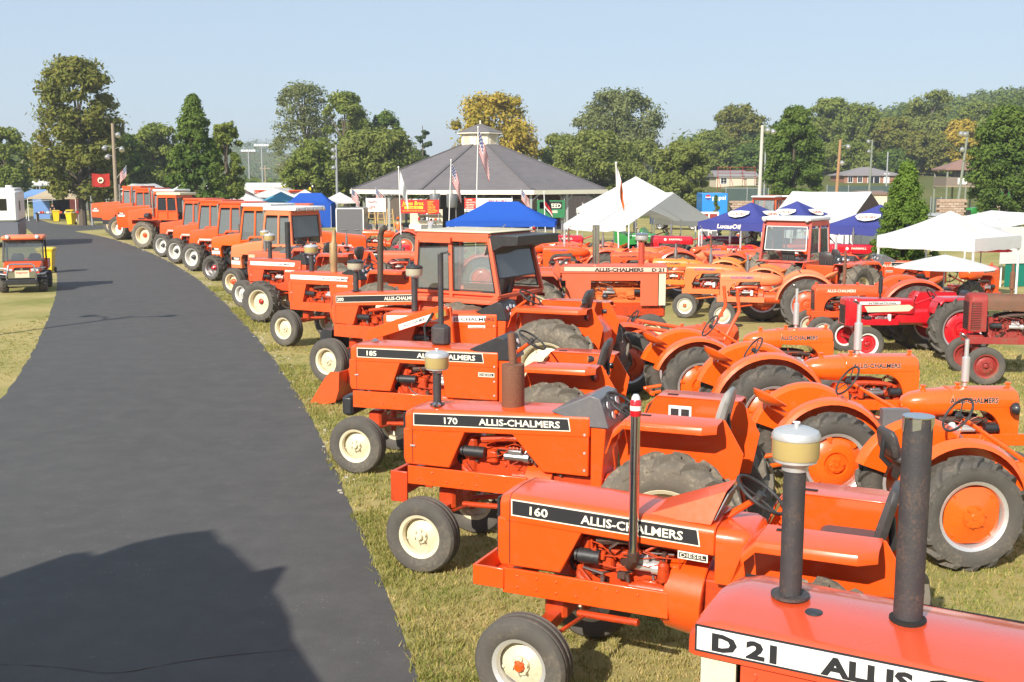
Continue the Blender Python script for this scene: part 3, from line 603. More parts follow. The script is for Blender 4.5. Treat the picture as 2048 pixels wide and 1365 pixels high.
def engine(root, x0, x1, z0, z1, hw, m=M_ENG, seed=1, full=True):
    r = random.Random(seed); b = MB(); L = x1 - x0; Z = z1 - z0
    b.box(((x0 + x1) / 2, 0, z0 + Z * .22), (L * .92, hw * .9, Z * .44), ch=.02)
    b.box(((x0 + x1) / 2, 0, z0 + Z * .54), (L * .82, hw * .72, Z * .22), ch=.03)
    b.box(((x0 + x1) / 2, 0, z0 + Z * .71), (L * .72, hw * .46, Z * .13), ch=.035)
    b.box((x1 - L * .07, 0, z0 + Z * .42), (L * .1, hw * 1.1, Z * .74), ch=.03)
    for sg in (1, -1):
        for i in range(6):
            x = x0 + L * (.12 + .13 * i); b.cyl((x, sg * hw * .40, z0 + Z * (.30 + .06 * (i % 2))), (x, sg * hw * .50, z0 + Z * (.30 + .06 * (i % 2))), .016 + .012 * r.random(), n=8)
            b.cyl((x, sg * hw * .34, z0 + Z * .62), (x, sg * hw * .34, z0 + Z * .68), .014, n=6)
        b.box((x0 + L * .2, sg * hw * .5, z0 + Z * .3), (L * .14, .07, Z * .2), ch=.012); b.box((x0 + L * .74, sg * hw * .52, z0 + Z * .46), (L * .10, .10, Z * .26), ch=.02)
        b.cyl((x0 + L * .22, sg * hw * .66, z0 + Z * .14), (x0 + L * .5, sg * hw * .66, z0 + Z * .14), .06, n=14); b.cyl((x0 + L * .5, sg * hw * .66, z0 + Z * .14), (x0 + L * .56, sg * hw * .66, z0 + Z * .14), .04, n=12)
        b.box((x0 + L * .4, sg * hw * .62, z0 + Z * .23), (L * .12, .05, .05), ch=.01)
    e = b.ob('engine', m, root, bev=0.004)
    if not full: return e
    mf = MB(); s = 1
    for s in (1, -1):
        mf.tube([(x0 + L * .1, s * hw * .62, z0 + Z * .86), (x0 + L * .35, s * hw * .7, z0 + Z * .88), (x0 + L * .6, s * hw * .7, z0 + Z * .86), (x0 + L * .82, s * hw * .62, z0 + Z * .78)], .038, 8)
        for i in range(4):
            x = x0 + L * (.16 + .19 * i); mf.tube([(x, s * hw * .42, z0 + Z * .72), (x, s * hw * .6, z0 + Z * .76), (x + .02, s * hw * .68, z0 + Z * .86)], .024, 6)
    mf.ob('manifold', m if seed % 2 else M_ENGB, e)
    for s in (1, -1):
        p = MB(); px = x0 + L * (.45 + .1 * r.random())
        p.cyl((px - .1, s * hw * .78, z0 + Z * .52), (px + .12, s * hw * .78, z0 + Z * .52), .042, n=10); p.box((px, s * hw * .78, z0 + Z * .61), (.16, .07, .06), ch=.01)
        p.cyl((px - .16, s * hw * .78, z0 + Z * .52), (px - .1, s * hw * .78, z0 + Z * .52), .055, n=10)
        for i in range(4): p.cyl((px - .06 + .04 * i, s * hw * .78, z0 + Z * .63), (px - .06 + .04 * i, s * hw * .78, z0 + Z * .70), .008, n=6)
        p.ob('injection_pump', M_STEEL if seed % 2 else M_SILV, e, bev=.004)
    for s in (1, -1): f = MB(); f.lathe([(.001, 0), (.04, .0), (.045, .02), (.045, .13), (.03, .15), (.001, .15)], 12, 'z', (x0 + L * .28, s * hw * .86, z0 + Z * .34)); f.ob('oil_filter', M_ENG if seed % 3 == 1 else M_WHITE, e)
    for s in (1, -1):
        f = MB(); f.cyl((x1 - L * .22, s * hw * .8, z0 + Z * .55), (x1 - L * .05, s * hw * .8, z0 + Z * .55), .06, n=12); f.cyl((x1 - L * .04, s * hw * .8, z0 + Z * .55), (x1 - L * .02, s * hw * .8, z0 + Z * .55), .05, n=12); f.ob('generator', M_BLK, e)
    for fm_ in (M_ENGB, m, M_STEEL):
        q = MB()
        for s in (1, -1):
            for i in range(6 if fm_ is not M_STEEL else 3):
                x = x0 + L * r.uniform(.12, .92); z = z0 + Z * r.uniform(.12, .72); y = s * hw * r.uniform(.5, .8); k = r.uniform(.018, .05)
                if r.random() < .5: q.box((x, y, z), (k * r.uniform(.8, 2.2), k, k * r.uniform(.6, 1.6)), ch=.006)
                else: q.cyl((x, y, z - k), (x + k * r.uniform(-.5, .5), y, z + k), k * r.uniform(.3, .7), n=9)
                if r.random() < .5: q.tube([(x, y, z), (x + r.uniform(-.1, .1), y + s * .03, z + .05), (x + r.uniform(-.2, .2), y - s * .05, z + r.uniform(.02, .18))], r.uniform(.007, .014), 6)
        tag(q.ob('engine_fitting', fm_, e), kind='stuff')
    ln = MB()
    for s in (1, -1):
        for i in range(7):
            a = Vector((x0 + L * r.uniform(.1, .9), s * hw * r.uniform(.6, .8), z0 + Z * r.uniform(.25, .7))); c = Vector((x0 + L * r.uniform(.1, .9), s * hw * r.uniform(.6, .85), z0 + Z * r.uniform(.4, .95)))
            mid = (a + c) / 2 + Vector((r.uniform(-.08, .08), s * .05, r.uniform(-.02, .1))); ln.tube([a, a.lerp(mid, .6) + Vector((0, s * .02, .02)), mid, c.lerp(mid, .5), c], .005, 5)
        ln.tube([(x1 - .03, s * hw * .5, z0 + Z * .3), (x1 - .05, s * hw * .75, z0 + Z * .2), (x1 - .12, s * hw * .8, z0 + Z * .1), (x1 - .25, s * hw * .7, z0 + Z * .1)], .032, 8)
        for q in range(7): ln.torus((x1 - .05 - .012 * q, s * hw * (.72 + .01 * q), z0 + Z * (.24 - .02 * q)), .033, .006, 'y', 10, 4)
    ln.ob('fuel_line', m, e)
    fn = MB(); fn.lathe([(.20, x1 + .02), (.215, x1 + .02), (.215, x1 + .05), (.20, x1 + .05)], 20, 'x', (0, 0, z0 + Z * .55), closed_prof=True)
    for i in range(6):
        a = PI / 3 * i; fn.box((0, 0, .11), (.015, .06, .15), Matrix.Translation((x1 + .035, 0, z0 + Z * .55)) @ Matrix.Rotation(a, 4, 'X') @ Matrix.Rotation(.5, 4, 'Z'))
    fn.ob('fan', M_DARK, e)
    return e
def steering_wheel(root, c, tilt, rad=.2, m=M_RUB, fwd=1, base=None, cm=M_OR):
    """tilt: angle of the wheel's axis from vertical, leaning back; fwd 1 = rider sits behind in -x"""
    ax = Vector((-math.sin(tilt), 0, math.cos(tilt))); T = Matrix.Translation(c) @ Matrix.Rotation(-tilt, 4, 'Y')
    b = MB(); b.torus((0, 0, 0), rad, .014, 'z', 28, 8, T)
    for i in range(3):
        a = 2 * PI * i / 3 + .5; b.cyl(T @ Vector((0, 0, -.03)), T @ Vector((rad * math.cos(a), rad * math.sin(a), 0)), .008, n=6)
    b.cyl(T @ Vector((0, 0, -.05)), T @ Vector((0, 0, .012)), .035, n=12); b.ob('steering_wheel', m, root)
    if base is not None:
        k = MB(); k.cyl(Vector(c) - ax * .03, base, .022, .03, 10); k.ob('steering_column', cm, root)
def seat(root, c, w=.46, m=M_VINYL, base=None, back=.45, lean=.25, style='bucket'):
    s = sub('seat', root, c)
    b = MB(); b.box((0.02, 0, 0), (.44, w, .10), ch=.03); b.ob('seat_cushion', m, s, bev=.01)
    b = MB(); T = Matrix.Translation((-.2, 0, .03)) @ Matrix.Rotation(-lean, 4, 'Y')
    rings = []
    for z, ww, t in ((0, w * .9, .07), (back * .3, w, .09), (back * .75, w * .96, .08), (back * .95, w * .8, .06), (back, w * .6, .03)):
        rings.append([T @ Vector((x, y, z)) for x, y in ((-t / 2, -ww / 2 + .03), (-t / 2, ww / 2 - .03), (-.0, ww / 2), (t / 2, ww / 2 - .02), (t / 2, -ww / 2 + .02), (0, -ww / 2))])
    b.loft(rings); b.ob('backrest', m, s, ang=.9)
    b = MB(); b.box((0, 0, -.16), (.26, .26, .22), ch=.02); b.tube([(-.2, 0, -.1), (-.3, 0, .0), (-.28, 0, .22)], .03, 8); b.ob('seat_base', M_BLK, s)
    return s
def flat_fender(root, x0, x1, z, yi, yo, m, slot=True, drop=.75, taper=.12, flare=.0, nm='fender'):
    for s in (1, -1):
        b = MB(); t = .012
        b.prism([(x0 + .02, z - .01), (x1 - .02, z - .01), (x1 - .2, z - .32), (x1 - .12, z - drop), (x0 + .1, z - drop), (x0 + .16, z - .3)], s * (yi - t), s * yi)
        # top sheet with rounded outer edge and drooping lip
        prof = [(yi - .02, 0), (yo - .05, 0), (yo - .015, -.012), (yo, -.04), (yo, -.085), (yo - t, -.085), (yo - t, -.045), (yo - .025, -.024), (yo - .055, -t), (yi - .02, -t)]
        rings = []
        for x, dz, tap in ((x0 + .10, -.10, .0), (x0, 0, 0), (x1 + taper, 0, 0), (x1, 0, -taper * .8)):
            rings.append([(x + (taper * .0 if p[0] < yi else 0), s * (p[0] + (tap if p[0] > yi + .05 else 0)), z + p[1] + dz) for p in prof])
        b.loft(rings)
        b.prism([(x0 + .10, z - .115), (x0 + .115, z - .11), (x0 + .2, z - .36), (x0 + .185, z - .365)], s * yi, s * (yo - .1))
        f = b.ob(nm, m, root, bev=.006)
        if slot:
            k = MB(); k.box((x0 - .14, s * (yi + .09), z + .003), (.11, .05, .004), ch=.0); k.ob('grab_slot', M_DARK, f)
def lamp(parent, c, d, r=.06, m=M_BLK, lens=M_LAMP, name='headlight', depth=.08):
    d = Vector(d).normalized(); c = Vector(c); b = MB()
    b.tube([c - d * depth, c - d * depth * .6, c - d * .01, c], [r * .45, r * .85, r, r * .98], 14); h = b.ob(name, m, parent)
    b = MB(); b.tube([c + d * .001, c + d * .008, c + d * .013], [r * .93, r * .8, r * .3], 14); b.ob('lens', lens, h); return h
def air_cleaner(root, c, ztop, rb=.10, hb=.14, pipe_r=.045, pm=M_PIPE, cap=M_SILV, bowl=M_BOWL, flange=True):
    x, y, z = c; o = sub('air_cleaner', root)
    b = MB(); b.cyl((x, y, z - .02), (x, y, ztop - hb - .03), pipe_r, n=16)
    if flange: b.cyl((x, y, z + .002), (x, y, z + .016), pipe_r * 1.75, n=18)
    b.ob('intake_pipe', pm, o)
    zb = ztop - hb; q = MB(); q.lathe([(.001, zb - .055), (pipe_r * 1.15, zb - .055), (pipe_r * 1.2, zb - .03), (rb * .8, zb - .02), (rb * .92, zb - .012), (rb * .92, zb + .002), (.001, zb + .002)], 28, 'z', (x, y, 0), closed_prof=True); q.ob('collar', cap if cap is not M_BLK else M_SILV, o)
    q = MB(); q.lathe([(.001, zb + .003), (rb * .97, zb + .003), (rb, zb + .02), (rb, zb + hb * .62), (.001, zb + hb * .62)], 28, 'z', (x, y, 0), closed_prof=True); q.ob('bowl', bowl, o)
    q = MB(); q.lathe([(.001, zb + hb * .63), (rb * 1.02, zb + hb * .63), (rb * 1.03, zb + hb * .74), (rb * .94, zb + hb * .86), (rb * .6, zb + hb * .97), (rb * .12, zb + hb), (rb * .10, zb + hb + .016), (.001, zb + hb + .016)], 28, 'z', (x, y, 0), closed_prof=True)
    q.cyl((x - rb * .15, y, zb + hb + .018), (x + rb * .15, y, zb + hb + .018), .006, n=6); q.ob('cap', cap, o)
    return o
def stack(root, pts, r, m=M_PIPE, name='exhaust_pipe', n=14):
    b = MB(); b.tube(pts, r, n, caps=False); rr = r[-1] if isinstance(r, (list, tuple)) else r
    p1, p0 = Vector(pts[-1]), Vector(pts[-2]); d = (p1 - p0).normalized(); b.tube([p1, p1 - d * .05], rr * .86, n, caps=True); return b.ob(name, m, root)
def side_strip(root, x0, x1, zc, h, y, side, slope, bm, border, th=.004, endcut=0.0, name='decal'):
    """flat print along the hood side; x0 is the front end; slope is dz/dx"""
    def quad(e, yy, t):
        za = lambda x: zc + slope * (x - x0)
        a, b2 = x0 - e, x1 + e
        pts = [(a, za(a) - h / 2 + e), (b2 + endcut, za(b2) - h / 2 + e), (b2, za(b2) + h / 2 - e), (a, za(a) + h / 2 - e)]
        mb = MB(); mb.prism(pts, side * yy, side * (yy + t)); return mb
    d = quad(0, y, th * .5).ob(name, border, root)
    quad(.010, y + th * .5 + .0003, th * .3).ob('strip', bm, d); return d
def hundred(name, label, X, Y, th, P, group='orange tractors nosed up to the road'):
    """square-hooded tractor, origin on the ground under the front axle, nose along +x"""
    g = dict(xf=.42, xr=-1.6, zb=1.02, zt=1.60, zt2=1.66, hw=.31, wb=2.6, rr=.74, rw=.40, fr=.39, fw=.24, tf=.70, tr=.78, body=M_OR, eng=M_ENG, zmid=1.44, slant=(-.31, -.12), rear=(-.82, -1.18), zrb=1.08,
             strip='black', num='170', numx=-.28, txt=(-.62, 1.05), rim=M_CREAM, rimf=M_CREAM, discf=M_CREAM, hubf=None, steer=0, fend=(-2.1, -3.0, 1.8), seat=(-2.75, 1.55), rail=(.80, 1.0), dash='wedge', sw=(-1.95, 1.78), corner=.055, diesel=True, fk='rib', tyr=M_TYRED, bump='slab', seed=1, seatm=M_VINYL, taillamp=True, discr=None)
    g.update(P); g = type('g', (), g)
    t = thing(name, label, 'tractor', (X, Y, 0), R(th), group); B = g.body; hw = g.hw
    sl = (g.zt2 - g.zt) / (g.xr - g.xf); zt = lambda x: g.zt + sl * (x - g.xf); zm = lambda x: g.zmid + sl * (x + .3)
    b = MB(); xs = [g.xf - .02, g.xf - .10, g.xf - .5, (g.xf + g.xr) / 2, g.xr + .02, g.xr]
    b.loft([hood_ring(x, hw - (.018 if i == 0 else .0), zm(x) - .02, zt(x) - (.03 if i == 0 else 0), g.corner, .012) for i, x in enumerate(xs)][::-1])
    zq = lambda x: zm(x) + .005
    b.prism([(g.xf - .03, g.zb), (g.xf - .005, g.zb + .06), (g.xf - .005, zq(g.xf)), (g.slant[0], zq(g.slant[0])), (g.slant[1], g.zb)], -hw + .004, hw - .004)
    if g.rear: b.prism([(g.rear[0], zq(g.rear[0])), (g.rear[1], g.zrb), (g.xr + .01, g.zrb), (g.xr + .01, zq(g.xr))], -hw + .004, hw - .004)
    hood = b.ob('hood', B, t, bev=.012); x_ = g.xf - .115; q = MB(); ra = hood_ring(x_, hw + .0009, g.zb + .02, zt(x_) + .0006, g.corner, .012); q.loft([[(x_ + d, y, z) for _, y, z in ra] for d in (-.003, .003)], False, False); q.ob('hood_seam', M_DARK, hood)
    q = MB(); q.box((g.xf + .004, 0, (g.zb + g.zt) / 2), (.02, hw * 1.7, (g.zt - g.zb) * .82))
    for i in range(9): q.box((g.xf + .018, 0, g.zb + .1 + i * (g.zt - g.zb - .2) / 8), (.012, hw * 1.66, .012))
    q.ob('grille', M_BLK, t)
    if g.rear:
        q = MB()
        for s in (1, -1):
            for z in (.12, .45, .8): q.cyl((g.xr + .05, s * hw, g.zrb + (g.zt2 - .1 - g.zrb) * z), (g.xr + .05, s * (hw + .006), g.zrb + (g.zt2 - .1 - g.zrb) * z), .014, n=8)
            q.box((g.xf - .12, s * (hw + .006), (g.zb + g.zmid) / 2), (.06, .014, .02), ch=.004)
        q.ob('hood_fastener', M_SILV, t)
    sh = .135
    if g.strip == 'black':
        for s in (1, -1):
            x0, x1 = g.xf - .13, (g.xr + .22 if g.rear else g.xr + .13); zc = (zm(x0) + zt(x0)) / 2 + .0
            d = side_strip(t, x0, x1, zc, sh, hw, s, sl, M_TXK, M_TXW, endcut=-.02)
            for tx, x, sz, ww in ((g.num, x0 + g.numx + .13, .095, None), ('ALLIS-CHALMERS', g.txt[0], .095, g.txt[1] * .0 + g.txt[1])):
                xx = x if s > 0 else x - (ww or .25)
                zz = zc + sl * (x - x0) - .036
                text(d, tx, sz, M_TXW, (xx, s * (hw + .0045), zz), (-s, 0, -s * sl), bold=.022, wx=1.25, width=ww)
            if g.diesel:
                d = side_strip(t, g.xr + .28, g.xr + .05, zm(g.xr) - (.04 if not g.rear else .12), .060, hw - .0, s, sl, M_TXK, M_TXW, name='fuel_badge')
                text(d, 'DIESEL', .042, M_TXW, (g.xr + .265 if s > 0 else g.xr + .07, s * (hw + .0045), zm(g.xr) - (.04 if not g.rear else .12) - .015), (-s, 0, 0), bold=.0, width=.19)
    elif g.strip == 'white':
        for s in (1, -1):
            x0, x1 = g.xf - .1, g.xr + .2; zc = (zm(x0) + zt(x0)) / 2 + .01
            d = side_strip(t, x0, x1, zc, .11, hw, s, sl, M_WHITE, M_WHITE, endcut=.03)
            text(d, g.num, .07, M_TXO, (x0 - .12 if s > 0 else x0 - .4, s * (hw + .0045), zc - .02), (-s, 0, -s * sl), bold=.0)
            text(d, 'ALLIS-CHALMERS', .075, M_TXK, (g.txt[0] if s > 0 else g.txt[0] - g.txt[1], s * (hw + .0045), zc + sl * (g.txt[0] - x0) - .03), (-s, 0, -s * sl), bold=.015, width=g.txt[1])
            d = side_strip(t, g.xr + .55, g.xr + .22, zm(g.xr) - .03, .05, hw, s, sl, M_WHITE, M_WHITE, name='model_badge')
            text(d, 'LANDHANDLER', .04, M_TXO, (g.xr + .53 if s > 0 else g.xr + .24, s * (hw + .0045), zm(g.xr) - .045), (-s, 0, 0), width=.29)
    e = engine(t, g.xr + .12, g.slant[0] + .1, g.rail[0] + .1, g.zmid + .02, hw * .95, g.eng, g.seed)
    # frame, transmission, axles
    for s in (1, -1):
        b = MB(); b.box(((g.xf - .05 + -1.0) / 2, s * (hw - .02), sum(g.rail) / 2), (g.xf + .95, .03, g.rail[1] - g.rail[0]))
        for i in range(7):
            for z in (.3, .75):
                if rng.random() < .75: b.cyl((g.xf - .18 - i * .17, s * (hw - .01), g.rail[0] + (g.rail[1] - g.rail[0]) * z), (g.xf - .18 - i * .17, s * (hw + .006), g.rail[0] + (g.rail[1] - g.rail[0]) * z), .012, n=6)
        b.ob('frame_rail', B, t, bev=.006)
    b = MB(); b.box((g.xf - .1, 0, g.rail[0] + .08), (.1, hw * 1.7, .14)); bh = MB(); bh.cyl((-.95, 0, .86), (-1.25, 0, .84), .30, .33, 24); b.box((-1.25 - (g.wb - 1.3) / 2, 0, .84), (g.wb - 1.2, .42, .5), ch=.05)
    b.box((-g.wb, 0, g.rr + .02), (.55, .5, .55), ch=.06)
    for i in range(10):
        a = 2 * PI * i / 10; bh.cyl((-.945, .29 * math.cos(a), .86 + .29 * math.sin(a)), (-.92, .29 * math.cos(a), .86 + .29 * math.sin(a)), .014, n=6)
    b.ob('transmission', g.eng, t, bev=.01); bh.ob('bell_housing', B, t, bev=.006)
    b = MB(); b.cyl((-g.wb, -g.tr, g.rr), (-g.wb, g.tr, g.rr), .10, n=14); b.ob('rear_axle', g.eng, t)
    b = MB(); az = g.fr + .13; b.beam((0, -g.tf + .14, az), (0, g.tf - .14, az), .11, .10); b.box((0, 0, az + .1), (.2, .26, .26), ch=.03)
    for s in (1, -1):
        b.cyl((0, s * (g.tf - .16), az - .2), (0, s * (g.tf - .16), az + .12), .042, n=10); b.cyl((0, s * (g.tf - .16), g.fr), (0, s * (g.tf - .02), g.fr), .035, n=10)
        b.tube([(-.02, s * (g.tf - .16), az + .08), (-.22, s * (g.tf - .2), az + .08), (-.26, s * .1, az + .05)], .018, 8); b.tube([(-.2, s * .12, az + .06), (-.75, s * .25, az + .12)], .03, 8)
    b.ob('front_axle', g.eng, t, bev=.006)
    for s in (1, -1):
        wheel(t, 'front_wheel', (0, s * g.tf, g.fr), g.fr, g.fw, g.fr * .56, s, g.fk, M_TYRE, g.rimf, g.discf, g.hubf, 'cut' if g.fk == 'rib' else 'plain', -.02, (.055, .09), g.steer, .3 * s)
        wheel(t, 'rear_wheel', (-g.wb, s * g.tr, g.rr), g.rr, g.rw, g.rr * .57, s, 'lug', g.tyr, g.rim, g.discr or g.rim, g.eng, 'dome', .1, (.08, .12), 0, .5)
    if g.bump == 'slab':
        b = MB(); b.box((g.xf + .12, 0, g.rail[0] - .04), (.05, hw * 2.06, .34), ch=.01); b.box((g.xf + .05, hw, g.rail[0] - .04), (.2, .03, .34)); b.box((g.xf + .05, -hw, g.rail[0] - .04), (.2, .03, .34)); b.ob('front_bumper', g.eng if g.body is M_OR else B, t, bev=.006)
    elif g.bump == 'tray':
        b = MB(); b.box((g.xf + .20, 0, .84), (.03, hw * 2.05, .17)); b.box((g.xf + .07, hw, .84), (.27, .025, .17)); b.box((g.xf + .07, -hw, .84), (.27, .025, .17)); b.box((g.xf + .06, 0, .765), (.26, hw * 1.98, .02)); b.ob('front_tray', B, t, bev=.006)
    elif g.bump == 'weights':
        b = MB()
        for i in range(5): b.prism([(g.xf + .02, .98), (g.xf + .26, .98), (g.xf + .34, .9), (g.xf + .34, .55), (g.xf + .05, .5)], -.3 + i * .12, -.3 + i * .12 + .11)
        wt = b.ob('front_weights', M_BLK, t, bev=.01)
        b = MB(); b.plate([(g.xf + .14, .292, .62), (g.xf + .28, .292, .62), (g.xf + .21, .292, .78)], -.004); b.ob('triangle_mark', M_OR, wt)
    # driver's place
    if g.dash == 'wedge':
        b = MB(); xr, z2 = g.xr, g.zt2; b.prism([(xr + .42, z2 + .004), (xr + .0, z2 + .20), (xr - .10, z2 + .17), (xr - .20, z2 - .13), (xr, z2 - .13)], -hw + .01, hw - .01); d = b.ob('dash_cowl', M_GREY if g.seed % 2 else M_BLK, t, bev=.012)
        for y, z in ((.15, .08), (0, .1), (-.15, .08), (.08, -.03), (-.08, -.03)):
            b = MB(); p = Vector((xr - .14 - (.08 - z) * .33, y, z2 + z)); b.tube([p, p + Vector((-.012, 0, .003))], .04, 12); b.ob('gauge', M_LAMP, d)
    elif g.dash == 'cowl':
        b = MB(); xr, z2 = g.xr, g.zt2
        b.loft([[(xr + .55, -hw * .8, z2 + .004), (xr + .55, hw * .8, z2 + .004), (xr + .55, hw * .75, z2 + .008), (xr + .55, -hw * .75, z2 + .008)], [(xr + .04, -hw * .93, z2 + .004), (xr + .04, hw * .93, z2 + .004), (xr - .05, hw * .6, z2 + .25), (xr - .05, -hw * .6, z2 + .25)]][::-1]); d = b.ob('dash_cowl', B, t, bev=.01)
        b = MB(); b.plate([(xr + .02, -hw * .8, z2 + .03), (xr - .062, -hw * .52, z2 + .22), (xr - .062, hw * .52, z2 + .22), (xr + .02, hw * .8, z2 + .03)], -.01); b.ob('gauge_panel', M_GREY, d)
        b = MB(); rings = []
        for x, q in ((xr - .005, 0), (xr - .2, 0), (xr - .27, .03), (xr - .30, .09)):
            rings.append(hood_ring(x, hw - q * .6, g.zmid - .26 + q, g.zt2 - .02 - q, .09, .01))
        b.loft(rings[::-1]); tk = b.ob('fuel_tank', B, t, ang=.9)
        b = MB(); b.box((xr - .305, .14, g.zmid - .02), (.004, .12, .16)); b.ob('sticker', M_WHITE, tk)
    elif g.dash == 'box':
        b = MB(); b.prism([(g.xr, g.zt2 - .02), (g.xr - .3, g.zt2 + .1), (g.xr - .34, g.zt2 - .1), (g.xr - .1, .9), (g.xr, .9)], -hw, hw); b.ob('dash_cowl', B, t, bev=.01)
    if g.dash != 'cowl':
        b = MB(); b.prism([(g.xr - .005, g.zt2 - .1), (g.xr - .16, g.zt2 - .14), (g.xr - .12, .95), (g.xr - .005, .95)], -hw + .03, hw - .03); b.ob('firewall', B, t, bev=.01)
    if g.sw: steering_wheel(t, (g.sw[0], 0, g.sw[1]), .6, .21, M_RUB, base=(g.sw[0] + .36, 0, g.sw[1] - .28), cm=B)
    if g.fend:
        flat_fender(t, *g.fend, .47, .86, B)
        if g.taillamp:
            for s in (1, -1): lamp(t, (g.fend[1] + .14, s * .6, g.fend[2] + .09), (1, s * .25, 0), .05, M_BLK, M_AMBER, 'warning_lamp'); lamp(t, (g.fend[1] + .05, s * .5, g.fend[2] - .16), (-1, s * .4, .1), .06, M_BLK, M_REDL, 'tail_lamp')
    if g.seat: seat(t, (g.seat[0], 0, g.seat[1]), m=g.seatm)
    b = MB(); b.box((g.xr - .42, 0, .88), (.6, 1.0, .02))
    for s in (1, -1): b.tube([(g.xr - .3, s * .25, .9), (g.xr - .26, s * .28, 1.2)], .012, 6); b.box((g.xr - .2, s * .36, 1.0), (.14, .06, .02))
    b.ob('platform', g.eng, t)
    b = MB()
    for s in (1, -1): b.tube([(-g.wb - .25, s * .25, .75), (-g.wb - .7, s * .36, .6)], .03, 8); b.tube([(-g.wb - .1, s * .22, 1.15), (-g.wb - .45, s * .3, 1.1), (-g.wb - .55, s * .34, .65)], .022, 8); b.tube([(g.sw[0] if g.sw else -2, s * .22, 1.0), ((g.sw[0] if g.sw else -2) + .05, s * .24, 1.45)], .01, 6)
    b.ob('hitch_linkage', g.eng, t)
    return t, g
def cab(t, x0, x1, x0t, x1t, hb, ht, z0, zr0, zm, z1, m, roofm=None, mid=.5, roof=(.12, .25, .09), overhang=None, lights=0, door=True, glassm=M_GLASS, panel=True, trim=None):
    """operator's cab: posts, panels, panes, roof. x0/x1 front and rear at the bottom, x0t/x1t at the top; hb/ht half widths"""
    c = sub('cab', t); k = .075
    def bot(x, s): return Vector((x, s * hb, z0 + (zr0 - z0) * (x0 - x) / (x0 - x1)))
    xm_b, xm_t = x0 + (x1 - x0) * mid, x0t + (x1t - x0t) * mid
    fr = MB()
    for s in (1, -1):
        A, Bq, M1 = bot(x0, s), bot(x1, s), bot(xm_b, s); At, Bt, M2 = Vector((x0t, s * ht, z1)), Vector((x1t, s * ht, z1)), Vector((xm_t, s * ht, z1))
        for p, q in ((A, At), (Bq, Bt), (M1, M2)): fr.beam(p, q, k, k, up=(0, 1, 0))
        fr.beam(A, Bq, k * .96, k); fr.beam(At, Bt, k * .96, k * 2.0)
        if panel:
            f = (zm - z0) / (z1 - z0); P1, P2 = A.lerp(At, f), Bq.lerp(Bt, max(.02, (zm - zr0) / (z1 - zr0)))
            fr.plate([A + Vector((0, -s * .02, 0)), Bq + Vector((0, -s * .02, 0)), P2 + Vector((0, -s * .02, 0)), P1 + Vector((0, -s * .02, 0))], .02 * (-1 if s > 0 else 1)); fr.beam(P1, P2, k * .9, k * .7)
    for p, q in ((bot(x0, 1), bot(x0, -1)), (bot(x1, 1), bot(x1, -1))): fr.beam(p, q, k * .9, k * .94)
    for x, z in ((x0t, z1), (x1t, z1)): fr.beam((x, ht, z), (x, -ht, z), k * .92, k * 1.9)
    fr.ob('cab_frame', m, c, bev=.015)
    def pane(a, b, d, e, nm='window_pane'):
        n = (b - a).cross(e - a).normalized() * .004; q = MB(); q.add([a - n, b - n, d - n, e - n, a + n, b + n, d + n, e + n], [(3, 2, 1, 0), (4, 5, 6, 7), (0, 1, 5, 4), (1, 2, 6, 5), (2, 3, 7, 6), (3, 0, 4, 7)]); o = q.ob(nm, glassm, c)
        g = MB(); cen = (a + b + d + e) / 4
        for u, v in ((a, b), (b, d), (d, e), (e, a)): g.beam(u.lerp(cen, .015), v.lerp(cen, .015), .022, .022)
        g.ob('window_seal', trim or M_RUB, o)
    f0 = (zm - z0) / (z1 - z0) + .02 if panel else .04; f1 = .95
    for s in (1, -1):
        A, Bq, M1 = bot(x0, s), bot(x1, s), bot(xm_b, s); At, Bt, M2 = Vector((x0t, s * ht, z1)), Vector((x1t, s * ht, z1)), Vector((xm_t, s * ht, z1))
        for (a, at_, b, bt_) in ((A, At, M1, M2), (M1, M2, Bq, Bt)):
            i, j = .06, .94
            lo = lambda u: a.lerp(b, u).lerp(at_.lerp(bt_, u), max(.03, (zm + .05 - a.lerp(b, u).z) / (z1 - a.lerp(b, u).z)) if panel else f0)
            hi = lambda u: a.lerp(b, u).lerp(at_.lerp(bt_, u), f1 - .06)
            pane(lo(i), lo(j), hi(j), hi(i))
    for xb, xt in ((x0, x0t), (x1, x1t)):
        a, b, at_, bt_ = bot(xb, 1), bot(xb, -1), Vector((xt, ht, z1)), Vector((xt, -ht, z1)); u = .35 if xb == x0 else .3
        pane(a.lerp(b, .06).lerp(at_.lerp(bt_, .06), u), a.lerp(b, .94).lerp(at_.lerp(bt_, .94), u), a.lerp(b, .94).lerp(at_.lerp(bt_, .94), .93), a.lerp(b, .06).lerp(at_.lerp(bt_, .06), .93), 'front_window' if xb == x0 else 'rear_window')
    r = MB(); rf, rb_, rh = roof; r.box(((x0t + rf + x1t - rb_) / 2, 0, z1 + .08 + rh / 2), (x0t - x1t + rf + rb_, ht * 2 + .1, rh), ch=.03); rfo = r.ob('cab_roof', roofm or m, c, bev=.015)
    if overhang:
        q = MB(); q.prism([(x1t - .02, z1 + .06), (x1t + .1, z1 - .32), (x1t - .3, z1 - .14), (x1t - .62, z1 - .12), (x1t - .62, z1 + .06)], -ht - .03, ht + .03); q.ob('air_housing', M_BLK, c, bev=.015)
    for i in range(lights): lamp(rfo, (x1t - rb_ - .02, ht - .06 - i * (2 * ht - .12) / max(1, lights - 1), z1 + .08 + rh * .35), (-1, 0, -.15), .075, M_BLK, M_LAMP, 'work_lamp')
    # inside: seat and wheel
    seat(c, (x1 + .55, 0, zr0 - .05), m=M_VINYL); steering_wheel(c, (x0 - .32, 0, z0 + .18), .6, .2, M_RUB, base=(x0 - .05, 0, z0 - .12), cm=M_BLK)
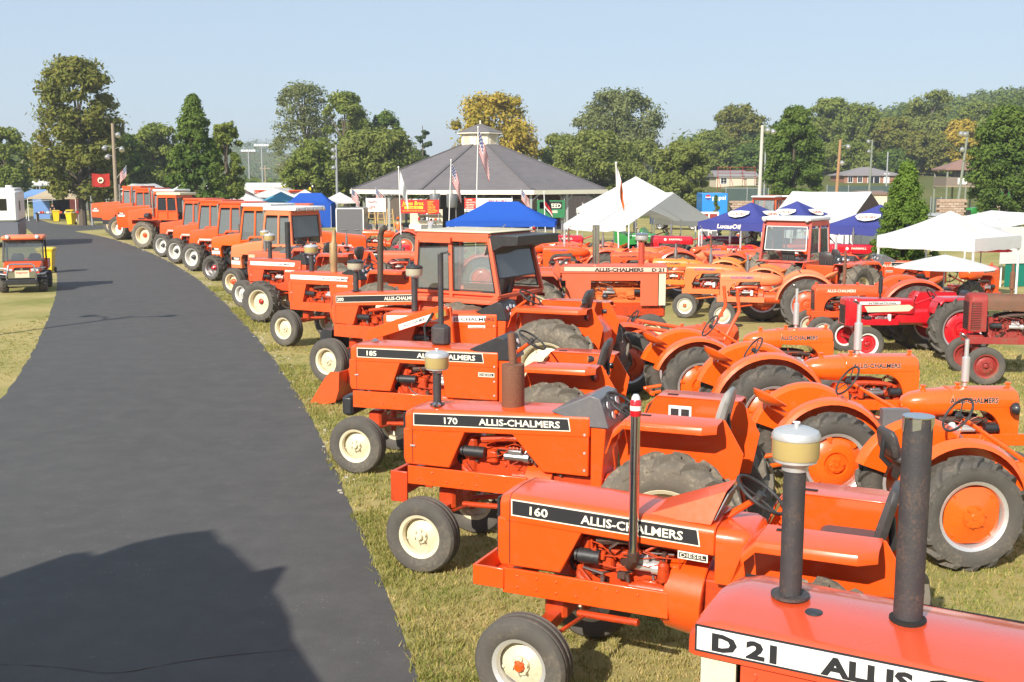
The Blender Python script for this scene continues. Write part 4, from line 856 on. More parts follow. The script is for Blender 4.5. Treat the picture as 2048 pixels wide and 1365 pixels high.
    b = MB(); b.box(((x0 + x1) / 2, 0, z0 - .35), (abs(x1 - x0) * .9, hb * 1.5, .06)); b.box((x0 - .1, 0, z0 - .1), (.2, hb * 1.1, .45), ch=.03); b.ob('cab_floor', M_BLK, c)
    return c
def seven(name, label, X, Y, th, P, group='orange tractors nosed up to the road'):
    """cab tractor with a low sloping hood, origin under the front axle"""
    g = dict(style='70', body=M_OR, fr=.48, fw=.42, tf=.68, wb=2.75, rr=.92, rw=.5, tr=.85, num='7080', rimf=M_STEEL, hubf=M_OR, discf=M_STEEL, fk='lug', roofm=None, lights=0, xf=.5, roofh=.1, tyr=M_TYRE, stackp=None, seed=2)
    g.update(P); g = type('g', (), g); B = g.body; t = thing(name, label, 'tractor', (X, Y, 0), R(th), group)
    hw = .34
    if g.style == '70':
        prof = [(g.xf, .92, 1.66, .30), (g.xf - .05, .90, 1.74, hw), (g.xf - .5, .92, 1.80, hw), (-.3, 1.32, 1.86, hw), (-1.5, 1.36, 1.98, hw + .02)]
        b = MB(); b.loft([hood_ring(x, h2, 1.42, zt, .10, .015) for x, zb, zt, h2 in prof][::-1])
        b.prism([(g.xf - .02, .92), (g.xf + .0, 1.43), (-.12, 1.43), (-.02, 1.30), (-.06, .92)], -hw + .004, hw - .004)
        b.prism([(-1.1, 1.43), (-1.15, 1.1), (-1.5, 1.1), (-1.5, 1.43)], -hw + .004, hw - .004); hood = b.ob('hood', B, t, bev=.015)
        for s in (1, -1):
            d = side_strip(t, g.xf - .04, .04, 1.26, .12, hw, s, 0, M_TXK, M_TXK); text(d, g.num, .11, M_TXW, (g.xf - .16 if s > 0 else .08, s * (hw + .004), 1.22), (-s, 0, 0), bold=.04, width=.27)
            d = side_strip(t, g.xf - .04, .02, 1.12, .13, hw, s, 0, M_WHITE, M_WHITE); text(d, 'ALLIS-CHALMERS', .05, M_TXO, (g.xf - .08 if s > 0 else .06, s * (hw + .004), 1.10), (-s, 0, 0), bold=.0, width=.36)
    else:
        b = MB(); prof = [(g.xf + .1, 1.70, .31), (g.xf + .04, 1.80, hw), (-.4, 1.90, hw), (-1.5, 2.02, hw + .02)]
        b.loft([hood_ring(x, h2, 1.44, zt, .09, .015) for x, zt, h2 in prof][::-1])
        b.prism([(g.xf + .08, .95), (g.xf + .1, 1.45), (-1.5, 1.45), (-1.5, 1.36), (-.02, 1.32), (.06, .95)], -hw + .004, hw - .004); hood = b.ob('hood', B, t, bev=.015)
        for s in (1, -1):
            d = side_strip(t, .0, -1.0, 1.40, .08, hw, s, 0, M_WHITE, M_WHITE); text(d, 'ALLIS-CHALMERS', .08, M_TXR, (-.02 if s > 0 else -.98, s * (hw + .004), 1.37), (-s, 0, 0), bold=.02, width=.95)
            q = MB(); q.prism([(.06, 1.36), (.02, 1.36), (.10, 1.0), (.13, 1.0)], s * hw, s * (hw + .004)); q.ob('decal', M_WHITE, t)
    q = MB(); q.box((g.xf + (.006 if g.style == '70' else .106), 0, 1.32), (.02, hw * 1.7, .6)); q.ob('grille', M_BLK, t)
    b = MB(); b.box((g.xf + .02, 0, .82), (.5, hw * 1.9, .16), ch=.02); b.ob('front_frame', M_BLK, t)
    engine(t, -1.1, -.1, .75, 1.42, hw * .95, M_DARK if g.style == '70' else M_ENG, g.seed)
    b = MB()
    for s in (1, -1): b.box((-.5, s * .26, .78), (1.8, .05, .2))
    b.box((-1.9, 0, .85), (1.6, .45, .5), ch=.05); b.ob('chassis', M_BLK, t)
    b = MB(); b.cyl((0, -g.tf, g.fr), (0, g.tf, g.fr), .09, n=12); b.sphere((0, 0, g.fr), .2); b.ob('front_axle', g.body, t)
    b = MB(); b.cyl((-g.wb, -g.tr - .1, g.rr), (-g.wb, g.tr + .1, g.rr), .11, n=12); b.box((-g.wb, 0, g.rr), (.6, .5, .6), ch=.06); b.ob('rear_axle', M_BLK, t)
    for s in (1, -1):
        wheel(t, 'front_wheel', (0, s * g.tf, g.fr), g.fr, g.fw, g.fr * .6, s, g.fk, g.tyr, g.rimf, g.discf, g.hubf, 'plain', -.12, (.10, .16), 0, .4)
        wheel(t, 'rear_wheel', (-g.wb, s * g.tr, g.rr), g.rr, g.rw, g.rr * .56, s, 'lug', M_TYRE, M_RIMW, M_OR, M_OR, 'dome', 0, (.09, .14), 0, .2)
    cab(t, -1.5, -2.95, -1.72, -2.85, .74, .70, 1.55, 1.75, 1.66, 2.93, B, g.roofm or B, .55, (.12, .3, g.roofh), None, g.lights)
    flat_fender(t, -2.2, -3.2, 1.88, .5, .95, B, False)
    if g.stackp:
        x, z0, z1, r, m, bend = g.stackp
        stack(t, [(x, .2, z0), (x, .2, z1 - .12)] + ([(x, .2, z1 - .04), (x - .05, .2, z1 + .02), (x - .14, .2, z1 + .05)] if bend else [(x, .2, z1)]), r, m)
    return t, g
def articulated(name, label, X, Y, th, body, roofm, num=None, group='orange tractors nosed up to the road', dual=True, wide=1.0, hoodz=2.15, cabz=3.35, style='box', tm=M_TYRE, nose=0.0):
    """large four-wheel-drive tractor bending in the middle, origin under the front axle"""
    t = thing(name, label, 'tractor', (X, Y, 0), R(th), group); hw = .46
    b = MB(); b.loft([hood_ring(x, hw, zb, zt, .1, .02) for x, zb, zt in ((1.5 + nose, 1.35, hoodz - .2), (1.42 + nose, 1.3, hoodz - .1), (.6, 1.25, hoodz), (-.9, 1.3, hoodz + .08))][::-1]); b.ob('hood', body, t, bev=.015)
    b = MB(); b.prism([(1.45 + nose, 1.0), (1.5 + nose, 1.34), (.85, 1.34), (.8, 1.0)], -hw + .01, hw - .01); b.ob('nose', M_BLK if style == 'duals' else body, t, bev=.01)
    b = MB(); b.box((1.51 + nose, 0, 1.65), (.02, hw * 1.6, .6)); b.ob('grille', M_BLK, t)
    for s in (1, -1):
        q = MB(); q.box((.5, s * (hw + .004), 1.6), (.5, .008, .42)); q.ob('engine_opening', M_DARK, t)
        if num:
            d = side_strip(t, 1.38 + nose, .85 + nose, hoodz - .5, .13, hw, s, 0, M_TXK, M_TXK); text(d, num, .11, M_TXW, ((1.25 if s > 0 else .9) + nose, s * (hw + .004), hoodz - .54), (-s, 0, 0), bold=.04, width=.32)
            d = side_strip(t, 1.38 + nose, .82 + nose, hoodz - .65, .12, hw, s, 0, M_WHITE, M_WHITE)
    engine(t, -.6, .6, .95, 1.5, hw, M_ENG, 5, False)
    b = MB(); b.box((.1, 0, .95), (2.6, .7, .3), ch=.03); b.box((-2.6, 0, .95), (1.9, .8, .4), ch=.05); b.cyl((-1.4, 0, .7), (-1.4, 0, 1.2), .16, n=14); b.ob('chassis', M_BLK, t)
    for x, s in ((0, 1), (0, -1), (-2.9, 1), (-2.9, -1)):
        for k in ((0, 1) if dual else (0,)):
            wheel(t, 'wheel', (x, s * (.85 + k * .62), .82), .82, .55, .48, s, 'lug', tm, M_CREAM, M_CREAM if not dual else M_WHITE, M_OR, 'plain', -.15 if k == (1 if dual else 0) else .1, (.14, .16), 0, .3 * k)
    b = MB()
    for x in (0, -2.9): b.cyl((x, -.9, .82), (x, .9, .82), .12, n=12)
    b.ob('axle', body, t)
    for s in (1, -1):
        b = MB(); b.box((-.1, s * .82, 1.72), (1.5, .6, .03)); b.box((.68, s * .82, 1.6), (.03, .6, .25)); b.ob('fender', body, t, bev=.01)
    cab(t, -.9, -2.35, -.98, -2.25, .78, .76, 1.75, 1.75, 2.25, cabz - .3, body, roofm, .5, (.1, .35, .16), None, 0, glassm=M_DGLASS if style == 'dark' else M_GLASS)
    b = MB(); b.box((-2.9, 0, 1.35), (1.2, 1.0, .35), ch=.05); b.ob('rear_deck', body, t)
    stack(t, [(-.45, .55, 1.9), (-.45, .55, cabz - .55), (-.45, .55, cabz + .05)], .065, M_CHROME)
    b = MB(); b.cyl((-.25, .62, 1.95), (.05, .62, 1.95), .17, n=16); b.cyl((.05, .62, 1.95), (.12, .62, 1.95), .12, n=16); b.ob('air_cleaner', M_BLK, t)
    return t
def clam_fender(root, x, z, Rr, yi, yo, m, a0=5, a1=172, nm='fender'):
    for s in (1, -1):
        b = MB(); rings = []; n = 18
        for i in range(n + 1):
            a = R(a0 + (a1 - a0) * i / n); c, q = math.cos(a), math.sin(a); rings.append([(x + c * r2, s * y, z + q * r2) for y, r2 in ((yi, Rr - .30), (yi, Rr - .02), (yi + .04, Rr + .02), ((yi + yo) / 2, Rr + .04), (yo - .02, Rr + .005), (yo, Rr - .04), (yo - .012, Rr - .042), (yo - .03, Rr - .008), ((yi + yo) / 2, Rr + .027), (yi + .045, Rr + .008), (yi + .012, Rr - .025), (yi + .012, Rr - .30))])
            if s < 0: rings[-1] = rings[-1][::-1]
        b.loft(rings); b.ob(nm, m, root, ang=.7)
def pan_seat(root, c, m, tilt=.35):
    s = sub('seat', root, c); b = MB(); rings = []; n = 20
    for f, up in ((.02, 0), (.5, .012), (.85, .05), (1, .10), (1.03, .105), (.9, .05), (.5, .0), (.02, -.014)):
        rings.append([(f * (.24 * math.cos(2 * PI * j / n)) - .02, f * .235 * math.sin(2 * PI * j / n), up * (1.0 + .25 * max(0, -math.cos(2 * PI * j / n)) - .6 * max(0, math.cos(2 * PI * j / n)))) for j in range(n)])
    b.loft(rings, T=Matrix.Rotation(tilt, 4, 'Y')); b.ob('seat_pan', m, s, ang=.9)
    b = MB(); b.tube([(.0, 0, -.02), (.2, 0, -.14), (.5, 0, -.2)], [.03, .03, .03], 8); b.ob('seat_spring', m, s)
def roundhood(name, label, X, Y, th, P, group):
    """older tractor with a teardrop tank and arched engine opening; origin under the rear axle"""
    g = dict(body=M_BR, eng=None, wb=2.25, L=2.4, zt=1.42, zb=.80, hl=1.55, hw=.22, rr=.62, rw=.30, tr=.70, fr=.36, fw=.17, tf=.70, fend='clam', pan=True, sw=(.10, 1.42), col=True, tyr=M_TYRE, rim=M_SILV, disc=None, rimf=M_CREAM, discf=M_CREAM, txt=M_TXK, halo=True, stackr=.05, stackm=M_SILV, stackx=.55, stackz=.55, flap=True, seed=3, front='wide', rail=True, lampside=False, cap2=True, style='tear', txtw=.62, disc_style='dome', badge='ALLIS-CHALMERS', tail=True)
    g.update(P); g = type('g', (), g); B = g.body; E_ = g.eng or B; D = g.disc or B; t = thing(name, label, 'tractor', (X, Y, 0), R(th), group); L, hw, zt = g.L, g.hw, g.zt
    xt = L - g.hl
    # tank and hood in one teardrop
    def ring(x, a, z0, z1, n=22, p=2.6):
        q = []
        for j in range(n):
            u = 2 * PI * j / n; cu, su = math.cos(u), math.sin(u)
            q.append((x, a * math.copysign(abs(cu) ** (2 / p), cu), (z0 + z1) / 2 + (z1 - z0) / 2 * math.copysign(abs(su) ** (2 / p), su)))
        return q
    b = MB(); top = zt; bt = zt - .36
    if g.style == 'tear':
        b.loft([ring(xt, .03, zt - .24, zt - .17), ring(xt + .04, .10, zt - .29, zt - .11), ring(xt + .14, .165, zt - .34, zt - .06), ring(xt + .32, .205, zt - .37, zt - .02), ring(xt + .55, hw, zt - .38, zt), ring(xt + .62, hw, zt - .36, zt)])
    else:
        b.loft([ring(xt, hw * .7, zt - .32, zt - .08), ring(xt + .05, hw * .92, zt - .35, zt - .03), ring(xt + .3, hw, zt - .36, zt - .01), ring(xt + .6, hw, zt - .36, zt)])
    tank = b.ob('fuel_tank', g.tankm if hasattr(g, 'tankm') else B, t, ang=.9)
    b = MB(); x2 = xt + .6
    hr = lambda x, zb, z1, w2, r=.13: hood_ring(x, w2, zb, z1, r, .02, 6)
    b.loft([hr(x2, zt - .24, zt + .002, hw + .003), hr(L - .1, zt - .22, zt + .002, hw + .003), hr(L - .03, zt - .22, zt - .012, hw), hr(L, zt - .22, zt - .06, hw - .035)])
    # radiator shell and arch
    yy = hw
    arch = [(L - .015, g.zb), (L - .005, zt - .2), (x2, zt - .2), (x2, zt - .24)]
    for i in range(9):
        a = PI / 2 * (1 - i / 8); arch.append((L - .24 - .30 + .30 * math.cos(a) if g.style != 'box' else L - .2, zt - .26 - (.34 - .34 * math.sin(a))))
    arch += [(L - .24, g.zb)]
    b.prism(arch, -yy, yy); hood = b.ob('hood', B, t, bev=.012, ang=.7)
    q = MB(); q.box((L - .004, 0, (g.zb + zt) / 2 - .03), (.012, hw * 1.4, (zt - g.zb) * .72))
    for i in range(7): q.box((L + .006, 0, g.zb + .08 + i * .07), (.01, hw * 1.35, .014))
    q.ob('grille', M_BLK, t)
    for s in (1, -1):
        w3 = g.txtw; x0 = L - .30 - (w3 if s < 0 else 0); zz = zt - .16
        if g.badge:
            if g.halo: text(t, g.badge, .095, M_TXW, (x0, s * (hw + .006), zz - .002), (-s, 0, 0), bold=.045, width=w3 * 1.01, name='decal')
            text(t, g.badge, .095, g.txt, (x0, s * (hw + .009), zz), (-s, 0, 0), bold=.022 if g.halo else .02, width=w3, name='decal')
    for x in ([xt + .3, L - .08] + ([xt + .75] if g.cap2 else [])): b = MB(); b.lathe([(.001, 0), (.035, 0), (.035, .02), (.022, .03), (.022, .045), (.04, .05), (.04, .065), (.001, .07)], 14, 'z', (x, 0, zt - (.03 if x == xt + .3 else .0)), closed_prof=True); b.ob('filler_cap', B, t)
    engine(t, L - 1.12, L - .26, .72, zt - .34, hw * 1.15, E_ if E_ is not B else M_ENG, g.seed)
    b = MB(); b.cyl((0.1, 0, .80), (L - 1.05, 0, .80), .15, .17, 16); b.cyl((L - 1.2, 0, .82), (L - 1.05, 0, .82), .24, n=20); b.box((0, 0, g.rr), (.5, .42, .5), ch=.08); b.cyl((0, -g.tr, g.rr), (0, g.tr, g.rr), .085, n=14)
    b.box((.1, 0, g.rr + .3), (.45, .36, .3), ch=.06); b.ob('transmission', E_, t, bev=.01)
    if g.rail:
        for s in (1, -1):
            b = MB(); b.box((L - .58, s * (hw + .02), .76), (1.3, .035, .15))
            for i in range(6): b.cyl((L - 1.1 + i * .21, s * (hw + .03), .77), (L - 1.1 + i * .21, s * (hw + .046), .77), .013, n=6)
            b.ob('frame_rail', B, t, bev=.005)
    b = MB(); az = g.fr + .16; b.beam((g.wb, -g.tf + .1, az), (g.wb, g.tf - .1, az), .07, .08)
    for s in (1, -1): b.cyl((g.wb, s * (g.tf - .1), g.fr - .03), (g.wb, s * (g.tf - .1), az + .08), .03, n=10); b.tube([(g.wb, s * (g.tf - .12), az), (g.wb - .8, s * .12, .6)], .022, 8)
    b.box((g.wb, 0, az + .1), (.14, .2, .24), ch=.02); b.ob('front_axle', E_, t)
    for s in (1, -1):
        tf = g.tf if g.front == 'wide' else .18
        wheel(t, 'front_wheel', (g.wb, s * tf, g.fr), g.fr, g.fw, g.fr * .60, s, 'rib', g.tyr, g.rimf, g.discf, B, 'plain', .02, (.035, .07), getattr(g, 'steer', 0))
        wheel(t, 'rear_wheel', (0, s * g.tr, g.rr), g.rr, g.rw, g.rr * .60, s, 'lug', g.tyr, g.rim, D, D, g.disc_style, .22, (.06, .06), 0, .2 + s)
    if g.fend == 'clam': clam_fender(t, 0, g.rr, g.rr + .13, .42, g.tr - .06, B, 8, 160)
    if g.pan: pan_seat(t, (-.62, 0, g.rr * 2 - .02), B, .3)
    else: seat(t, (-.35, 0, 1.05), .42, M_VINYL, back=.3)
    if g.sw:
        steering_wheel(t, (g.sw[0], .0, g.sw[1]), .95, .21, M_RUB, base=(xt + .35, .0, zt - .52) if g.col else (g.sw[0] + .4, 0, g.sw[1] - .4), cm=B)
    b = MB(); b.box((.42, 0, .98), (.3, .4, .34), ch=.03); b.tube([(.2, .1, 1.0), (.32, .12, 1.35)], .01, 6); b.tube([(.3, -.12, 1.0), (.4, -.15, 1.3)], .01, 6); b.box((.1, 0, .62), (.8, .7, .03)); b.box((-.05, -.36, 1.0), (.5, .05, .22), ch=.02); b.ob('control_box', E_, t, bev=.008)
    b = MB(); b.tube([(-.25, .2, .5), (-.75, .25, .42)], .03, 8); b.tube([(-.25, -.2, .5), (-.75, -.25, .42)], .03, 8); b.box((-.7, 0, .42), (.06, .6, .05)); b.ob('drawbar', E_, t)
    if g.stackm:
        x = L - g.stackx; r = g.stackr; o = stack(t, [(x, .06, zt - .05), (x, .06, zt + .05), (x, .06, zt + .07), (x, .06, zt + g.stackz * .62), (x, .06, zt + g.stackz * .64), (x, .06, zt + g.stackz)], [r * .5, r * .5, r, r, r * .55, r * .55], g.stackm)
        if g.flap: b = MB(); b.tube([(x, .06, zt + g.stackz + .005), (x - .1, .06, zt + g.stackz + .05)], .012, 6); b.lathe([(.001, 0), (.05, 0), (.05, .01), (.001, .01)], 12, 'z', T=Matrix.Translation((x - .06, .06, zt + g.stackz + .05)) @ Matrix.Rotation(.7, 4, 'Y'), closed_prof=True); b.ob('rain_flap', M_STEEL, o)
    if g.lampside:
        for s in (1, -1): lamp(t, (L - .1, s * (hw + .1), zt - .22), (1, 0, 0), .085, M_BLK, M_LAMP)
    return t, g
def farmall(name, label, X, Y, th, P, group):
    """red row-crop tractor with a long straight hood; origin under the rear axle"""
    g = dict(body=M_RED, wb=2.35, L=2.55, zt=1.62, zb=.95, hw=.24, rr=.72, rw=.34, tr=.78, fr=.37, fw=.18, tf=.22, rim=M_SILV, disc=None, discf=None, rimf=None, badge='FARMALL', stripe=None, txt=M_TXW, slots=False, tyr=M_TYRE, boxy=False, stackm=M_STEEL, seed=4, fend=False, eng=None, seatm=M_VINYL, steer=0)
    g.update(P); g = type('g', (), g); B = g.body; t = thing(name, label, 'tractor', (X, Y, 0), R(th), group); L, hw, zt = g.L, g.hw, g.zt
    D = g.disc or B; r = .05 if g.boxy else .14
    b = MB(); b.loft([hood_ring(.78, hw * .75, zt - .34, zt - .10, r * .6, .02), hood_ring(.86, hw, zt - .36, zt - .02, r, .02), hood_ring(L - .34, hw, zt - .30, zt, r, .02)]); b.ob('hood', getattr(g, 'hoodm', B), t, bev=.01, ang=.8)
    b = MB(); b.loft([hood_ring(L - .345, hw + .02, g.zb, zt + .012, r, .02), hood_ring(L - .06, hw + .02, g.zb, zt + .012, r, .02), hood_ring(L, hw - .03, g.zb + .02, zt - .03, r, .02)]); sh = b.ob('radiator_shell', B, t, bev=.012, ang=.8)
    b = MB()
    for i in range(16):
        z = g.zb + .06 + i * (zt - g.zb - .22) / 15; b.box((L + .002, 0, z), (.02, hw * 1.5, .014))
        if g.slots:
            for s in (1, -1): b.box((L - .13, s * (hw + .022), z), (.2, .006, .013))
    b.ob('grille', M_DARK, sh)
    if g.stripe:
        for s in (1, -1):
            q = MB(); q.prism([(L - .42, zt - .17), (.95, zt - .14), (.85, zt - .20), (.95, zt - .29), (L - .50, zt - .31)], s * (hw + .001), s * (hw + .006)); q.ob('side_stripe', g.stripe, t)
            q = MB(); q.prism([(L - .3, zt - .06), (L - 1.25, zt - .06), (L - 1.25, zt - .13), (L - .3, zt - .13)], s * (hw + .021), s * (hw + .024)); d = q.ob('nameplate', M_WHITE, t)
            text(d, g.badge, .055, M_TXK, ((L - .5) if s > 0 else L - 1.2, s * (hw + .026), zt - .117), (-s, 0, 0), bold=.03, width=.66)
    elif g.badge:
        for s in (1, -1): text(t, g.badge, .10, g.txt, (L - .75 - (.55 if s < 0 else 0), s * (hw + .004), zt - .17), (-s, 0, 0), bold=.03, width=.55, name='decal')
        for s in (1, -1):
            q = MB(); q.cyl((L - .6, s * hw, zt - .14), (L - .6, s * (hw + .006), zt - .14), .055, n=18); q.ob('round_emblem', M_WHITE, t)
    engine(t, 1.15, L - .4, .75, zt - .32, hw * 1.05, g.eng or B, g.seed)
    b = MB(); b.box((.6, 0, .92), (1.25, .38, .36), ch=.06); b.box((.05, 0, g.rr + .05), (.55, .45, .55), ch=.07); b.cyl((0, -g.tr, g.rr), (0, g.tr, g.rr), .09, n=14); b.ob('transmission', g.eng or B, t, bev=.01)
    for s in (1, -1): b = MB(); b.box((L - .62, s * (hw - .01), .82), (1.25, .04, .14)); b.ob('frame_rail', g.eng or B, t, bev=.005)
    b = MB(); b.cyl((g.wb, 0, .35), (g.wb, 0, .95), .06, n=12); b.beam((g.wb, -g.tf, g.fr + .02), (g.wb, g.tf, g.fr + .02), .08)
    if g.tf > .4: b.tube([(g.wb, -g.tf, g.fr + .05), (g.wb, -g.tf + .08, g.fr + .25), (g.wb, g.tf - .08, g.fr + .25), (g.wb, g.tf, g.fr + .05)], .045, 8)
    b.box((g.wb + .02, 0, .82), (.3, .34, .2), ch=.03); b.ob('front_axle', B, t)
    for s in (1, -1):
        wheel(t, 'front_wheel', (g.wb, s * g.tf, g.fr), g.fr, g.fw, g.fr * .62, s, 'rib', g.tyr, g.rimf or B, g.discf or B, B, 'plain', .02, (.045, .06), g.steer)
        wheel(t, 'rear_wheel', (0, s * g.tr, g.rr), g.rr, g.rw, g.rr * .62, s, 'lug', g.tyr, g.rim, D, D, 'dome', .15, (.07, .07), 0, .3)
    if g.fend:
        flat_fender(t, .42, -.42, g.rr + .82 if g.fend == 'high' else g.rr + .72, .45, .9, B, False)
    steering_wheel(t, (.28, 0, zt + .02), .9, .22, M_RUB, base=(.85, 0, zt - .2), cm=B); seat(t, (-.2, 0, 1.2), .46, g.seatm, back=.3)
    b = MB(); b.box((.2, 0, .7), (.7, .8, .03)); b.tube([(-.3, .2, .55), (-.8, .25, .45)], .03, 8); b.tube([(-.3, -.2, .55), (-.8, -.25, .45)], .03, 8); b.ob('drawbar', B, t)
    x = L - .85; stack(t, [(x, .05, zt - .03), (x, .05, zt + .1), (x, .05, zt + .12), (x, .05, zt + .45), (x, .05, zt + .47), (x, .05, zt + .62)], [.025, .025, .05, .05, .028, .028], g.stackm)
    return t, g
# ================================================================== the row along the road
ROW = 'orange tractors nosed up to the road'
# big faded tractor in the front corner
def old_big(name, label, X, Y, th, P, group):
    """large tractor with a flat overhanging hood lid, origin under the hood's front edge"""
    g = dict(body=M_D21, strip=M_WHITE, z=2.13, hw=.36, num='D 21', cream=M_CREAM, ac=(-.36, 2.95), ex=(-.865, 3.09), L=2.3, faded=False, side_open=False); g.update(P); g = type('g', (), g)
    t = thing(name, label, 'tractor', (X, Y, 0), R(th), group); z, hw, L = g.z, g.hw, g.L
    b = MB(); b.loft([hood_ring(x, hw + e, z - .17, z + dz, .045, .045) for x, e, dz in ((0, -.02, -.07), (-.03, 0, -.03), (-.14, 0, .0), (-L, 0, -.02))][::-1]); b.ob('hood', g.body, t, bev=.01)
    for s in (1, -1):
        d = side_strip(t, -.035, -L + .1, z - .085, .125, hw, s, -.006, g.strip, M_TXK)
        text(d, g.num, .105, M_TXK, (-.11 if s > 0 else -.40, s * (hw + .0045), z - .125), (-s, 0, 0), bold=.05, width=.29)
        text(d, 'ALLIS-CHALMERS', .11, M_TXK, ((-.60 if s > 0 else -1.75), s * (hw + .0045), z - .125), (-s, 0, 0), bold=.045, width=1.17)
        q = MB(); q.box((-.14, s * (hw - .025), z - .56), (.16, .02, .76)); q.ob('cream_band', g.cream, t)
        q = MB(); q.box((-.24 - (L - .3) / 2, s * (hw - .03), z - .26), (L - .3, .02, .18))
        if g.side_open: q.box((-.45, s * (hw - .03), z - .65), (.42, .02, .6)); q.box((-L + .45, s * (hw - .03), z - .65), (.6, .02, .6))
        else: q.box((-.24 - (L - .3) / 2, s * (hw - .03), z - .65), (L - .3, .02, .58))
        for i in range(5): q.cyl((-.3 - i * .4, s * (hw - .02), z - .22), (-.3 - i * .4, s * (hw - .012), z - .22), .016, n=8)
        q.ob('side_panel', g.body, t)
    b = MB(); b.box((-.08, 0, z - .6), (.06, hw * 1.8, .8)); b.ob('grille', M_BLK, t)
    engine(t, -L + .2, -.35, .95, z - .25, hw * .85, M_ENG if not g.faded else M_OLD, 9, g.side_open)
    b = MB(); b.box((-1.2, 0, .95), (2.3, .5, .35), ch=.04); b.box((-2.9, 0, 1.0), (1.3, .55, .6), ch=.06); b.ob('chassis', M_ENG, t)
    b = MB(); b.beam((-.45, -.75, .62), (-.45, .75, .62), .1); b.ob('front_axle', M_ENG, t)
    for s in (1, -1):
        wheel(t, 'front_wheel', (-.45, s * .82, .46), .46, .30, .26, s, 'rib', M_TYRE, M_CREAM, M_CREAM, M_OR, 'cut', 0)
        wheel(t, 'rear_wheel', (-3.25, s * .9, .88), .88, .5, .5, s, 'lug', M_TYRED, M_CREAM, M_CREAM, M_ENG, 'dome')
    b = MB(); b.cyl((-3.25, -.9, .88), (-3.25, .9, .88), .11, n=12); b.ob('rear_axle', M_ENG, t)
    flat_fender(t, -2.75, -3.8, 1.9, .5, .95, g.body, False); steering_wheel(t, (-2.55, 0, 2.05), .6, .21, base=(-2.25, 0, 1.85)); seat(t, (-3.2, 0, 1.6))
    b = MB(); b.prism([(-L + .02, z - .03), (-L - .05, z + .1), (-L - .2, z - .2), (-L, z - .3)], -hw, hw); b.ob('dash_cowl', g.body, t)
    b = MB(); b.lathe([(.001, 0), (.044, 0), (.044, .018), (.036, .026), (.001, .028)], 20, 'z', (-.49, .10, z + .008), closed_prof=True); b.ob('radiator_cap', M_BLK, t)
    return t
t = old_big('tractor', 'nearest red orange tractor with white hood stripe, cut off at the bottom right corner', .96, 4.972, 150.4, {}, ROW)
a = air_cleaner(t, (-.355, 0, 2.172), 2.965, .105, .145, .05, M_PIPE); a.rotation_euler = (0, 0, 0)
o = stack(t, [(-.868, 0, 2.0), (-.868, 0, 2.3), (-.868, 0, 3.06)], .062)
b = MB(); b.cyl((-.868, 0, 3.062), (-.868, 0, 3.068), .066, n=16)
for i in range(5): a_ = 2 * PI * i / 5 + .4; b.plate([(-.868 + .0645 * math.cos(a_ - .3), .0645 * math.sin(a_ - .3), 3.066), (-.868 + .0645 * math.cos(a_ + .3), .0645 * math.sin(a_ + .3), 3.066), (-.868 + .066 * math.cos(a_ + .25), .066 * math.sin(a_ + .25), 3.0 + .02 * (i % 3)), (-.868 + .066 * math.cos(a_ - .25), .066 * math.sin(a_ - .25), 3.01)], .002)
b.ob('foil_cover', M_CHROME, o)
b = MB(); b.lathe([(.062, 2.150), (.078, 2.150), (.078, 2.176), (.062, 2.180)], 20, 'z', (-.868, 0, 0), closed_prof=True); b.ob('pipe_collar', M_DARK, o)
t, g = hundred('tractor', 'glossy orange tractor with black hood stripe and open front tray, second from the camera', .404, 8.719, 155.9, dict(xf=.44, xr=-1.35, zb=.955, zt=1.555, zt2=1.50, wb=2.15, rr=.68, zmid=1.325, slant=(-.30, -.11), rear=None, num='160', numx=-.27, txt=(-.29, .82), dash='cowl', fend=(-1.76, -2.55, 1.62), seat=(-2.28, 1.42), sw=(-1.62, 1.70), bump='tray', corner=.07, rimf=M_SILV, hubf=M_OR, fr=.38, fw=.25, tf=.77, rail=(.72, .93), taillamp=False, seed=4), ROW)
stack(t, [(-.66, .2, 1.10), (-.70, .30, 1.13), (-.735, .355, 1.19), (-.735, .36, 1.3), (-.735, .36, 2.30)], .038, M_CHROME)
b = MB(); b.tube([(-.62, .18, 1.09), (-.70, .29, 1.12), (-.733, .352, 1.185), (-.735, .36, 1.24)], [.05, .05, .048, .045], 10); b.ob('manifold_elbow', M_ENGB, t)
bt = thing('soft_drink_can', 'red soft drink can standing upside down on the second tractor\'s exhaust pipe', 'can', t.matrix_local @ Vector((0, 0, 0)))
bt.location = Matrix.Translation((.404, 8.719, 0)) @ Matrix.Rotation(R(155.9), 4, 'Z') @ Vector((-.735, .36, 2.30))
b = MB(); b.lathe([(.001, 0), (.040, 0), (.043, .01), (.043, .11), (.036, .125), (.001, .125)], 18, 'z', closed_prof=True); b.ob('can_body', M_RED, bt); b = MB(); b.lathe([(.001, .126), (.035, .126), (.031, .145), (.018, .165), (.001, .165)], 16, 'z', closed_prof=True); b.ob('bottle_base', M_LAMP, bt)
b = MB(); b.lathe([(.0435, .045), (.0436, .08), (.0434, .08), (.0432, .045)], 18, 'z', closed_prof=True); b.ob('label_band', M_WHITE, bt)
t, g = hundred('tractor', 'orange tractor with black hood stripe, rusty upright muffler and bowl air cleaner', -.667, 11.715, 158.2, dict(xf=.425, xr=-1.68, zb=1.02, zt=1.62, zt2=1.72, wb=2.62, num='170', numx=-.475, txt=(-.474, .90), fend=(-2.18, -3.05, 1.82), seat=(-2.72, 1.56), sw=(-1.95, 1.78), bump='slab', hubf=M_CREAM, seed=1, seatm=M_GREYV, taillamp=False, diesel=False, fr=.395, rr=.76), ROW)
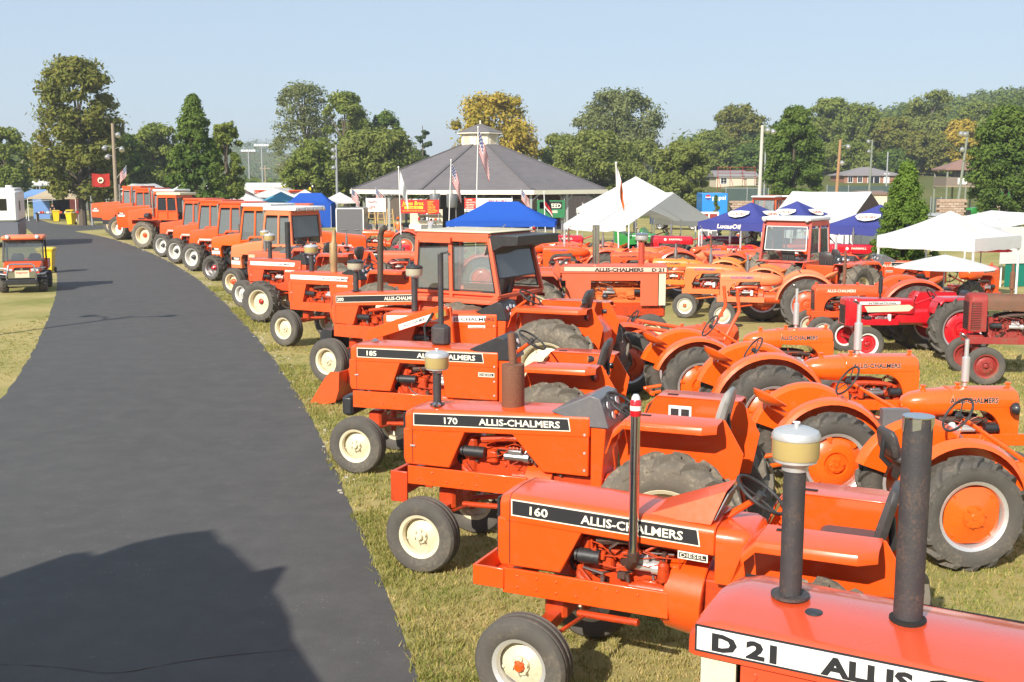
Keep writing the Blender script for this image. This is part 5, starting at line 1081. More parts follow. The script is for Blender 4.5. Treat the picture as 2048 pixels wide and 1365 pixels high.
stack(t, [(-.73, 0, 1.62), (-.73, 0, 1.68), (-.73, 0, 1.685), (-.73, 0, 2.13), (-.73, 0, 2.135), (-.71, 0, 2.46)], [.12, .12, .122, .122, .042, .042], M_RUSTP, 'muffler')
air_cleaner(t, (.12, .08, 1.64), 2.24, .13, .19, .045, M_PIPE, M_SILV, M_BOWL)
b = MB(); b.box((-2.42, -.459, 1.66), (.24, .003, .13)); o = b.ob('instruction_sticker', M_WHITE, t); b = MB(); [b.box((-2.42 + dx, -.4565, 1.65), (.085, .002, .085)) for dx in (-.055, .055)]; b.ob('printed_panel', M_BLK, o)
b = MB(); b.lathe([(.001, 0), (.045, 0), (.045, .02), (.02, .04), (.001, .042)], 16, 'z', (.08, -.02 + .2, 1.655), closed_prof=True); b.ob('radiator_cap', M_CHROME, t)
t, g = hundred('tractor', 'orange tractor with black hood stripe, diesel badge and black square muffler', -1.944, 15.651, 162.7, dict(xf=.30, xr=-1.93, zb=1.10, zt=1.745, zt2=1.75, wb=2.82, rr=.72, num='185', numx=-.26, txt=(-.75, .86), slant=(-.49, -.33), rear=(-1.10, -1.16), zrb=1.06, zmid=1.53, fend=(-2.48, -3.40, 1.66), seat=(-3.1, 1.47), sw=(-2.33, 1.88), bump='none', rail=(.84, 1.08), fr=.40, seed=2, hubf=M_CREAM), ROW)
b = MB(); b.box((-.99, 0, 1.89), (.26, .2, .32), ch=.05); mf = b.ob('muffler', M_PIPE, t, bev=.01); stack(t, [(-.99, 0, 2.04), (-.99, 0, 2.5), (-.99, 0, 3.03)], .04, M_PIPE)
b = MB(); b.tube([(-.99, 0, 3.04), (-1.10, .02, 3.06), (-1.14, .02, 3.02)], .016, 6); b.ob('rain_flap', M_BLK, mf)
b = MB(); b.lathe([(.001, 0), (.05, 0), (.05, .02), (.02, .045), (.001, .05)], 16, 'z', (.0, .05, 1.76), closed_prof=True); b.ob('radiator_cap', M_CHROME, t)
b = MB(); b.box((.36, 0, .84), (.18, .55, .3), ch=.04); b.ob('front_weights', M_BLK, t, bev=.01)
t, g = hundred('tractor', 'orange loader tractor with lowered bucket and cream side decals', -1.809, 20.13, 157.7, dict(xf=.50, xr=-1.79, zb=1.05, zt=1.65, zt2=1.74, wb=3.0, rr=.88, rw=.5, tr=.92, num='One-Ninety', strip='white', txt=(-.75, 1.0), slant=(-.2, -.05), rear=(-.9, -.95), zrb=1.0, zmid=1.45, fend=(-2.38, -3.6, 1.93), seat=(-3.1, 1.72), sw=(-2.3, 2.02), bump='none', seed=6, hubf=M_CREAM, tyr=M_TYRED), ROW)
air_cleaner(t, (-.06, .08, 1.66), 2.53, .155, .19, .058, M_PIPE, M_BLK, mat('dusty_bowl', (.42, .38, .27), .45))
ld_ = sub('loader', t)
for s in (1, -1):
    b = MB(); b.prism([(-.85, 1.0), (-.75, 1.84), (-1.02, 1.84), (-1.1, 1.0)], s * .50, s * .58); b.ob('loader_post', M_OR, ld_, bev=.01)
    b = MB(); b.prism([(-1.0, 1.82), (-.92, 1.90), (.55, 1.40), (1.05, .55), (1.0, .35), (.85, .42), (.42, 1.22), (-1.0, 1.70)], s * .60, s * .70); ar = b.ob('loader_arm', M_OR, ld_, bev=.008)
    d = MB(); d.prism([(-.05, 1.50), (-.07, 1.40), (-.72, 1.62), (-.70, 1.72)], s * .7005, s * .703); pl = d.ob('decal', M_WHITE, ar); sl_ = -.338
    text(pl, 'ALLIS-CHALMERS', .075, M_TXK, (-.16 if s > 0 else -.66, s * .7045, 1.462 if s > 0 else 1.63), (-s, 0, s * .338), up=Vector((.32, 0, .947)) if s > 0 else Vector((.32, 0, .947)), width=.48, bold=.01)
    d = MB(); d.prism([(-.78, 1.735), (-.80, 1.645), (-1.0, 1.715), (-.98, 1.805)], s * .7005, s * .703); d.ob('maker_plate', mat('brass_plate', (.30, .20, .04), .4), ar)
    b = MB(); b.cyl((-.85, s * .64, 1.15), (.1, s * .64, 1.05), .045, n=10); b.cyl((.1, s * .64, 1.05), (.55, s * .64, 1.05), .025, n=8); b.ob('lift_cylinder', M_BLK, ld_)
    b = MB(); b.tube([(-.75, s * .72, 1.75), (-.6, s * .76, 1.5), (-.62, s * .74, 1.2), (-.55, s * .66, 1.1)], .02, 6); b.ob('hose', M_RUB, ld_)
b = MB(); rings = []
prof = [(1.0, .62), (1.02, .30), (1.10, .08), (1.30, .02), (1.62, .015), (1.62, .03), (1.31, .04), (1.12, .11), (1.05, .31), (1.03, .62)]
b.prism(prof, -1.0, 1.0); bk = b.ob('bucket', M_ENG, ld_, bev=.004)
for s in (1, -1): b = MB(); b.prism([(1.0, .62), (1.02, .28), (1.1, .06), (1.3, .01), (1.63, .01), (1.30, .5), (1.18, .62)], s * 1.0, s * 1.02); b.ob('bucket_side', M_OR2, bk)
b = MB(); b.prism([(-3.35, .95), (-3.2, 1.55), (-3.55, 1.75), (-3.75, 1.5), (-3.72, 1.0)], -.2, .25); b.lathe([(.001, 0), (.05, 0), (.05, .04), (.001, .05)], 12, 'z', (-3.45, .02, 1.72), closed_prof=True); b.ob('oil_tank', M_OR, t, bev=.01)
t, g = hundred('tractor', 'dull orange cab tractor with black hood stripe and black front weights', -3.244, 22.63, 149.1, dict(body=M_OR2, xf=.38, xr=-1.9, zb=1.13, zt=1.74, zt2=1.90, wb=3.25, rr=.92, rw=.5, tr=.92, fr=.45, fw=.3, tf=.84, num='200', numx=-.16, txt=(-1.0, .82), slant=(-.34, -.18), rear=None, zmid=1.55, fend=None, seat=None, sw=None, bump='weights', dash='none', rail=(.86, 1.12), seed=7, diesel=False, tyr=M_TYRED), ROW)
stack(t, [(-.66, 0, 1.8), (-.67, 0, 2.3), (-.69, 0, 2.95), (-.73, 0, 3.06), (-.82, 0, 3.11)], .062, mat('brown_stained_pipe', (.13, .10, .075), .4, .5, 0, (.05, .04, .03), .6, 5))
air_cleaner(t, (-.07, .05, 1.80), 2.44, .17, .18, .058, M_PIPE, M_BLK, mat('dusty_bowl', (.4, .35, .2)))
cab(t, -2.05, -3.98, -2.15, -3.74, .80, .74, 1.15, 1.95, 1.98, 3.0, M_FADE, M_CREAM, .47, (.06, .06, .05), True, 0)
b = MB(); b.prism([(-2.25, 3.0), (-2.25, 2.9), (-2.95, 2.9), (-2.95, 3.0)], .78, .84); b.ob('drip_visor', M_FADE, t)
flat_fender(t, -2.3, -4.0, 1.9, .5, .98, M_FADE, False)
t, g = hundred('tractor', 'orange tractor with white hood stripe and tan rusty tall muffler', -5.139, 27.58, 149.2, dict(body=M_OR2, xf=.38, xr=-1.75, zb=1.02, zt=1.79, zt2=1.81, wb=2.95, rr=.86, rw=.46, tr=.88, fr=.45, fw=.3, tf=.82, num='Two-Ten', strip='white', txt=(-.75, .85), slant=(-.22, -.08), rear=(-.95, -1.0), zmid=1.52, fend=(-2.65, -3.5, 1.99), seat=(-3.0, 1.7), sw=(-2.05, 2.05), bump='none', rail=(.84, 1.05), seed=8, seatm=M_BLK), ROW)
stack(t, [(-.86, 0, 1.75), (-.86, 0, 2.0), (-.86, 0, 2.05), (-.86, 0, 2.5), (-.88, 0, 2.55), (-.90, 0, 2.84)], [.085, .085, .10, .10, .06, .055], mat('tan_rust_pipe', (.38, .25, .12), .6, .2, 0, (.14, .07, .04), .7, 6)); air_cleaner(t, (-.17, .03, 1.74), 2.47, .17, .20, .06, M_PIPE, M_SILV, M_BOWL)
t, g = hundred('tractor', 'red orange front wheel drive tractor with ribbed bowl cleaner and tall black stack', -6.891, 32.1, 155, dict(body=M_D21, xf=.78, xr=-1.1, zb=1.12, zt=1.80, zt2=1.80, wb=2.7, rr=.9, rw=.46, tr=.88, fr=.60, fw=.40, tf=.70, fk='lug', num='', strip='white', txt=(.05, .8), slant=(.2, .3), rear=(-.5, -.5), zmid=1.5, fend=(-2.1, -3.0, 2.05), seat=(-2.6, 1.75), sw=(-1.5, 2.1), bump='none', rail=(.9, 1.1), seed=10, rimf=M_CREAM, discf=M_CREAM, hubf=M_RED), ROW)
air_cleaner(t, (.2, 0, 1.76), 2.52, .16, .2, .06, M_PIPE, M_SILV, M_BOWL); stack(t, [(-.45, 0, 1.75), (-.45, 0, 2.3), (-.45, 0, 2.86)], .08, M_BLK)
t, g = hundred('tractor', 'plain faded orange tractor with worn pale lettering and grey bowl air cleaner', -8.169, 35.865, 143, dict(body=M_FADE, xf=.34, xr=-1.6, zb=1.0, zt=1.75, zt2=1.79, wb=2.9, rr=.88, rw=.46, tr=.85, fr=.44, fw=.32, tf=.78, strip='none', slant=(-.25, -.2), rear=(-.6, -.6), zmid=1.45, fend=(-2.5, -3.3, 2.0), seat=(-2.9, 1.7), sw=(-2.0, 2.05), bump='none', seed=11, rimf=M_RIMW, discf=M_RIMW), ROW)
for s in (1,): q = MB(); q.box((.1, s * .312, 1.62), (.3, .004, .1)); q.ob('decal', mat('worn_decal', (.62, .42, .28), .5), t)
air_cleaner(t, (-.2, 0, 1.72), 2.45, .15, .17, .055, mat('grey_pipe', (.16, .16, .15), .5), M_SILV, M_BOWL)
t, g = seven('tractor', 'pale faded orange cab tractor with white roof and curved chrome stack', -9.55, 39.735, 147, dict(body=M_FADE2, fr=.47, num='7080', rimf=M_CREAM, discf=M_CREAM, roofm=M_WHITE, lights=4, roofh=.16, fk='rib', fw=.36, stackp=(-1.15, 1.8, 3.05, .075, M_CHROME, True), seed=2), ROW)
t, g = seven('tractor', 'bright orange cab tractor with fat bar lug front tyres and white roof', -11.77, 45.36, 150, dict(body=M_BR, fr=.52, fw=.5, num='7080', rimf=M_STEEL, discf=M_STEEL, hubf=M_RED, roofm=M_WHITE, lights=4, roofh=.14, seed=3, stackp=None), ROW)
stack(t, [(-1.0, .1, 1.85), (-1.0, .1, 2.3), (-1.0, .1, 2.32), (-1.0, .1, 3.05)], [.13, .13, .06, .06], mat('brown_muffler', (.10, .065, .05), .6), 'muffler')
for lab, X, Y, th, sp in (('nearest of three alike orange cab tractors with white notched hood line', -13.98, 50.16, 151, M_CHROME), ('middle one of three alike orange cab tractors with white notched hood line', -16.09, 54.6, 151, M_RUSTP), ('farthest of three alike orange cab tractors with white notched hood line', -18.2, 59.2, 151, M_STEEL)):
    t, g = seven('tractor', lab, X, Y, th, dict(style='80', body=M_OR if sp is not M_STEEL else M_OR2, roofm=M_OR2, fr=.63, fw=.42, rimf=M_RIMW, discf=M_RIMW, hubf=M_BLK, roofh=.12, seed=4, xf=.5), ROW)
    stack(t, [(-1.35, .45, 1.9), (-1.35, .45, 2.5), (-1.35, .45, 3.0)], .075, sp)
articulated('tractor', 'articulated orange tractor with cream cab roof and dark tinted windows', -21.6, 66.6, 160, M_OR, M_CREAM, style='dark', dual=False, hoodz=2.36, cabz=3.4, tm=M_TYRED)
articulated('tractor', 'orange articulated tractor with white roof and black number panel', -23.4, 71.7, 158, M_OR, M_WHITE, '7580', nose=.9, dual=False, hoodz=2.42, cabz=3.55)
articulated('tractor', 'orange long nosed articulated tractor second from the far end of the row', -26.4, 77.2, 158, M_OR, M_OR, None, nose=.9, style='duals', hoodz=2.45, cabz=3.6)
articulated('tractor', 'farthest orange articulated tractor at the far end of the row', -29.2, 82.7, 158, M_OR, M_OR2, '8550', nose=.9, dual=False, style='duals', hoodz=2.45, cabz=3.7)
# ================================================================== second block, noses to the right
RT = 'orange tractors nosed to the right'
BT = 'teardrop tank tractors with white lettering nosed to the right'
t, g = roundhood('tractor', 'glossy orange round hooded tractor with pan seat, nearest of the right hand group', 4.7, 11.82, 6, dict(rr=.60, rw=.34, zt=1.24, L=2.5, hl=1.48, disc_style='cut', disc=M_BR, pan=False, seed=5, sw=(.2, 1.5), stackm=None, txtw=.6, tr=.68), BT)
t, g = roundhood('tractor', 'glossy orange round hooded tractor with black headlight, second nearest at the right', 3.941, 13.935, 1.7, dict(rr=.61, rw=.32, zt=1.40, L=2.56, hl=1.49, seed=6, lampside=True, sw=(.38, 1.5), stackx=.62, stackz=.62, txtw=.62), BT)
b = MB(); b.box((.9, -.3, 1.06), (.34, .12, .26)); b.ob('battery_cover', M_GREY, t)
t, g = roundhood('tractor', 'large glossy orange round hooded tractor with big domed rear wheel', 3.683, 16.17, 2.5, dict(rr=.72, rw=.36, tr=.74, zt=1.47, L=2.35, hl=1.72, hw=.24, zb=.8, seed=7, sw=(-.1, 1.56), stackx=.85, stackz=.75, stackr=.06, txtw=.72, fend='clam'), BT)
t, g = roundhood('tractor', 'orange round hooded tractor just in front of the bright red one', 3.09, 18.9, 5, dict(rr=.64, rw=.32, zt=1.48, L=2.5, hl=1.55, seed=8, sw=(.35, 1.55), stackx=.6, stackz=.7, txtw=.66), BT)
# tractor with mounted frame and long arms between the blocks
t, g = roundhood('tractor', 'red orange tractor with long cultivator arms beside the loader tractor', 2.15, 21.4, 4, dict(body=M_OR2, rr=.60, zt=1.22, L=2.3, hl=1.4, seed=9, stackm=None, badge=None, pan=False, sw=(.2, 1.35)), RT)
b = MB()
for s in (1, -1): b.tube([(-.6, s * .5, .9), (.4, s * .6, 1.25), (1.9, s * .55, 1.0)], .04, 8); b.tube([(1.9, s * .55, 1.0), (2.2, s * .5, 1.55), (2.15, s * .5, 1.95)], .035, 8); b.tube([(.2, s * .62, 1.2), (.3, s * .8, .5)], .03, 8)
b.box((.2, 0, 1.0), (1.1, 1.0, .06)); b.ob('cultivator_frame', M_OR2, t)
# faded big tractor in the second row, nose to the right
t = old_big('tractor', 'faded salmon tractor with worn white stripe and cream nose band facing right', 3.75, 26.6, -2, dict(body=M_FADE, strip=mat('worn_white_decal', (.75, .52, .40), .5, 0, 0, (.70, .16, .08), .6, 4, vary=.2), num='D 21', z=2.02, hw=.38, L=2.6, side_open=True, faded=True), RT)
a = air_cleaner(t, (-.62, 0, 2.02), 2.80, .155, .17, .075, mat('red_intake_pipe', (.45, .06, .03), .5), M_CHROME, M_SILV); stack(t, [(-1.72, 0, 2.0), (-1.72, 0, 2.4), (-1.72, 0, 2.98)], .085, M_CHROME)
# ================================================================== third block, noses to the left
LT = 'weathered orange tractors nosed to the left'
def left_facing(fn, name, label, Xf, Yf, th, P, group):
    wb = P.get('wb', 2.3); a = R(th); return fn(name, label, Xf - wb * math.cos(a), Yf - wb * math.sin(a), th, P, group)
W = dict(fend='clam', rr=.70, rw=.34, tr=.76, zt=1.50, hw=.21, wb=2.25, L=2.35, hl=1.72, zb=.80, halo=False, txt=M_TXB, discf=M_CREAM, rimf=M_SILV, fr=.37, tf=.72, stackm=M_STEEL, stackr=.06, stackx=.75, stackz=.5, disc=M_OR2, badge='ALLIS-CHALMERS', txtw=.62, pan=True, flap=False)
left_facing(roundhood, 'tractor', 'pale weathered orange tractor with cream front wheels, nearest of the left facing trio', 5.95, 30.84, 168, dict(W, body=M_FADE2, eng=M_OR2, seed=11), LT)
left_facing(roundhood, 'tractor', 'dull rust orange tractor with cream front wheel, middle of the left facing trio', 5.34, 33.13, 163, dict(W, body=M_OLD, eng=M_OLD, seed=12, zt=1.55), LT)
left_facing(roundhood, 'tractor', 'amber orange tractor with orange front wheels, farthest of the left facing trio', 4.73, 36.15, 165, dict(W, body=mat('amber_orange_paint', (.72, .20, .015), .45, 0, .3, (.2, .12, .06), .4, 3), eng=M_OLD, seed=13, discf=M_OR, rimf=M_OR, txt=M_TXK), LT)
t, g = left_facing(roundhood, 'tractor', 'orange tractor with cream lettering and pale tank end behind the bright red tractor', 7.61, 27.35, 178, dict(W, body=M_OR2, eng=M_OR2, seed=14, style='boxy', txt=M_TXW, zt=1.47, hl=1.85, hw=.24, stackr=.045, stackz=.85, stackm=M_RUSTP, fr=.38, rr=.76, tr=.85, txtw=.7), LT)
t, g = left_facing(farmall, 'tractor', 'bright red tractor with white side stripe and tall black stack', 7.97, 25.31, 183, dict(wb=2.1, L=2.42, zt=1.36, zb=.74, fr=.39, fw=.2, tf=.72, tr=.8, rr=.72, rw=.4, badge='INTERNATIONAL', stripe=M_CREAM, boxy=True, stackm=None if False else M_BLK, fend=True, rimf=M_WHITE, discf=M_RED, seatm=M_BLK, seed=15), 'red tractors on the grass')
t, g = left_facing(farmall, 'tractor', 'rusty dark red tractor with slotted radiator shell at the right edge', 9.54, 22.4, 173, dict(wb=2.4, L=2.62, zt=1.75, zb=1.0, fr=.38, tf=.74, rr=.76, body=M_RUST, hoodm=mat('brown_rusted_hood', (.16, .08, .045), .7, 0, 0, (.30, .03, .02), .9, 3.5, .2, 20, vary=.3), badge=None, slots=True, stackm=M_RUSTP, seed=16), 'red tractors on the grass')
# ================================================================== tractors farther back
WB = 'orange tractors in the rear rows'
RD = 'red tractors on the grass'
left_facing(roundhood, 'tractor', 'bright orange teardrop tractor facing left below the red one, right of the big cab', 1.25, 41, 176, dict(W, body=M_OR, seed=21, zt=1.62, stackm=M_SILV, stackz=.7, stackx=.8, stackr=.045), WB)
left_facing(roundhood, 'tractor', 'orange teardrop tractor half hidden behind the black cab overhang', -.3, 43.5, 175, dict(W, body=M_OR, seed=22, zt=1.6), WB)
left_facing(roundhood, 'tractor', 'amber hooded tractor with maroon grille between two orange ones', 2.75, 41.2, 172, dict(W, body=M_OLD, eng=M_RUST, seed=23, zt=1.55, style='boxy', badge=None, stackz=.6), WB)
left_facing(roundhood, 'tractor', 'orange tractor with cream decal behind the tall chrome stack', 3.55, 38.6, 178, dict(W, body=M_OR2, seed=24, zt=1.55, style='boxy', hl=1.95, hw=.25, txt=M_TXK, stackm=None, rr=.76), WB)
for lab, px, D, th in (('orange teardrop tank tractor facing right behind the amber tractor', 1252, 42, 8), ('orange teardrop tank tractor facing right below the middle red tractor', 1382, 43, 12), ('orange teardrop tank tractor facing right beside the pink cab tractor', 1458, 40.5, 10)):
    roundhood('tractor', lab, (px - 1024) / F_PX * D - .9, D, th, dict(rr=.66, zt=1.50, L=2.4, hl=1.5, seed=int(px), body=M_OR, stackm=M_SILV, stackz=.7, stackr=.045, stackx=1.0, sw=(.3, 1.5), txt=M_TXB), WB)
left_facing(farmall, 'tractor', 'red long hooded tractor with white lettering left of the white gabled tent', 1.55, 47.5, 178, dict(seed=25, zt=1.72, zb=1.0), RD)
left_facing(farmall, 'tractor', 'red tractor with round white emblem under the white gabled tent', 6.05, 46.2, 176, dict(seed=26, zt=1.75, zb=1.0, rr=.8), RD)
left_facing(farmall, 'tractor', 'red tractor in front of the blue canopy with white lettering', 8.0, 43.6, 170, dict(seed=27, zt=1.50, zb=.9), RD)
left_facing(farmall, 'tractor', 'red tractor parked under the blue canopy left of the conifer', 11.9, 40.5, 178, dict(seed=28, zt=1.72, zb=1.0), RD)
left_facing(farmall, 'tractor', 'dark red tractor deep under the white gabled tent', 5.2, 52.5, 172, dict(seed=29, body=mat('dark_red_paint', (.28, .012, .018), .4, 0, .4, DUST, .2, 3), badge='H'), RD)
t, g = left_facing(farmall, 'tractor', 'green tractor with yellow wheels behind the red emblem tractor', 4.9, 48.8, 160, dict(body=M_GREEN, disc=M_YEL, rimf=M_YEL, discf=M_YEL, rim=M_YEL, txt=M_TXY, badge='DEERE' if False else None, seed=30, zt=1.75), 'green tractors')
b = MB(); b.prism([(2.5, 1.2), (2.6, 1.9), (2.2, 1.75), (1.5, 1.3)], -.5, .5); b.prism([(1.5, 1.5), (1.4, 2.0), (.9, 1.4)], -.45, .45); b.ob('green_hopper', M_GREEN, t)
M_PINK = mat('sun_faded_red_paint', (.55, .085, .055), .5, 0, .25, (.50, .28, .22), .45, 2.5, vary=.12)
t, g = hundred('tractor', 'pink faded cab tractor with white roof seen from behind', 10.6, 36.9, 52, dict(body=M_PINK, eng=M_PINK, strip='none', wb=2.9, rr=.92, rw=.55, tr=.9, fr=.45, fend=None, seat=None, sw=None, bump='none', dash='none', seed=31), WB)
cab(t, -1.9, -3.5, -2.0, -3.35, .80, .76, 1.4, 1.55, 1.75, 2.72, M_PINK, M_WHITE, .5, (.1, .15, .13), None, 2, trim=M_WHITE)
b = MB(); b.prism([(-3.5, 1.5), (-3.72, 1.1), (-3.6, .8), (-3.4, .8)], -.62, .62); b.ob('rear_panel', M_PINK, t, bev=.01); flat_fender(t, -2.3, -3.6, 1.55, .55, 1.0, M_PINK, False)
t, g = hundred('tractor', 'orange red tractor with hazard triangle and torn black seat seen from behind', 10.9, 33.6, 48, dict(body=M_OR2, strip='none', wb=2.7, rr=.85, rw=.46, tr=.86, fend=(-2.1, -3.3, 1.72), seat=(-2.6, 1.55), sw=(-1.95, 1.8), seed=32, bump='none', taillamp=True), WB)
b = MB(); b.box((-3.12, 0, 1.35), (.1, 1.0, .62), ch=.02); b.ob('rear_panel', M_OR2, t, bev=.01)
def triangle_sign(parent, c, d, s=.2):
    d = Vector(d).normalized(); r = Vector((0, 0, 1)).cross(d).normalized(); c = Vector(c); o = None
    for k, m, off in ((1, M_REDL, 0), (.68, M_AMBER, .006)):
        b = MB(); b.plate([c + d * off + r * (s * k * math.cos(a)) + Vector((0, 0, s * k * math.sin(a))) for a in [R(x) for x in (80, 100, 200, 220, 320, 340)]], .004); o = b.ob('hazard_triangle' if o is None else 'reflector', m, parent if o is None else o)
triangle_sign(t, (-3.2, -.15, 1.22), (-1, 0, 0), .17)
t, g = hundred('tractor', 'orange tractor with dark striped hood parked left of the white parasol', 12.6, 33.4, 12, dict(body=M_OR2, strip='black', num='190', seed=33, wb=2.7, rr=.82, tr=.85, fend=(-2.1, -3.0, 1.7), bump='none'), WB)
triangle_sign(t, (-3.3, .3, 1.5), (-.8, -.6, 0), .24); b = MB(); b.cyl((-3.28, .31, .9), (-3.28, .31, 1.4), .02, n=8); b.ob('sign_post', M_STEEL, t)
t, g = roundhood('tractor', 'orange tractor under the white parasol with square seat back', 12.15, 30.6, 38, dict(body=M_OR, seed=34, zt=1.6, pan=False, stackm=None, rr=.66, fend=None, style='boxy'), WB)
b = MB(); b.box((-.5, 0, 1.45), (.06, .5, .42), ch=.02); b.ob('seat_back_plate', M_OR, t, bev=.01)
t, g = seven('tractor', 'orange cab tractor with black nose facing right behind the first row', -6.6, 45.5, 4, dict(style='80', body=M_OR, roofm=M_FADE, fr=.6, seed=35), WB)
t, g = left_facing(farmall, 'tractor', 'maroon tractor with tangled wiring behind the bent black stack', -6.9, 42, 184, dict(body=mat('maroon_paint', (.24, .035, .03), .5, 0, .2, DUST, .4, 3), badge=None, seed=36, zt=1.5), WB)
t, g = left_facing(roundhood, 'tractor', 'salmon tractor with low flat hood left of the big cab', -4.7, 40, 180, dict(W, body=M_FADE, seed=37, badge=None, style='boxy', zt=1.5), WB)
t, g = left_facing(roundhood, 'tractor', 'small orange tractor near the pavilion banners', -7.6, 57, 175, dict(W, body=M_OR, seed=38, badge=None, stackm=M_BLK), WB)
for lab, X, Y, th in (('far orange cab tractor left of the blue tent', -25.8, 112, 120), ('far orange cab tractor in front of the blue tent', -21.3, 110, 100)):
    seven('tractor', lab, X, Y, th, dict(body=M_OR, seed=39, fr=.5, roofm=M_OR2), WB)
for lab, px, D, th in (('orange cab tractor left behind the blue canopy peak', 1482, 72, 150), ('orange cab tractor with white roof behind the blue canopies', 1552, 70, 60), ('orange cab tractor with white roof hidden behind the second blue peak', 1606, 71, 50)):
    seven('tractor', lab, (px - 1024) / F_PX * D, D, th, dict(body=M_OR, seed=40, roofm=M_OR if px < 1500 else M_WHITE, fr=.5, stackp=None), WB)
seven('tractor', 'green cab tractor with yellow loader by the block wall', 38, 91, 200, dict(body=M_GREEN, rimf=M_YEL, discf=M_YEL, hubf=M_YEL, style='80', seed=41, roofm=M_GREEN), 'green tractors')

MORE = (('orange teardrop tractor directly behind the tall chrome stack', 2.4, 45.5, 172, M_OR), ('dull orange teardrop tractor between the blue canopy and the white gabled tent', 1.2, 46.6, 165, M_OLD), ('orange tractor under the left eave of the white gabled tent', 3.9, 45.0, 168, M_BR),
    ('orange tractor in front of the first violet blue canopy', 9.6, 43.2, 20, M_OR), ('salmon orange tractor left of the pink cab tractor', 7.6, 39.2, 15, M_FADE), ('pale orange tractor behind the amber tractor of the trio', 5.6, 39.5, 8, M_FADE2), ('orange tractor close behind the conifer side of the pink cab', 12.9, 38.2, 160, M_OR2), ('orange tractor in the gap right of the black cab overhang', -.9, 38.5, 170, M_OR2))
for i_, (lab, X, Y, th, m_) in enumerate(MORE):
    roundhood('tractor', lab, X, Y, th, dict(body=m_, rr=.68, zt=1.52, L=2.4, hl=1.6, seed=60 + i_, stackm=(M_SILV, M_STEEL, M_RUSTP)[i_ % 3], stackz=.6, stackr=.05, stackx=.8, sw=(.3, 1.55), txt=(M_TXK, M_TXB)[i_ % 2], halo=False, discf=(M_CREAM, M_OR)[i_ % 2]), WB)
left_facing(farmall, 'tractor', 'bright red tractor between the red emblem tractor and the violet blue canopy', 8.2, 47.2, 174, dict(seed=71, zt=1.7, zb=1.0), RD)
left_facing(farmall, 'tractor', 'dark red tractor parked deep beneath the blue canopies', 11.2, 46.0, 165, dict(seed=72, zt=1.65, zb=.95, body=M_RUST, badge=None), RD)
# ================================================================== tents and canopies
TW, TB = 'white canopies', 'blue canopies'
def popup(label, X, Y, rz, sx, sy, eave, peak, val, m, group=None, ridge=0.0, legs=True, legm=M_WHITE, sag=.10):
    t = thing('canopy_tent', label, 'canopy', (X, Y, hz(X, Y)), R(rz), group); b = MB(); n = 8; hx, hy = sx / 2, sy / 2
    per = [(-hx + sx * i / n, -hy) for i in range(n)] + [(hx, -hy + sy * i / n) for i in range(n)] + [(hx - sx * i / n, hy) for i in range(n)] + [(-hx, hy - sy * i / n) for i in range(n)]
    rings = []
    for k in range(9):
        f = k / 8; ring = []
        for x, y in per:
            tx = max(-ridge / 2, min(ridge / 2, x)); x2, y2 = x + (tx - x) * f, y * (1 - f)
            z = eave + (peak - eave) * (f ** (1.0 + sag * 2.2)) - .05 * math.sin(PI * min(1, f * 1.2)) * (.5 + .5 * math.cos(2 * PI * (per.index((x, y)) % n) / n + PI)) * 1.2
            ring.append((x2 * (1 if f < 1 else .999), y2 if f < 1 else y2 + (.004 if y > 0 else -.004), z))
        rings.append(ring)
    b.loft(rings, True, False); b.ob('roof', m, t, ang=.9)
    v = MB(); v.loft([[(x * 1.004, y * 1.004, eave - val + .015 * math.sin(i * 2.1)) for i, (x, y) in enumerate(per)], [(x * 1.004, y * 1.004, eave - .004) for x, y in per]], True, False); v.ob('valance', m, t, ang=.9)
    if legs:
        for x in (-1, 1):
            for y in (-1, 1): b = MB(); b.box((x * (hx - .04), y * (hy - .04), eave / 2 - .02), (.05, .05, eave - .02)); b.box((x * (hx - .04), y * (hy - .04), .01), (.14, .14, .012)); b.ob('leg', legm, t)
        b = MB()
        for s in (-1, 1): b.beam((-hx + .05, s * (hy - .06), eave - .4), (hx - .05, s * (hy - .06), eave - .06), .02); b.beam((s * (hx - .06), -hy + .05, eave - .4), (s * (hx - .06), hy - .05, eave - .06), .02)
        b.ob('truss', legm, t)
    return t
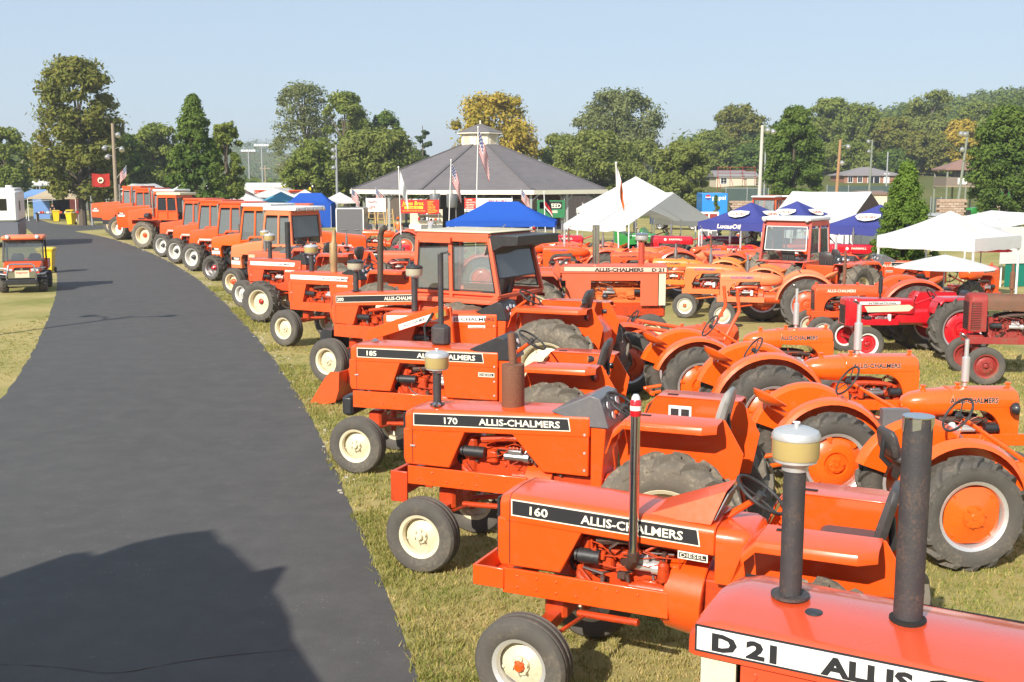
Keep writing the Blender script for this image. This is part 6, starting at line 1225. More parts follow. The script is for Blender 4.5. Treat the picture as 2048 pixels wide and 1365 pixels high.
def gable(label, A, Bp, L, eave, ridge, m, group=None, wall=None, over=.2, gm=None, name='gable_tent', poles=True, closed_end=False):
    """A, B: ground points under the near gable's two eaves; L: vector to the far gable"""
    A, Bp, L = Vector((*A, 0)), Vector((*Bp, 0)), Vector((*L, 0)); z0 = hz(A.x, A.y); t = thing(name, label, 'tent', (A.x, A.y, z0), 0, group); Bv = Bp - A; M1 = Bv / 2; up = Vector((0, 0, 1))
    b = MB(); n = 10; th_ = .02
    for side, e in ((Vector((0, 0, 0)), -1), (Bv, 1)):
        rows = []
        for i in range(n + 1):
            f = i / n; sag = -.06 * math.sin(PI * f) ** 2; rows.append([side + L * f + up * (eave + sag) + Bv.normalized() * e * over - up * over * .35, (side + M1) / 2 + L * f + up * ((eave + ridge) / 2 - .03 + sag), M1 + L * f + up * (ridge + sag)])
        o = len(b.v); b.add([p for r_ in rows for p in r_], [(i * 3 + j, i * 3 + j + 1, i * 3 + j + 4, i * 3 + j + 3) for i in range(n) for j in range(2)])
    ro = b.ob('roof', m, t, ang=.9)
    b = MB()
    for side, e in ((Vector((0, 0, 0)), -1), (Bv, 1)):
        rows = []
        for i in range(n + 1):
            p = side + L * i / n + Bv.normalized() * e * over + up * (eave - over * .35 - .06 * math.sin(PI * i / n) ** 2); rows.append([p - up * .004, p - up * (.22 + .05 * math.sin(i * 1.7) ** 2)])
        b.add([p for r_ in rows for p in r_], [(i * 2, i * 2 + 1, i * 2 + 3, i * 2 + 2) for i in range(n)])
    b.ob('valance', m, t, ang=.9)
    if gm:
        for k in ((0, 1) if closed_end else (1,)): b = MB(); b.plate([L * k + up * eave, Bv + L * k + up * eave, M1 + L * k + up * (ridge - .04)], .01); b.ob('gable_panel', gm, t)
    if wall:
        b = MB(); b.plate([up * .02, L + up * .02, L + up * eave, up * eave], .01); b.ob('side_wall', wall, t); b = MB(); b.plate([Bv + up * .02, Bv + L + up * .02, Bv + L + up * eave, Bv + up * eave], .01); b.ob('side_wall', wall, t)
    if poles:
        for f in (0, .5, 1):
            for sd in (Vector((0, 0, 0)), Bv): b = MB(); p = sd + L * f; b.cyl(p, p + up * eave, .03, n=8); b.ob('pole', M_WHITE, t)
        b = MB()
        for f in (0, .5, 1): b.cyl(L * f + up * (eave - .03), L * f + M1 + up * (ridge - .05), .02, n=6); b.cyl(L * f + Bv + up * (eave - .03), L * f + M1 + up * (ridge - .05), .02, n=6)
        b.cyl(M1 + up * (ridge - .05), M1 + L + up * (ridge - .05), .02, n=6); b.ob('rafters', M_WHITE, t)
    return t
popup('white pop up canopy with bowed roof in front of the clipped conifer', 13.55, 34.2, 42, 3.1, 3.1, 2.36, 3.12, .38, C_WHITE, TW)
popup('blue hipped canopy in front of the pavilion', -.4, 49.2, -4, 4.7, 3.1, 2.28, 3.12, .22, C_BLUE, TB, 1.35)
def lucas(label, X, Y, rz, lab=False):
    t = popup(label, X, Y, rz, 3.1, 3.1, 2.36, 3.15, .32, C_NAVY, TB); va = [c for c in t.children if c.name.startswith('valance')][0]; ro = [c for c in t.children if c.name.startswith('roof')][0]
    if lab: text(va, 'LucasOil', .24, M_TXW, (-.62, -1.562, 2.12), (1, 0, 0), bold=.03, width=1.15, shear=.15)
    for a in (0, PI / 2):
        T = Matrix.Rotation(a, 4, 'Z'); r = T @ Vector((1, 0, 0)); fw = T @ Vector((0, -1, 0)); up = (Vector((0, 0, .62)) - fw * 1.0).normalized(); c = T @ Vector((0, -.98, 2.66))
        n_ = r.cross(up); b = MB(); b.plate([c + r * x + up * y + n_ * .03 for x, y in ((-.44, .22), (-.5, .04), (-.32, -.16), (0, -.25), (.32, -.16), (.5, .04), (.44, .22), (0, .26))], .004); sh = b.ob('shield_emblem', M_TXW, ro)
        text(ro, 'LUCAS', .20, M_TXR, c - r * .34 + n_ * .04 - up * .06, r, up, bold=.03, width=.68, shear=.2)
    return t
lucas('violet blue canopy with white oil lettering on its valance', 9.9, 45.8, -45, True); lucas('violet blue canopy behind, its shield emblem cut by the pink cab', 12.5, 48.6, -45); lucas('violet blue canopy partly hidden by the clipped conifer', 13.9, 41.8, -45)
gable('white gabled frame tent open toward the right, over red tractors', (5.1, 48.2), (9.7, 53.8), (-2.6, 2.3), 2.18, 3.5, C_WHITE, TW, over=.25)
popup('white peaked canopy rising behind the gabled frame tent', 6.35, 57, 20, 4.6, 4.6, 2.6, 4.25, .25, C_WHITE, TW, sag=.0)
gable('long white tent with brown shaded gable end behind the conifer', (17.6, 57), (20.9, 62), (-3.9, 1.3), 2.2, 3.45, C_WHITE, TW, wall=C_WHITE, gm=C_BROWN, closed_end=True)
popup('small white canopy with dipped front between the pink cab and conifer', 14.2, 47.4, 20, 3.0, 3.0, 2.15, 2.85, .2, C_WHITE, TW)
b = None; t = gable('large white marquee at the right edge with grey ridge bar', (18.7, 42), (24.5, 44), (-.6, 5.5), 2.3, 2.75, C_WHITE, TW, over=.1, name='marquee')
b = MB(); b.plate([(-.2, -.25, .9), (6.2, 2.0, .9), (6.2, 2.0, 2.3), (-.2, -.25, 2.3)], .01); b.ob('front_sheet', C_WHITE, t); b = MB(); b.plate([(.1, -.1, .02), (2.5, .75, .02), (2.5, .75, 1.2), (.1, -.1, 1.2)], .01); b.ob('green_curtain', C_GREEN, t)
# parasols
def parasol(label, X, Y, z, rad, m, n=6, tilt=0.0):
    t = thing('parasol', label, 'parasol', (X, Y, 0)); b = MB(); rings = [[(rad * f * math.cos(2 * PI * j / 24) * (1 - .06 * (1 - abs(math.cos(n * PI * j / 24)))), rad * f * math.sin(2 * PI * j / 24) * (1 - .06 * (1 - abs(math.cos(n * PI * j / 24)))), z + h) for j in range(24)] for f, h in ((1, 0), (.75, .11), (.4, .24), (.05, .34))]
    b.loft(rings, True, False); b.ob('canopy', m, t, ang=1); b = MB(); b.cyl((0, 0, .0), (0, 0, z + .38), .022, n=8); b.ob('pole', M_POLEG, t)
    b = MB()
    for j in range(n): a = 2 * PI * j / n; b.cyl((0, 0, z + .3), (rad * math.cos(a), rad * math.sin(a), z - .01), .008, n=5)
    b.ob('ribs', M_POLEG, t); return t
parasol('wide white parasol over the orange tractor with square seat back', 11.65, 29.6, 1.72, 1.35, C_WHITE); parasol('maroon parasol under the white pop up canopy', 16.4, 38.5, 1.62, 1.05, C_MAROON)
# tents at the left and centre distance
popup('tan pop up canopy over a sales table at the road fork', -46.2, 113, -3, 5.0, 3.2, 2.32, 3.05, .15, C_TAN, 'canopies at the road fork', 2.4)
popup('violet blue canopy left of the tan canopy', -49.6, 116.5, 0, 4.5, 3.2, 2.4, 3.1, .2, C_LBLUE, 'canopies at the road fork', 1.5)
popup('white canopy peak just above the violet blue canopy', -53.5, 123, 10, 3.2, 3.2, 2.5, 3.3, .2, C_WHITE, TW)
popup('white canopy cut by the left edge of the photo', -56.6, 120, 20, 4.5, 4.5, 2.4, 3.3, .2, C_WHITE, TW)
popup('white canopy right behind the tan canopy', -45.9, 125, 15, 4.5, 4.5, 2.5, 3.5, .2, C_WHITE, TW)
gable('white walled tent behind the far end of the tractor row', (-43.0, 117.5), (-38, 119.5), (.8, 5), 2.5, 3.7, C_WHITE, TW, wall=C_WHITE, gm=C_WHITE, closed_end=True)
popup('dark navy canopy beside the utility pole', -45.1, 127, 0, 3.2, 3.2, 2.3, 3.1, .2, C_BLACK, 'canopies at the road fork')
popup('white canopy peeking above the dark pointed tree base', -29.2, 98, 15, 4.2, 4.2, 2.6, 3.7, .2, C_WHITE, TW)
t = popup('brown canopy with white script among the white tents', -26.6, 106, 0, 5.5, 3.2, 2.3, 3.1, .2, C_BROWN, None, 2.5); text(t, 'DUFFY', .45, M_TXW, (-1.1, -1.15, 2.55), (1, 0, 0), (0, .75, .66), bold=.02, width=2.0, shear=.2)
popup('white peaked canopy in front of the brown canopy', -28.6, 102, 8, 3.2, 3.2, 2.2, 3.0, .2, C_WHITE, TW); popup('wide white canopy between the brown and teal ones', -24.2, 100, 5, 4.4, 3.4, 2.2, 2.95, .2, C_WHITE, TW)
gable('white striped long tent behind the white canopies', (-25.5, 106), (-20.2, 107), (.5, 6), 2.4, 3.35, C_WHITE, TW, gm=C_WHITE, closed_end=True)
popup('teal canopy left of the blue tent', -20.6, 99, 25, 3.4, 3.4, 2.2, 3.05, .25, C_TEAL, 'canopies at the road fork'); popup('white canopy behind the teal one', -19.6, 105, 10, 4, 4, 2.3, 3.2, .2, C_WHITE, TW)
t = popup('blue tent with side walls right of the teal canopy', -17.6, 97, 2, 3.9, 3.0, 2.1, 2.95, .2, C_BLUE, TB, 1.9)
b = MB(); b.plate([(-1.9, -1.49, .02), (1.9, -1.49, .02), (1.9, -1.49, 2.1), (-1.9, -1.49, 2.1)], .01); b.ob('side_wall', C_BLUE, t); b = MB(); b.plate([(1.93, -1.49, .02), (1.93, 1.49, .02), (1.93, 1.49, 2.1), (1.93, -1.49, 2.1)], .01); b.ob('side_wall', C_BLUE, t)
popup('white canopy hidden behind the blue tent corner', -15.6, 100.5, 10, 3.4, 3.4, 2.2, 3.0, .2, C_WHITE, TW)
# sales table below the tan canopy
t = thing('display_table', 'long sales table with small goods under the tan canopy', 'table', (-45.5, 111, 0)); b = MB(); b.box((0, 0, .74), (4.6, .8, .04)); b.ob('table_top', M_BLK, t)
for x in (-2.1, 0, 2.1): b = MB(); b.box((x, 0, .36), (.06, .6, .72)); b.ob('leg', M_STEEL, t)
GOODS = [('white', M_WHITE), ('red', M_RED), ('black', M_BLK), ('grey', M_STEEL), ('orange', M_OR)]
for i in range(22): b = MB(); k = rng.uniform(.1, .26); b.box((0, 0, k / 2), (rng.uniform(.1, .3), .2, k), ch=.02); gn, gm_ = GOODS[rng.randrange(5)]; o = b.ob('boxed_goods', gm_, None, loc=(-47.6 + i * .2, 110.9 + rng.uniform(-.15, .15), .76)); tag(o, 'small %s boxed goods on the sales table under the tan canopy' % gn, 'box', 'boxed goods on the sales table')
for lab, X, Y, m in (('blue cloth backdrop at the back of the tan canopy', -48.6, 114.4, C_LBLUE), ('black cloth backdrop at the back of the tan canopy', -46.5, 114.4, C_BLACK), ('pink printed backdrop at the back of the tan canopy', -44.9, 114.4, cloth('pink_cloth', (.75, .30, .34)))):
    b = MB(); b.box((0, 0, 1.2), (1.7, .03, 2.2)); o = b.ob('backdrop', m, None, loc=(X, Y, 0)); tag(o, lab, 'backdrop', 'backdrops under the tan canopy')

# ================================================================== pavilion
PV = thing('pavilion', 'octagonal open pavilion with grey shingle roof and cream cupola', 'pavilion', (-2.75, 97, 0))
def octo(r, z, ph=PI / 8): return [(r * math.cos(ph + PI / 4 * i), r * math.sin(ph + PI / 4 * i), z) for i in range(8)]
m, n, b_ = _nodes('grey_shingles'); co = n.nodes.new('ShaderNodeTexCoord').outputs['Object']; br = n.nodes.new('ShaderNodeTexBrick'); br.inputs['Scale'].default_value = 1.0; br.inputs['Brick Width'].default_value = .5; br.inputs['Row Height'].default_value = .16; br.inputs['Mortar Size'].default_value = .012
sx = n.nodes.new('ShaderNodeSeparateXYZ'); n.links.new(co, sx.inputs[0]); cx = n.nodes.new('ShaderNodeCombineXYZ'); n.links.new(sx.outputs[0], cx.inputs[0]); n.links.new(sx.outputs[2], cx.inputs[1]); n.links.new(cx.outputs[0], br.inputs['Vector'])
br.inputs['Color1'].default_value = (.105, .095, .10, 1); br.inputs['Color2'].default_value = (.15, .135, .138, 1); br.inputs['Mortar'].default_value = (.07, .065, .07, 1); n.links.new(_mix(n, _noise(n, .5, 5, .6, co).outputs[0], br.outputs[0], (.17, .15, .15)), b_.inputs['Base Color']); b_.inputs['Roughness'].default_value = .85; M_SHING = m
b = MB(); RE = 11.6; rings = [octo(RE, 3.22), octo(RE, 3.30), octo(RE * .98, 3.36), octo(1.75, 7.06), octo(1.7, 7.0), octo(RE * .97, 3.26)]; b.loft(rings, True, False); rf = b.ob('roof', M_SHING, PV, ang=.05)
b = MB()
for i in range(8):
    p, q = Vector(octo(RE * .985, 3.375)[i]), Vector(octo(1.78, 7.08)[i]); b.beam(p, q, .3, .05)
b.ob('hip_cap', mat('hip_shingles', (.115, .105, .11), .85), rf)
M_CRM = mat('cream_boards', (.80, .74, .60), .6, 0, 0, (.5, .42, .3), .3, 2)
b = MB(); o8 = octo(RE + .02, 0)
for i in range(8):
    p, q = Vector(o8[i]), Vector(o8[(i + 1) % 8]); b.beam(p + Vector((0, 0, 3.12)), q + Vector((0, 0, 3.12)), .05, .34)
b.ob('fascia', M_CRM, PV)
cu = sub('cupola', PV); b = MB(); b.loft([octo(1.7, 6.9), octo(1.7, 8.1)]); b.ob('cupola_wall', M_CRM, cu, ang=.05)
for i in range(8):
    a = PI / 8 + PI / 4 * i + PI / 8; T = Matrix.Rotation(a, 4, 'Z') @ Matrix.Translation((1.7 * math.cos(PI / 8) + .012, 0, 7.55)); b = MB(); b.box((0, 0, 0), (.03, .62, .72), T); v = b.ob('vent_panel', mat('tan_louvres', (.62, .48, .30), .6), cu)
    b = MB()
    for k in range(6): b.box((.022, 0, -.28 + k * .11), (.02, .56, .03), T)
    for s in (-1, 1): b.box((.02, s * .34, 0), (.03, .06, .84), T); b.box((.02, 0, s * .4), (.03, .74, .06), T)
    b.ob('louvre', M_CRM, cu)
b = MB(); b.loft([octo(2.05, 8.06), octo(2.05, 8.16), octo(.05, 8.92)], True, True); b.ob('cupola_roof', M_SHING, cu, ang=.05); b = MB(); b.loft([octo(2.08, 8.0), octo(2.08, 8.08)]); b.ob('cupola_eave', M_CRM, cu, ang=.05)
b = MB(); b.lathe([(.001, 0), (.09, 0), (.05, .1), (.10, .2), (.001, .3)], 10, 'z', (0, 0, 8.9)); b.ob('finial', M_CRM, cu)
M_GREENW = mat('treated_posts', (.20, .22, .17), .8, 0, 0, (.32, .28, .22), .5, 2)
for i in range(8):
    for f in (0, .5):
        p = Vector(o8[i]).lerp(Vector(o8[(i + 1) % 8]), f) * .95; b = MB(); b.box((p.x, p.y, 1.55), (.2, .2, 3.1)); b.beam((p.x, p.y, 2.4), (p.x * .88, p.y * .88, 3.1), .1); b.beam((p.x, p.y, 2.4), (p.x + (-p.y) * .08, p.y + p.x * .08, 3.1), .1); b.ob('post', M_GREENW if i % 2 else M_POLEG, PV)
b = MB(); b.prismz([(x * .94, y * .94) for x, y, z in o8], .004, .08); b.ob('floor_slab', mat('concrete', (.36, .34, .31), .9), PV)
b = MB(); b.loft([[(x * .96, y * .96, 3.08) for x, y, z in o8], [(x * .96, y * .96, 3.2) for x, y, z in o8]]); b.ob('ceiling', mat('ceiling_boards', (.16, .13, .10), .8), PV, ang=.05)  # ceiling boards in one dark brown colour
# brick kiosk inside
M_BRICK = mat('brown_brick', (.20, .085, .055), .85, 0, 0, (.28, .17, .12), .6, 6, .3, 30, .1, vary=.3)
t = thing('kiosk', 'low brown brick kiosk under the right side of the pavilion', 'kiosk', (1.6, 98, .08)); b = MB(); b.box((0, 0, 1.4), (5.2, 3, 2.8)); b.ob('wall', M_BRICK, t); b = MB(); b.box((-.3, -1.52, 1.9), (3.2, .05, .9)); b.ob('shutter', M_CRM, t)
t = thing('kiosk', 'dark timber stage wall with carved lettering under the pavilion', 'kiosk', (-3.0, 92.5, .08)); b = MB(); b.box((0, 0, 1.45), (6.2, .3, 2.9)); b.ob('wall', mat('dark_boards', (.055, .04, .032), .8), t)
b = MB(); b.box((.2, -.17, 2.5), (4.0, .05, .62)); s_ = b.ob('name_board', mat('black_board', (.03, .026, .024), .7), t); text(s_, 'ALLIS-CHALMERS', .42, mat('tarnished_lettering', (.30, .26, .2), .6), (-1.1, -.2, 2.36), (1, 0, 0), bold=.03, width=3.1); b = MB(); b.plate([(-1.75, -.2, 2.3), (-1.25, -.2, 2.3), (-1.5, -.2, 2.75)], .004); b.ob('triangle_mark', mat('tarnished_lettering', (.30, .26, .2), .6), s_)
# ---- banners in front of the pavilion
BN = 'banners along the pavilion front'
def banner(label, px0, px1, py0, py1, Y, m, items, post=True):
    a, c = at(px0, py1, Y), at(px1, py0, Y); w_, h_ = c.x - a.x, c.z - a.z; t = thing('banner', label, 'banner', (a.x, Y, 0), 0, BN); b = MB()
    b.box((w_ / 2, 0, a.z + h_ / 2), (w_, .03, h_)); sh = b.ob('sheet', m, t)
    for x in (.03, w_ - .03): b = MB(); b.cyl((x, .03, 0), (x, .03, c.z + .1), .025, n=8); b.ob('stake', M_POLEG, t)
    for k, it in enumerate(items):
        if it[0] == 'T': _, s, fx, fy, fw, fh, tm, sh_ = it; text(sh, s, h_ * fh, tm, (fx * w_, -.017 - .0004 * k, a.z + h_ * (1 - fy)), (1, 0, 0), bold=.02, width=fw * w_, shear=sh_)
        else: _, x0, x1, y0, y1, bm = it; b = MB(); b.box(((x0 + x1) / 2 * w_, -.0155, a.z + h_ * (1 - (y0 + y1) / 2)), ((x1 - x0) * w_, .004, (y1 - y0) * h_)); b.ob('print', bm, sh)
    return t
C_SRED = mat('red_banner', (.62, .02, .012), .6); C_SGRN = mat('green_banner', (.02, .17, .06), .6); C_SWH = mat('white_banner', (.80, .78, .75), .6)
lst = [('T', x, .70, .17 + i * .115, wd, .10, M_TXY, 0) for i, (x, wd) in enumerate((('EQUIPMENT', .17), ('PARTS', .12), ('TRACTORS', .15), ('TRUCK TOOLS', .2), ('GARDEN ITEMS', .2), ('HAND TOOLS', .2), ('COLLECTIBLES', .26), ('SIGNS AND MORE', .2)))]
banner('red banner with yellow script lettering left of the blue canopy', 802, 878, 400, 427, 72, C_SRED, [('T', 'Jones Bros.', .04, .40, .58, .42, M_TXY, .2), ('B', .09, .58, .48, .68, M_TXY), ('T', 'FARMS INC.', .18, .65, .32, .16, M_TXR, 0), ('T', 'TRACTORS WANTED BUY SELL TRADE', .03, .86, .6, .10, M_TXY, 0)] + lst)
banner('white banner with dark red lettering at the left pavilion post', 732, 771, 397, 424, 76, C_SWH, [('T', 'Healthy', .08, .38, .5, .34, mat('maroon_lettering', (.20, .03, .06), .5), .1), ('T', 'Cane', .12, .72, .36, .34, M_TXR, .1), ('B', .06, .34, .76, .82, M_TXR), ('T', 'ROSEVILLE, IL', .3, .92, .36, .10, M_TXB, 0)])
banner('wide red and white auction banner behind the blue canopy', 929, 1025, 397, 424, 66, C_SWH, [('B', 0, .24, .0, .78, C_SRED), ('T', '• LAND', .02, .17, .14, .15, M_TXW, 0), ('T', '• REAL ESTATE', .02, .36, .21, .15, M_TXW, 0), ('T', '• EQUIPMENT', .02, .54, .19, .15, M_TXW, 0), ('T', '• ESTATES', .02, .72, .17, .15, M_TXW, 0), ('T', 'BECKORT', .02, .95, .2, .17, M_TXK, 0), ('T', 'BECKORT', .5, .30, .38, .30, M_TXR, 0)])
banner('green seed banner with black and white lettering', 1074, 1130, 401, 436, 68, C_SGRN, [('B', .09, .90, .08, .50, M_TXK), ('B', .10, .36, .12, .46, C_SGRN), ('T', 'SEED', .40, .43, .46, .34, M_TXW, 0), ('T', 'PIONEER', .40, .72, .34, .2, M_TXW, 0)])
banner('grey sign with red lettering beside the right pavilion post', 1164, 1197, 408, 438, 72, mat('grey_sign', (.55, .54, .53), .6), [('T', 'CHAN EQUIPMENT CO', .04, .25, .92, .2, mat('maroon_lettering', (.2, .03, .06), .5), 0), ('T', '812-555', .25, .62, .5, .22, M_TXK, 0) if False else ('B', .15, .8, .45, .5, M_TXK)])
# ---- flags
def flag_mesh(w_, h_, kind, droop, spread, seed):
    r = random.Random(seed); nu, nv = 16, 13; b = MB(); ph = r.uniform(0, 6)
    for j in range(nv + 1):
        for i in range(nu + 1):
            u, v = i / nu, j / nv; x = u * w_ * spread + .02; y = .10 * w_ * math.sin(u * 7 + ph + v * 1.2) * u ** .6 * (1.2 - spread); z = -v * h_ - droop * (u ** 1.15) * w_ + .03 * math.sin(u * 6 + ph)
            b.v.append((x + .03 * math.sin(v * 5 + u * 4) * u, y, z))
    for j in range(nv):
        for i in range(nu):
            a = j * (nu + 1) + i; b.f.append((a, a + nu + 1, a + nu + 2, a + 1))
            if kind == 'us': k = 2 if (i < 7 and j < 7) else (0 if j % 2 == 0 else 1)
            elif kind == 'ow': k = 0 if i > 7 else 1
            elif kind == 'brw': k = 2 if j < 5 else (0 if j < 9 else (1 if j < 11 else 2))
            else: k = 1 if (kind == 'w') else 0
            if kind == 'us' and k == 2 and (i + j) % 2 == 0 and i % 2 == 0: k = 1
            b.mi.append(k)
    ms = {'us': [C_FRED, C_FWHITE, C_FBLUE], 'ow': [C_ORANGE, C_FWHITE], 'brw': [C_FRED, C_FWHITE, C_BLACK], 'w': [C_FRED, C_FWHITE], 'red': [C_RED]}[kind]
    return b.mesh('flag', ms, 1.2)
def flagpole(label, pxt, pyt, pxb, Y, kind, w_, h_, droop=1.2, spread=.18, flip=1, m=M_WHITE, zb=0.0, seed=1, r=.03):
    T_ = at(pxt, pyt, Y); Bx = (pxb - 1024) / F_PX * Y; t = thing('flagpole', label, 'flag', (Bx, Y, zb)); b = MB(); top = Vector((T_.x - Bx, 0, T_.z - zb)); b.tube([(0, 0, 0), top], [r, r * .7], 8); b.sphere(top + Vector((0, 0, .03)), .05, 8, 6); b.ob('pole', m, t)
    o = inst('flag', flag_mesh(w_, h_, kind, droop, spread, seed), t, top + Vector((.03 * flip, 0, -.15)), (0, 0, 0 if flip > 0 else PI)); return t
flagpole('tall white flagpole with a limp striped flag behind the big cab roof', 956, 256, 951, 60, 'us', 2.0, 1.25, .75, .26, seed=1)
flagpole('shorter flagpole with a limp striped flag left of the blue canopy', 902, 322, 896, 62, 'us', 1.7, 1.05, .7, .28, seed=2)
flagpole('thin pole with a plain white drooping flag at the left of the banners', 797, 336, 804, 56, 'w', 1.6, .9, .7, .24, seed=3)
flagpole('pole with an orange and white flag in front of the white gabled tent', 1232, 328, 1240, 43, 'ow', 1.25, .75, .8, .22, seed=4)
flagpole('pole with a black red and white flag before the green seed banner', 1088, 386, 1092, 64, 'brw', 1.2, .8, .5, .35, seed=5)
def wall_flag(label, px, py, Y, dx, seed, L=1.5):
    p = at(px, py, Y); t = thing('wall_flag', label, 'flag', (p.x, p.y, p.z), 0, 'striped flags on angled staffs'); e = Vector((dx, -.3, .75)) * L * .62; b = MB(); b.tube([(0, 0, 0), e], .015, 6); b.ob('staff', M_WHITE, t); inst('flag', flag_mesh(1.25, .8, 'us', .55, .45, seed), t, e * .98, (0, 0, 0 if dx < 0 else PI)); return t
wall_flag('striped flag on an angled staff at the leftmost pavilion corner', 723, 396, 84, -.75, 6, 1.6); wall_flag('striped flag on an angled staff above the white banner', 772, 396, 82, -.75, 7, 1.6); wall_flag('striped flag on an angled staff at the pavilion front right of the blue canopy', 1052, 398, 80, -.4, 8, 1.5)
# ================================================================== poles
def utility_pole(label, px, top, Y, m=M_WOOD, arms=(), lamps=(), r=.14, group='utility and lamp poles', lean=0.0, zb=None):
    p = at(px, top, Y); z0 = hz(p.x, Y) if zb is None else zb; H_ = p.z - z0; t = thing('utility_pole', label, 'pole', (p.x - lean, Y, z0), 0, group); b = MB(); b.tube([(0, 0, 0), (lean, 0, H_)], [r, r * .72], 10); b.ob('pole', m, t)
    for z, w_ in arms: b = MB(); b.box((lean, 0, H_ - z), (w_, .1, .12)); [b.cyl((lean + s * w_ * .42, 0, H_ - z + .06), (lean + s * w_ * .42, 0, H_ - z + .2), .04, n=6) for s in (-1, 0, 1)]; b.ob('crossarm', M_WOOD, t)
    for z, dx in lamps:
        b = MB(); b.tube([(lean, 0, H_ - z), (lean + dx * .6, -.1, H_ - z + .12), (lean + dx, -.15, H_ - z)], .03, 6); a_ = b.ob('lamp_arm', M_POLEG, t); lamp(a_, (lean + dx, -.2, H_ - z - .12), (dx * .3, -.5, -.7), .22, M_POLEG, M_LAMP, 'flood_lamp', .35)
    return t
utility_pole('tall weathered pole with four hanging lamps beside the red banner', 225, 247, 88, M_WOOD, (), ((.9, .45), (1.9, -.7), (2.0, .7), (2.6, -.5)), .17)
utility_pole('slimmer grey pole left of the red banner with lamps', 178, 318, 100, M_POLEG, (), ((.3, -.6), (.9, .9)), .12)
utility_pole('leaning pole close to the slimmer grey pole', 168, 322, 103, M_WOOD, (), ((.3, .3),), .12, lean=-.35)
utility_pole('far left service pole with a transformer', 33, 330, 130, M_WOOD, ((.3, 2.2),), ((2.0, .4),), .15); utility_pole('thin service pole at far left', 45, 320, 140, M_WOOD, ((.8, 2.2),), (), .12); utility_pole('thin bare pole before the sycamore', 76, 318, 135, M_POLEG, (), (), .1)
utility_pole('white topped pole in the light green maples', 672, 290, 108, M_POLEG, (), ((.5, -.3), (1.2, -.3), (2.2, -.3)), .14)
utility_pole('tall pale pole with lamps left of the dark linden', 1525, 251, 92, mat('pale_pole', (.50, .47, .42), .8, 0, 0, (.3, .27, .22), .5, 2), (), ((.4, .45), (.5, .9)), .17, lean=.1); utility_pole('second lamp pole half hidden by the dark linden', 1531, 300, 115, M_POLEG, (), ((.2, .3),), .1)
utility_pole('orange brown pole with two lamps left of the brick house', 1681, 280, 98, mat('brown_pole', (.36, .20, .10), .85, 0, 0, (.2, .13, .08), .6, 2), (), ((.6, .7), (2.0, .2)), .16, lean=.25)
utility_pole('greenish lamp pole in front of the brick house', 1745, 280, 125, M_GREENW, (), ((.2, -.5), (1.3, -.4)), .14, lean=.15); utility_pole('plain thin pole at the brick house end', 1776, 304, 150, M_POLEG, (), (), .12)
utility_pole('leaning green pole with two lamps by the brown roofed stand', 1936, 263, 100, M_GREENW, (), ((.2, -.7), (.25, -.3), (1.6, -.5)), .14, lean=.7)
for lab, px, top, Y in (('stadium light mast with a bar of lamps, left one of the far pair', 497, 303, 210), ('stadium light mast with a bar of lamps, right one of the far pair', 523, 292, 205)):
    t = utility_pole(lab, px, top, Y, M_POLEG, ((.2, 2.6),), (), .2); H_ = at(px, top, Y).z - hz(at(px, top, Y).x, Y); b = MB()
    for i in range(6): b.box((-1.15 + i * .46, -.12, H_ + .1), (.36, .25, .4))
    b.ob('lamp_bar', M_LAMP, t)
for lab, px, top, Y in (('thin far pole left of the maples', 564, 324, 160), ('far service pole beside the maples', 576, 318, 150), ('short far pole between the stadium masts', 530, 332, 170)): utility_pole(lab, px, top, Y, M_WOOD, ((.4, 1.6),), (), .13)
p = at(219, 345, 88.3); q_ = at(183, 347, 88.3); t = thing('banner', 'red cloth banner with a round dark emblem strung beside the tall pole', 'banner', (q_.x, 88.3, q_.z)); W_ = p.x - q_.x
b = MB(); b.add([(W_ * i / 8, .05 * math.sin(i * 1.3), -1.02 * j / 4 - .07 * math.sin(PI * i / 8)) for j in range(5) for i in range(9)], [(j * 9 + i, j * 9 + 9 + i, j * 9 + 10 + i, j * 9 + i + 1) for j in range(4) for i in range(8)]); sh = b.ob('cloth', C_RED, t, ang=1.2); b = MB(); b.cyl((W_ / 2, -.075, -.55), (W_ / 2, -.07, -.55), .24, n=20); b.ob('round_emblem', M_CREAM, sh); b = MB(); b.box((W_ / 2, -.08, -.56), (.26, .008, .16)); b.cyl((W_ / 2 - .08, -.085, -.62), (W_ / 2 - .08, -.08, -.62), .07, n=10); b.ob('tractor_mark', M_TXK, sh)
wall_flag('striped flag on a slanted staff fixed to the tall pole', 232, 358, 88, .75, 9, 2.2)
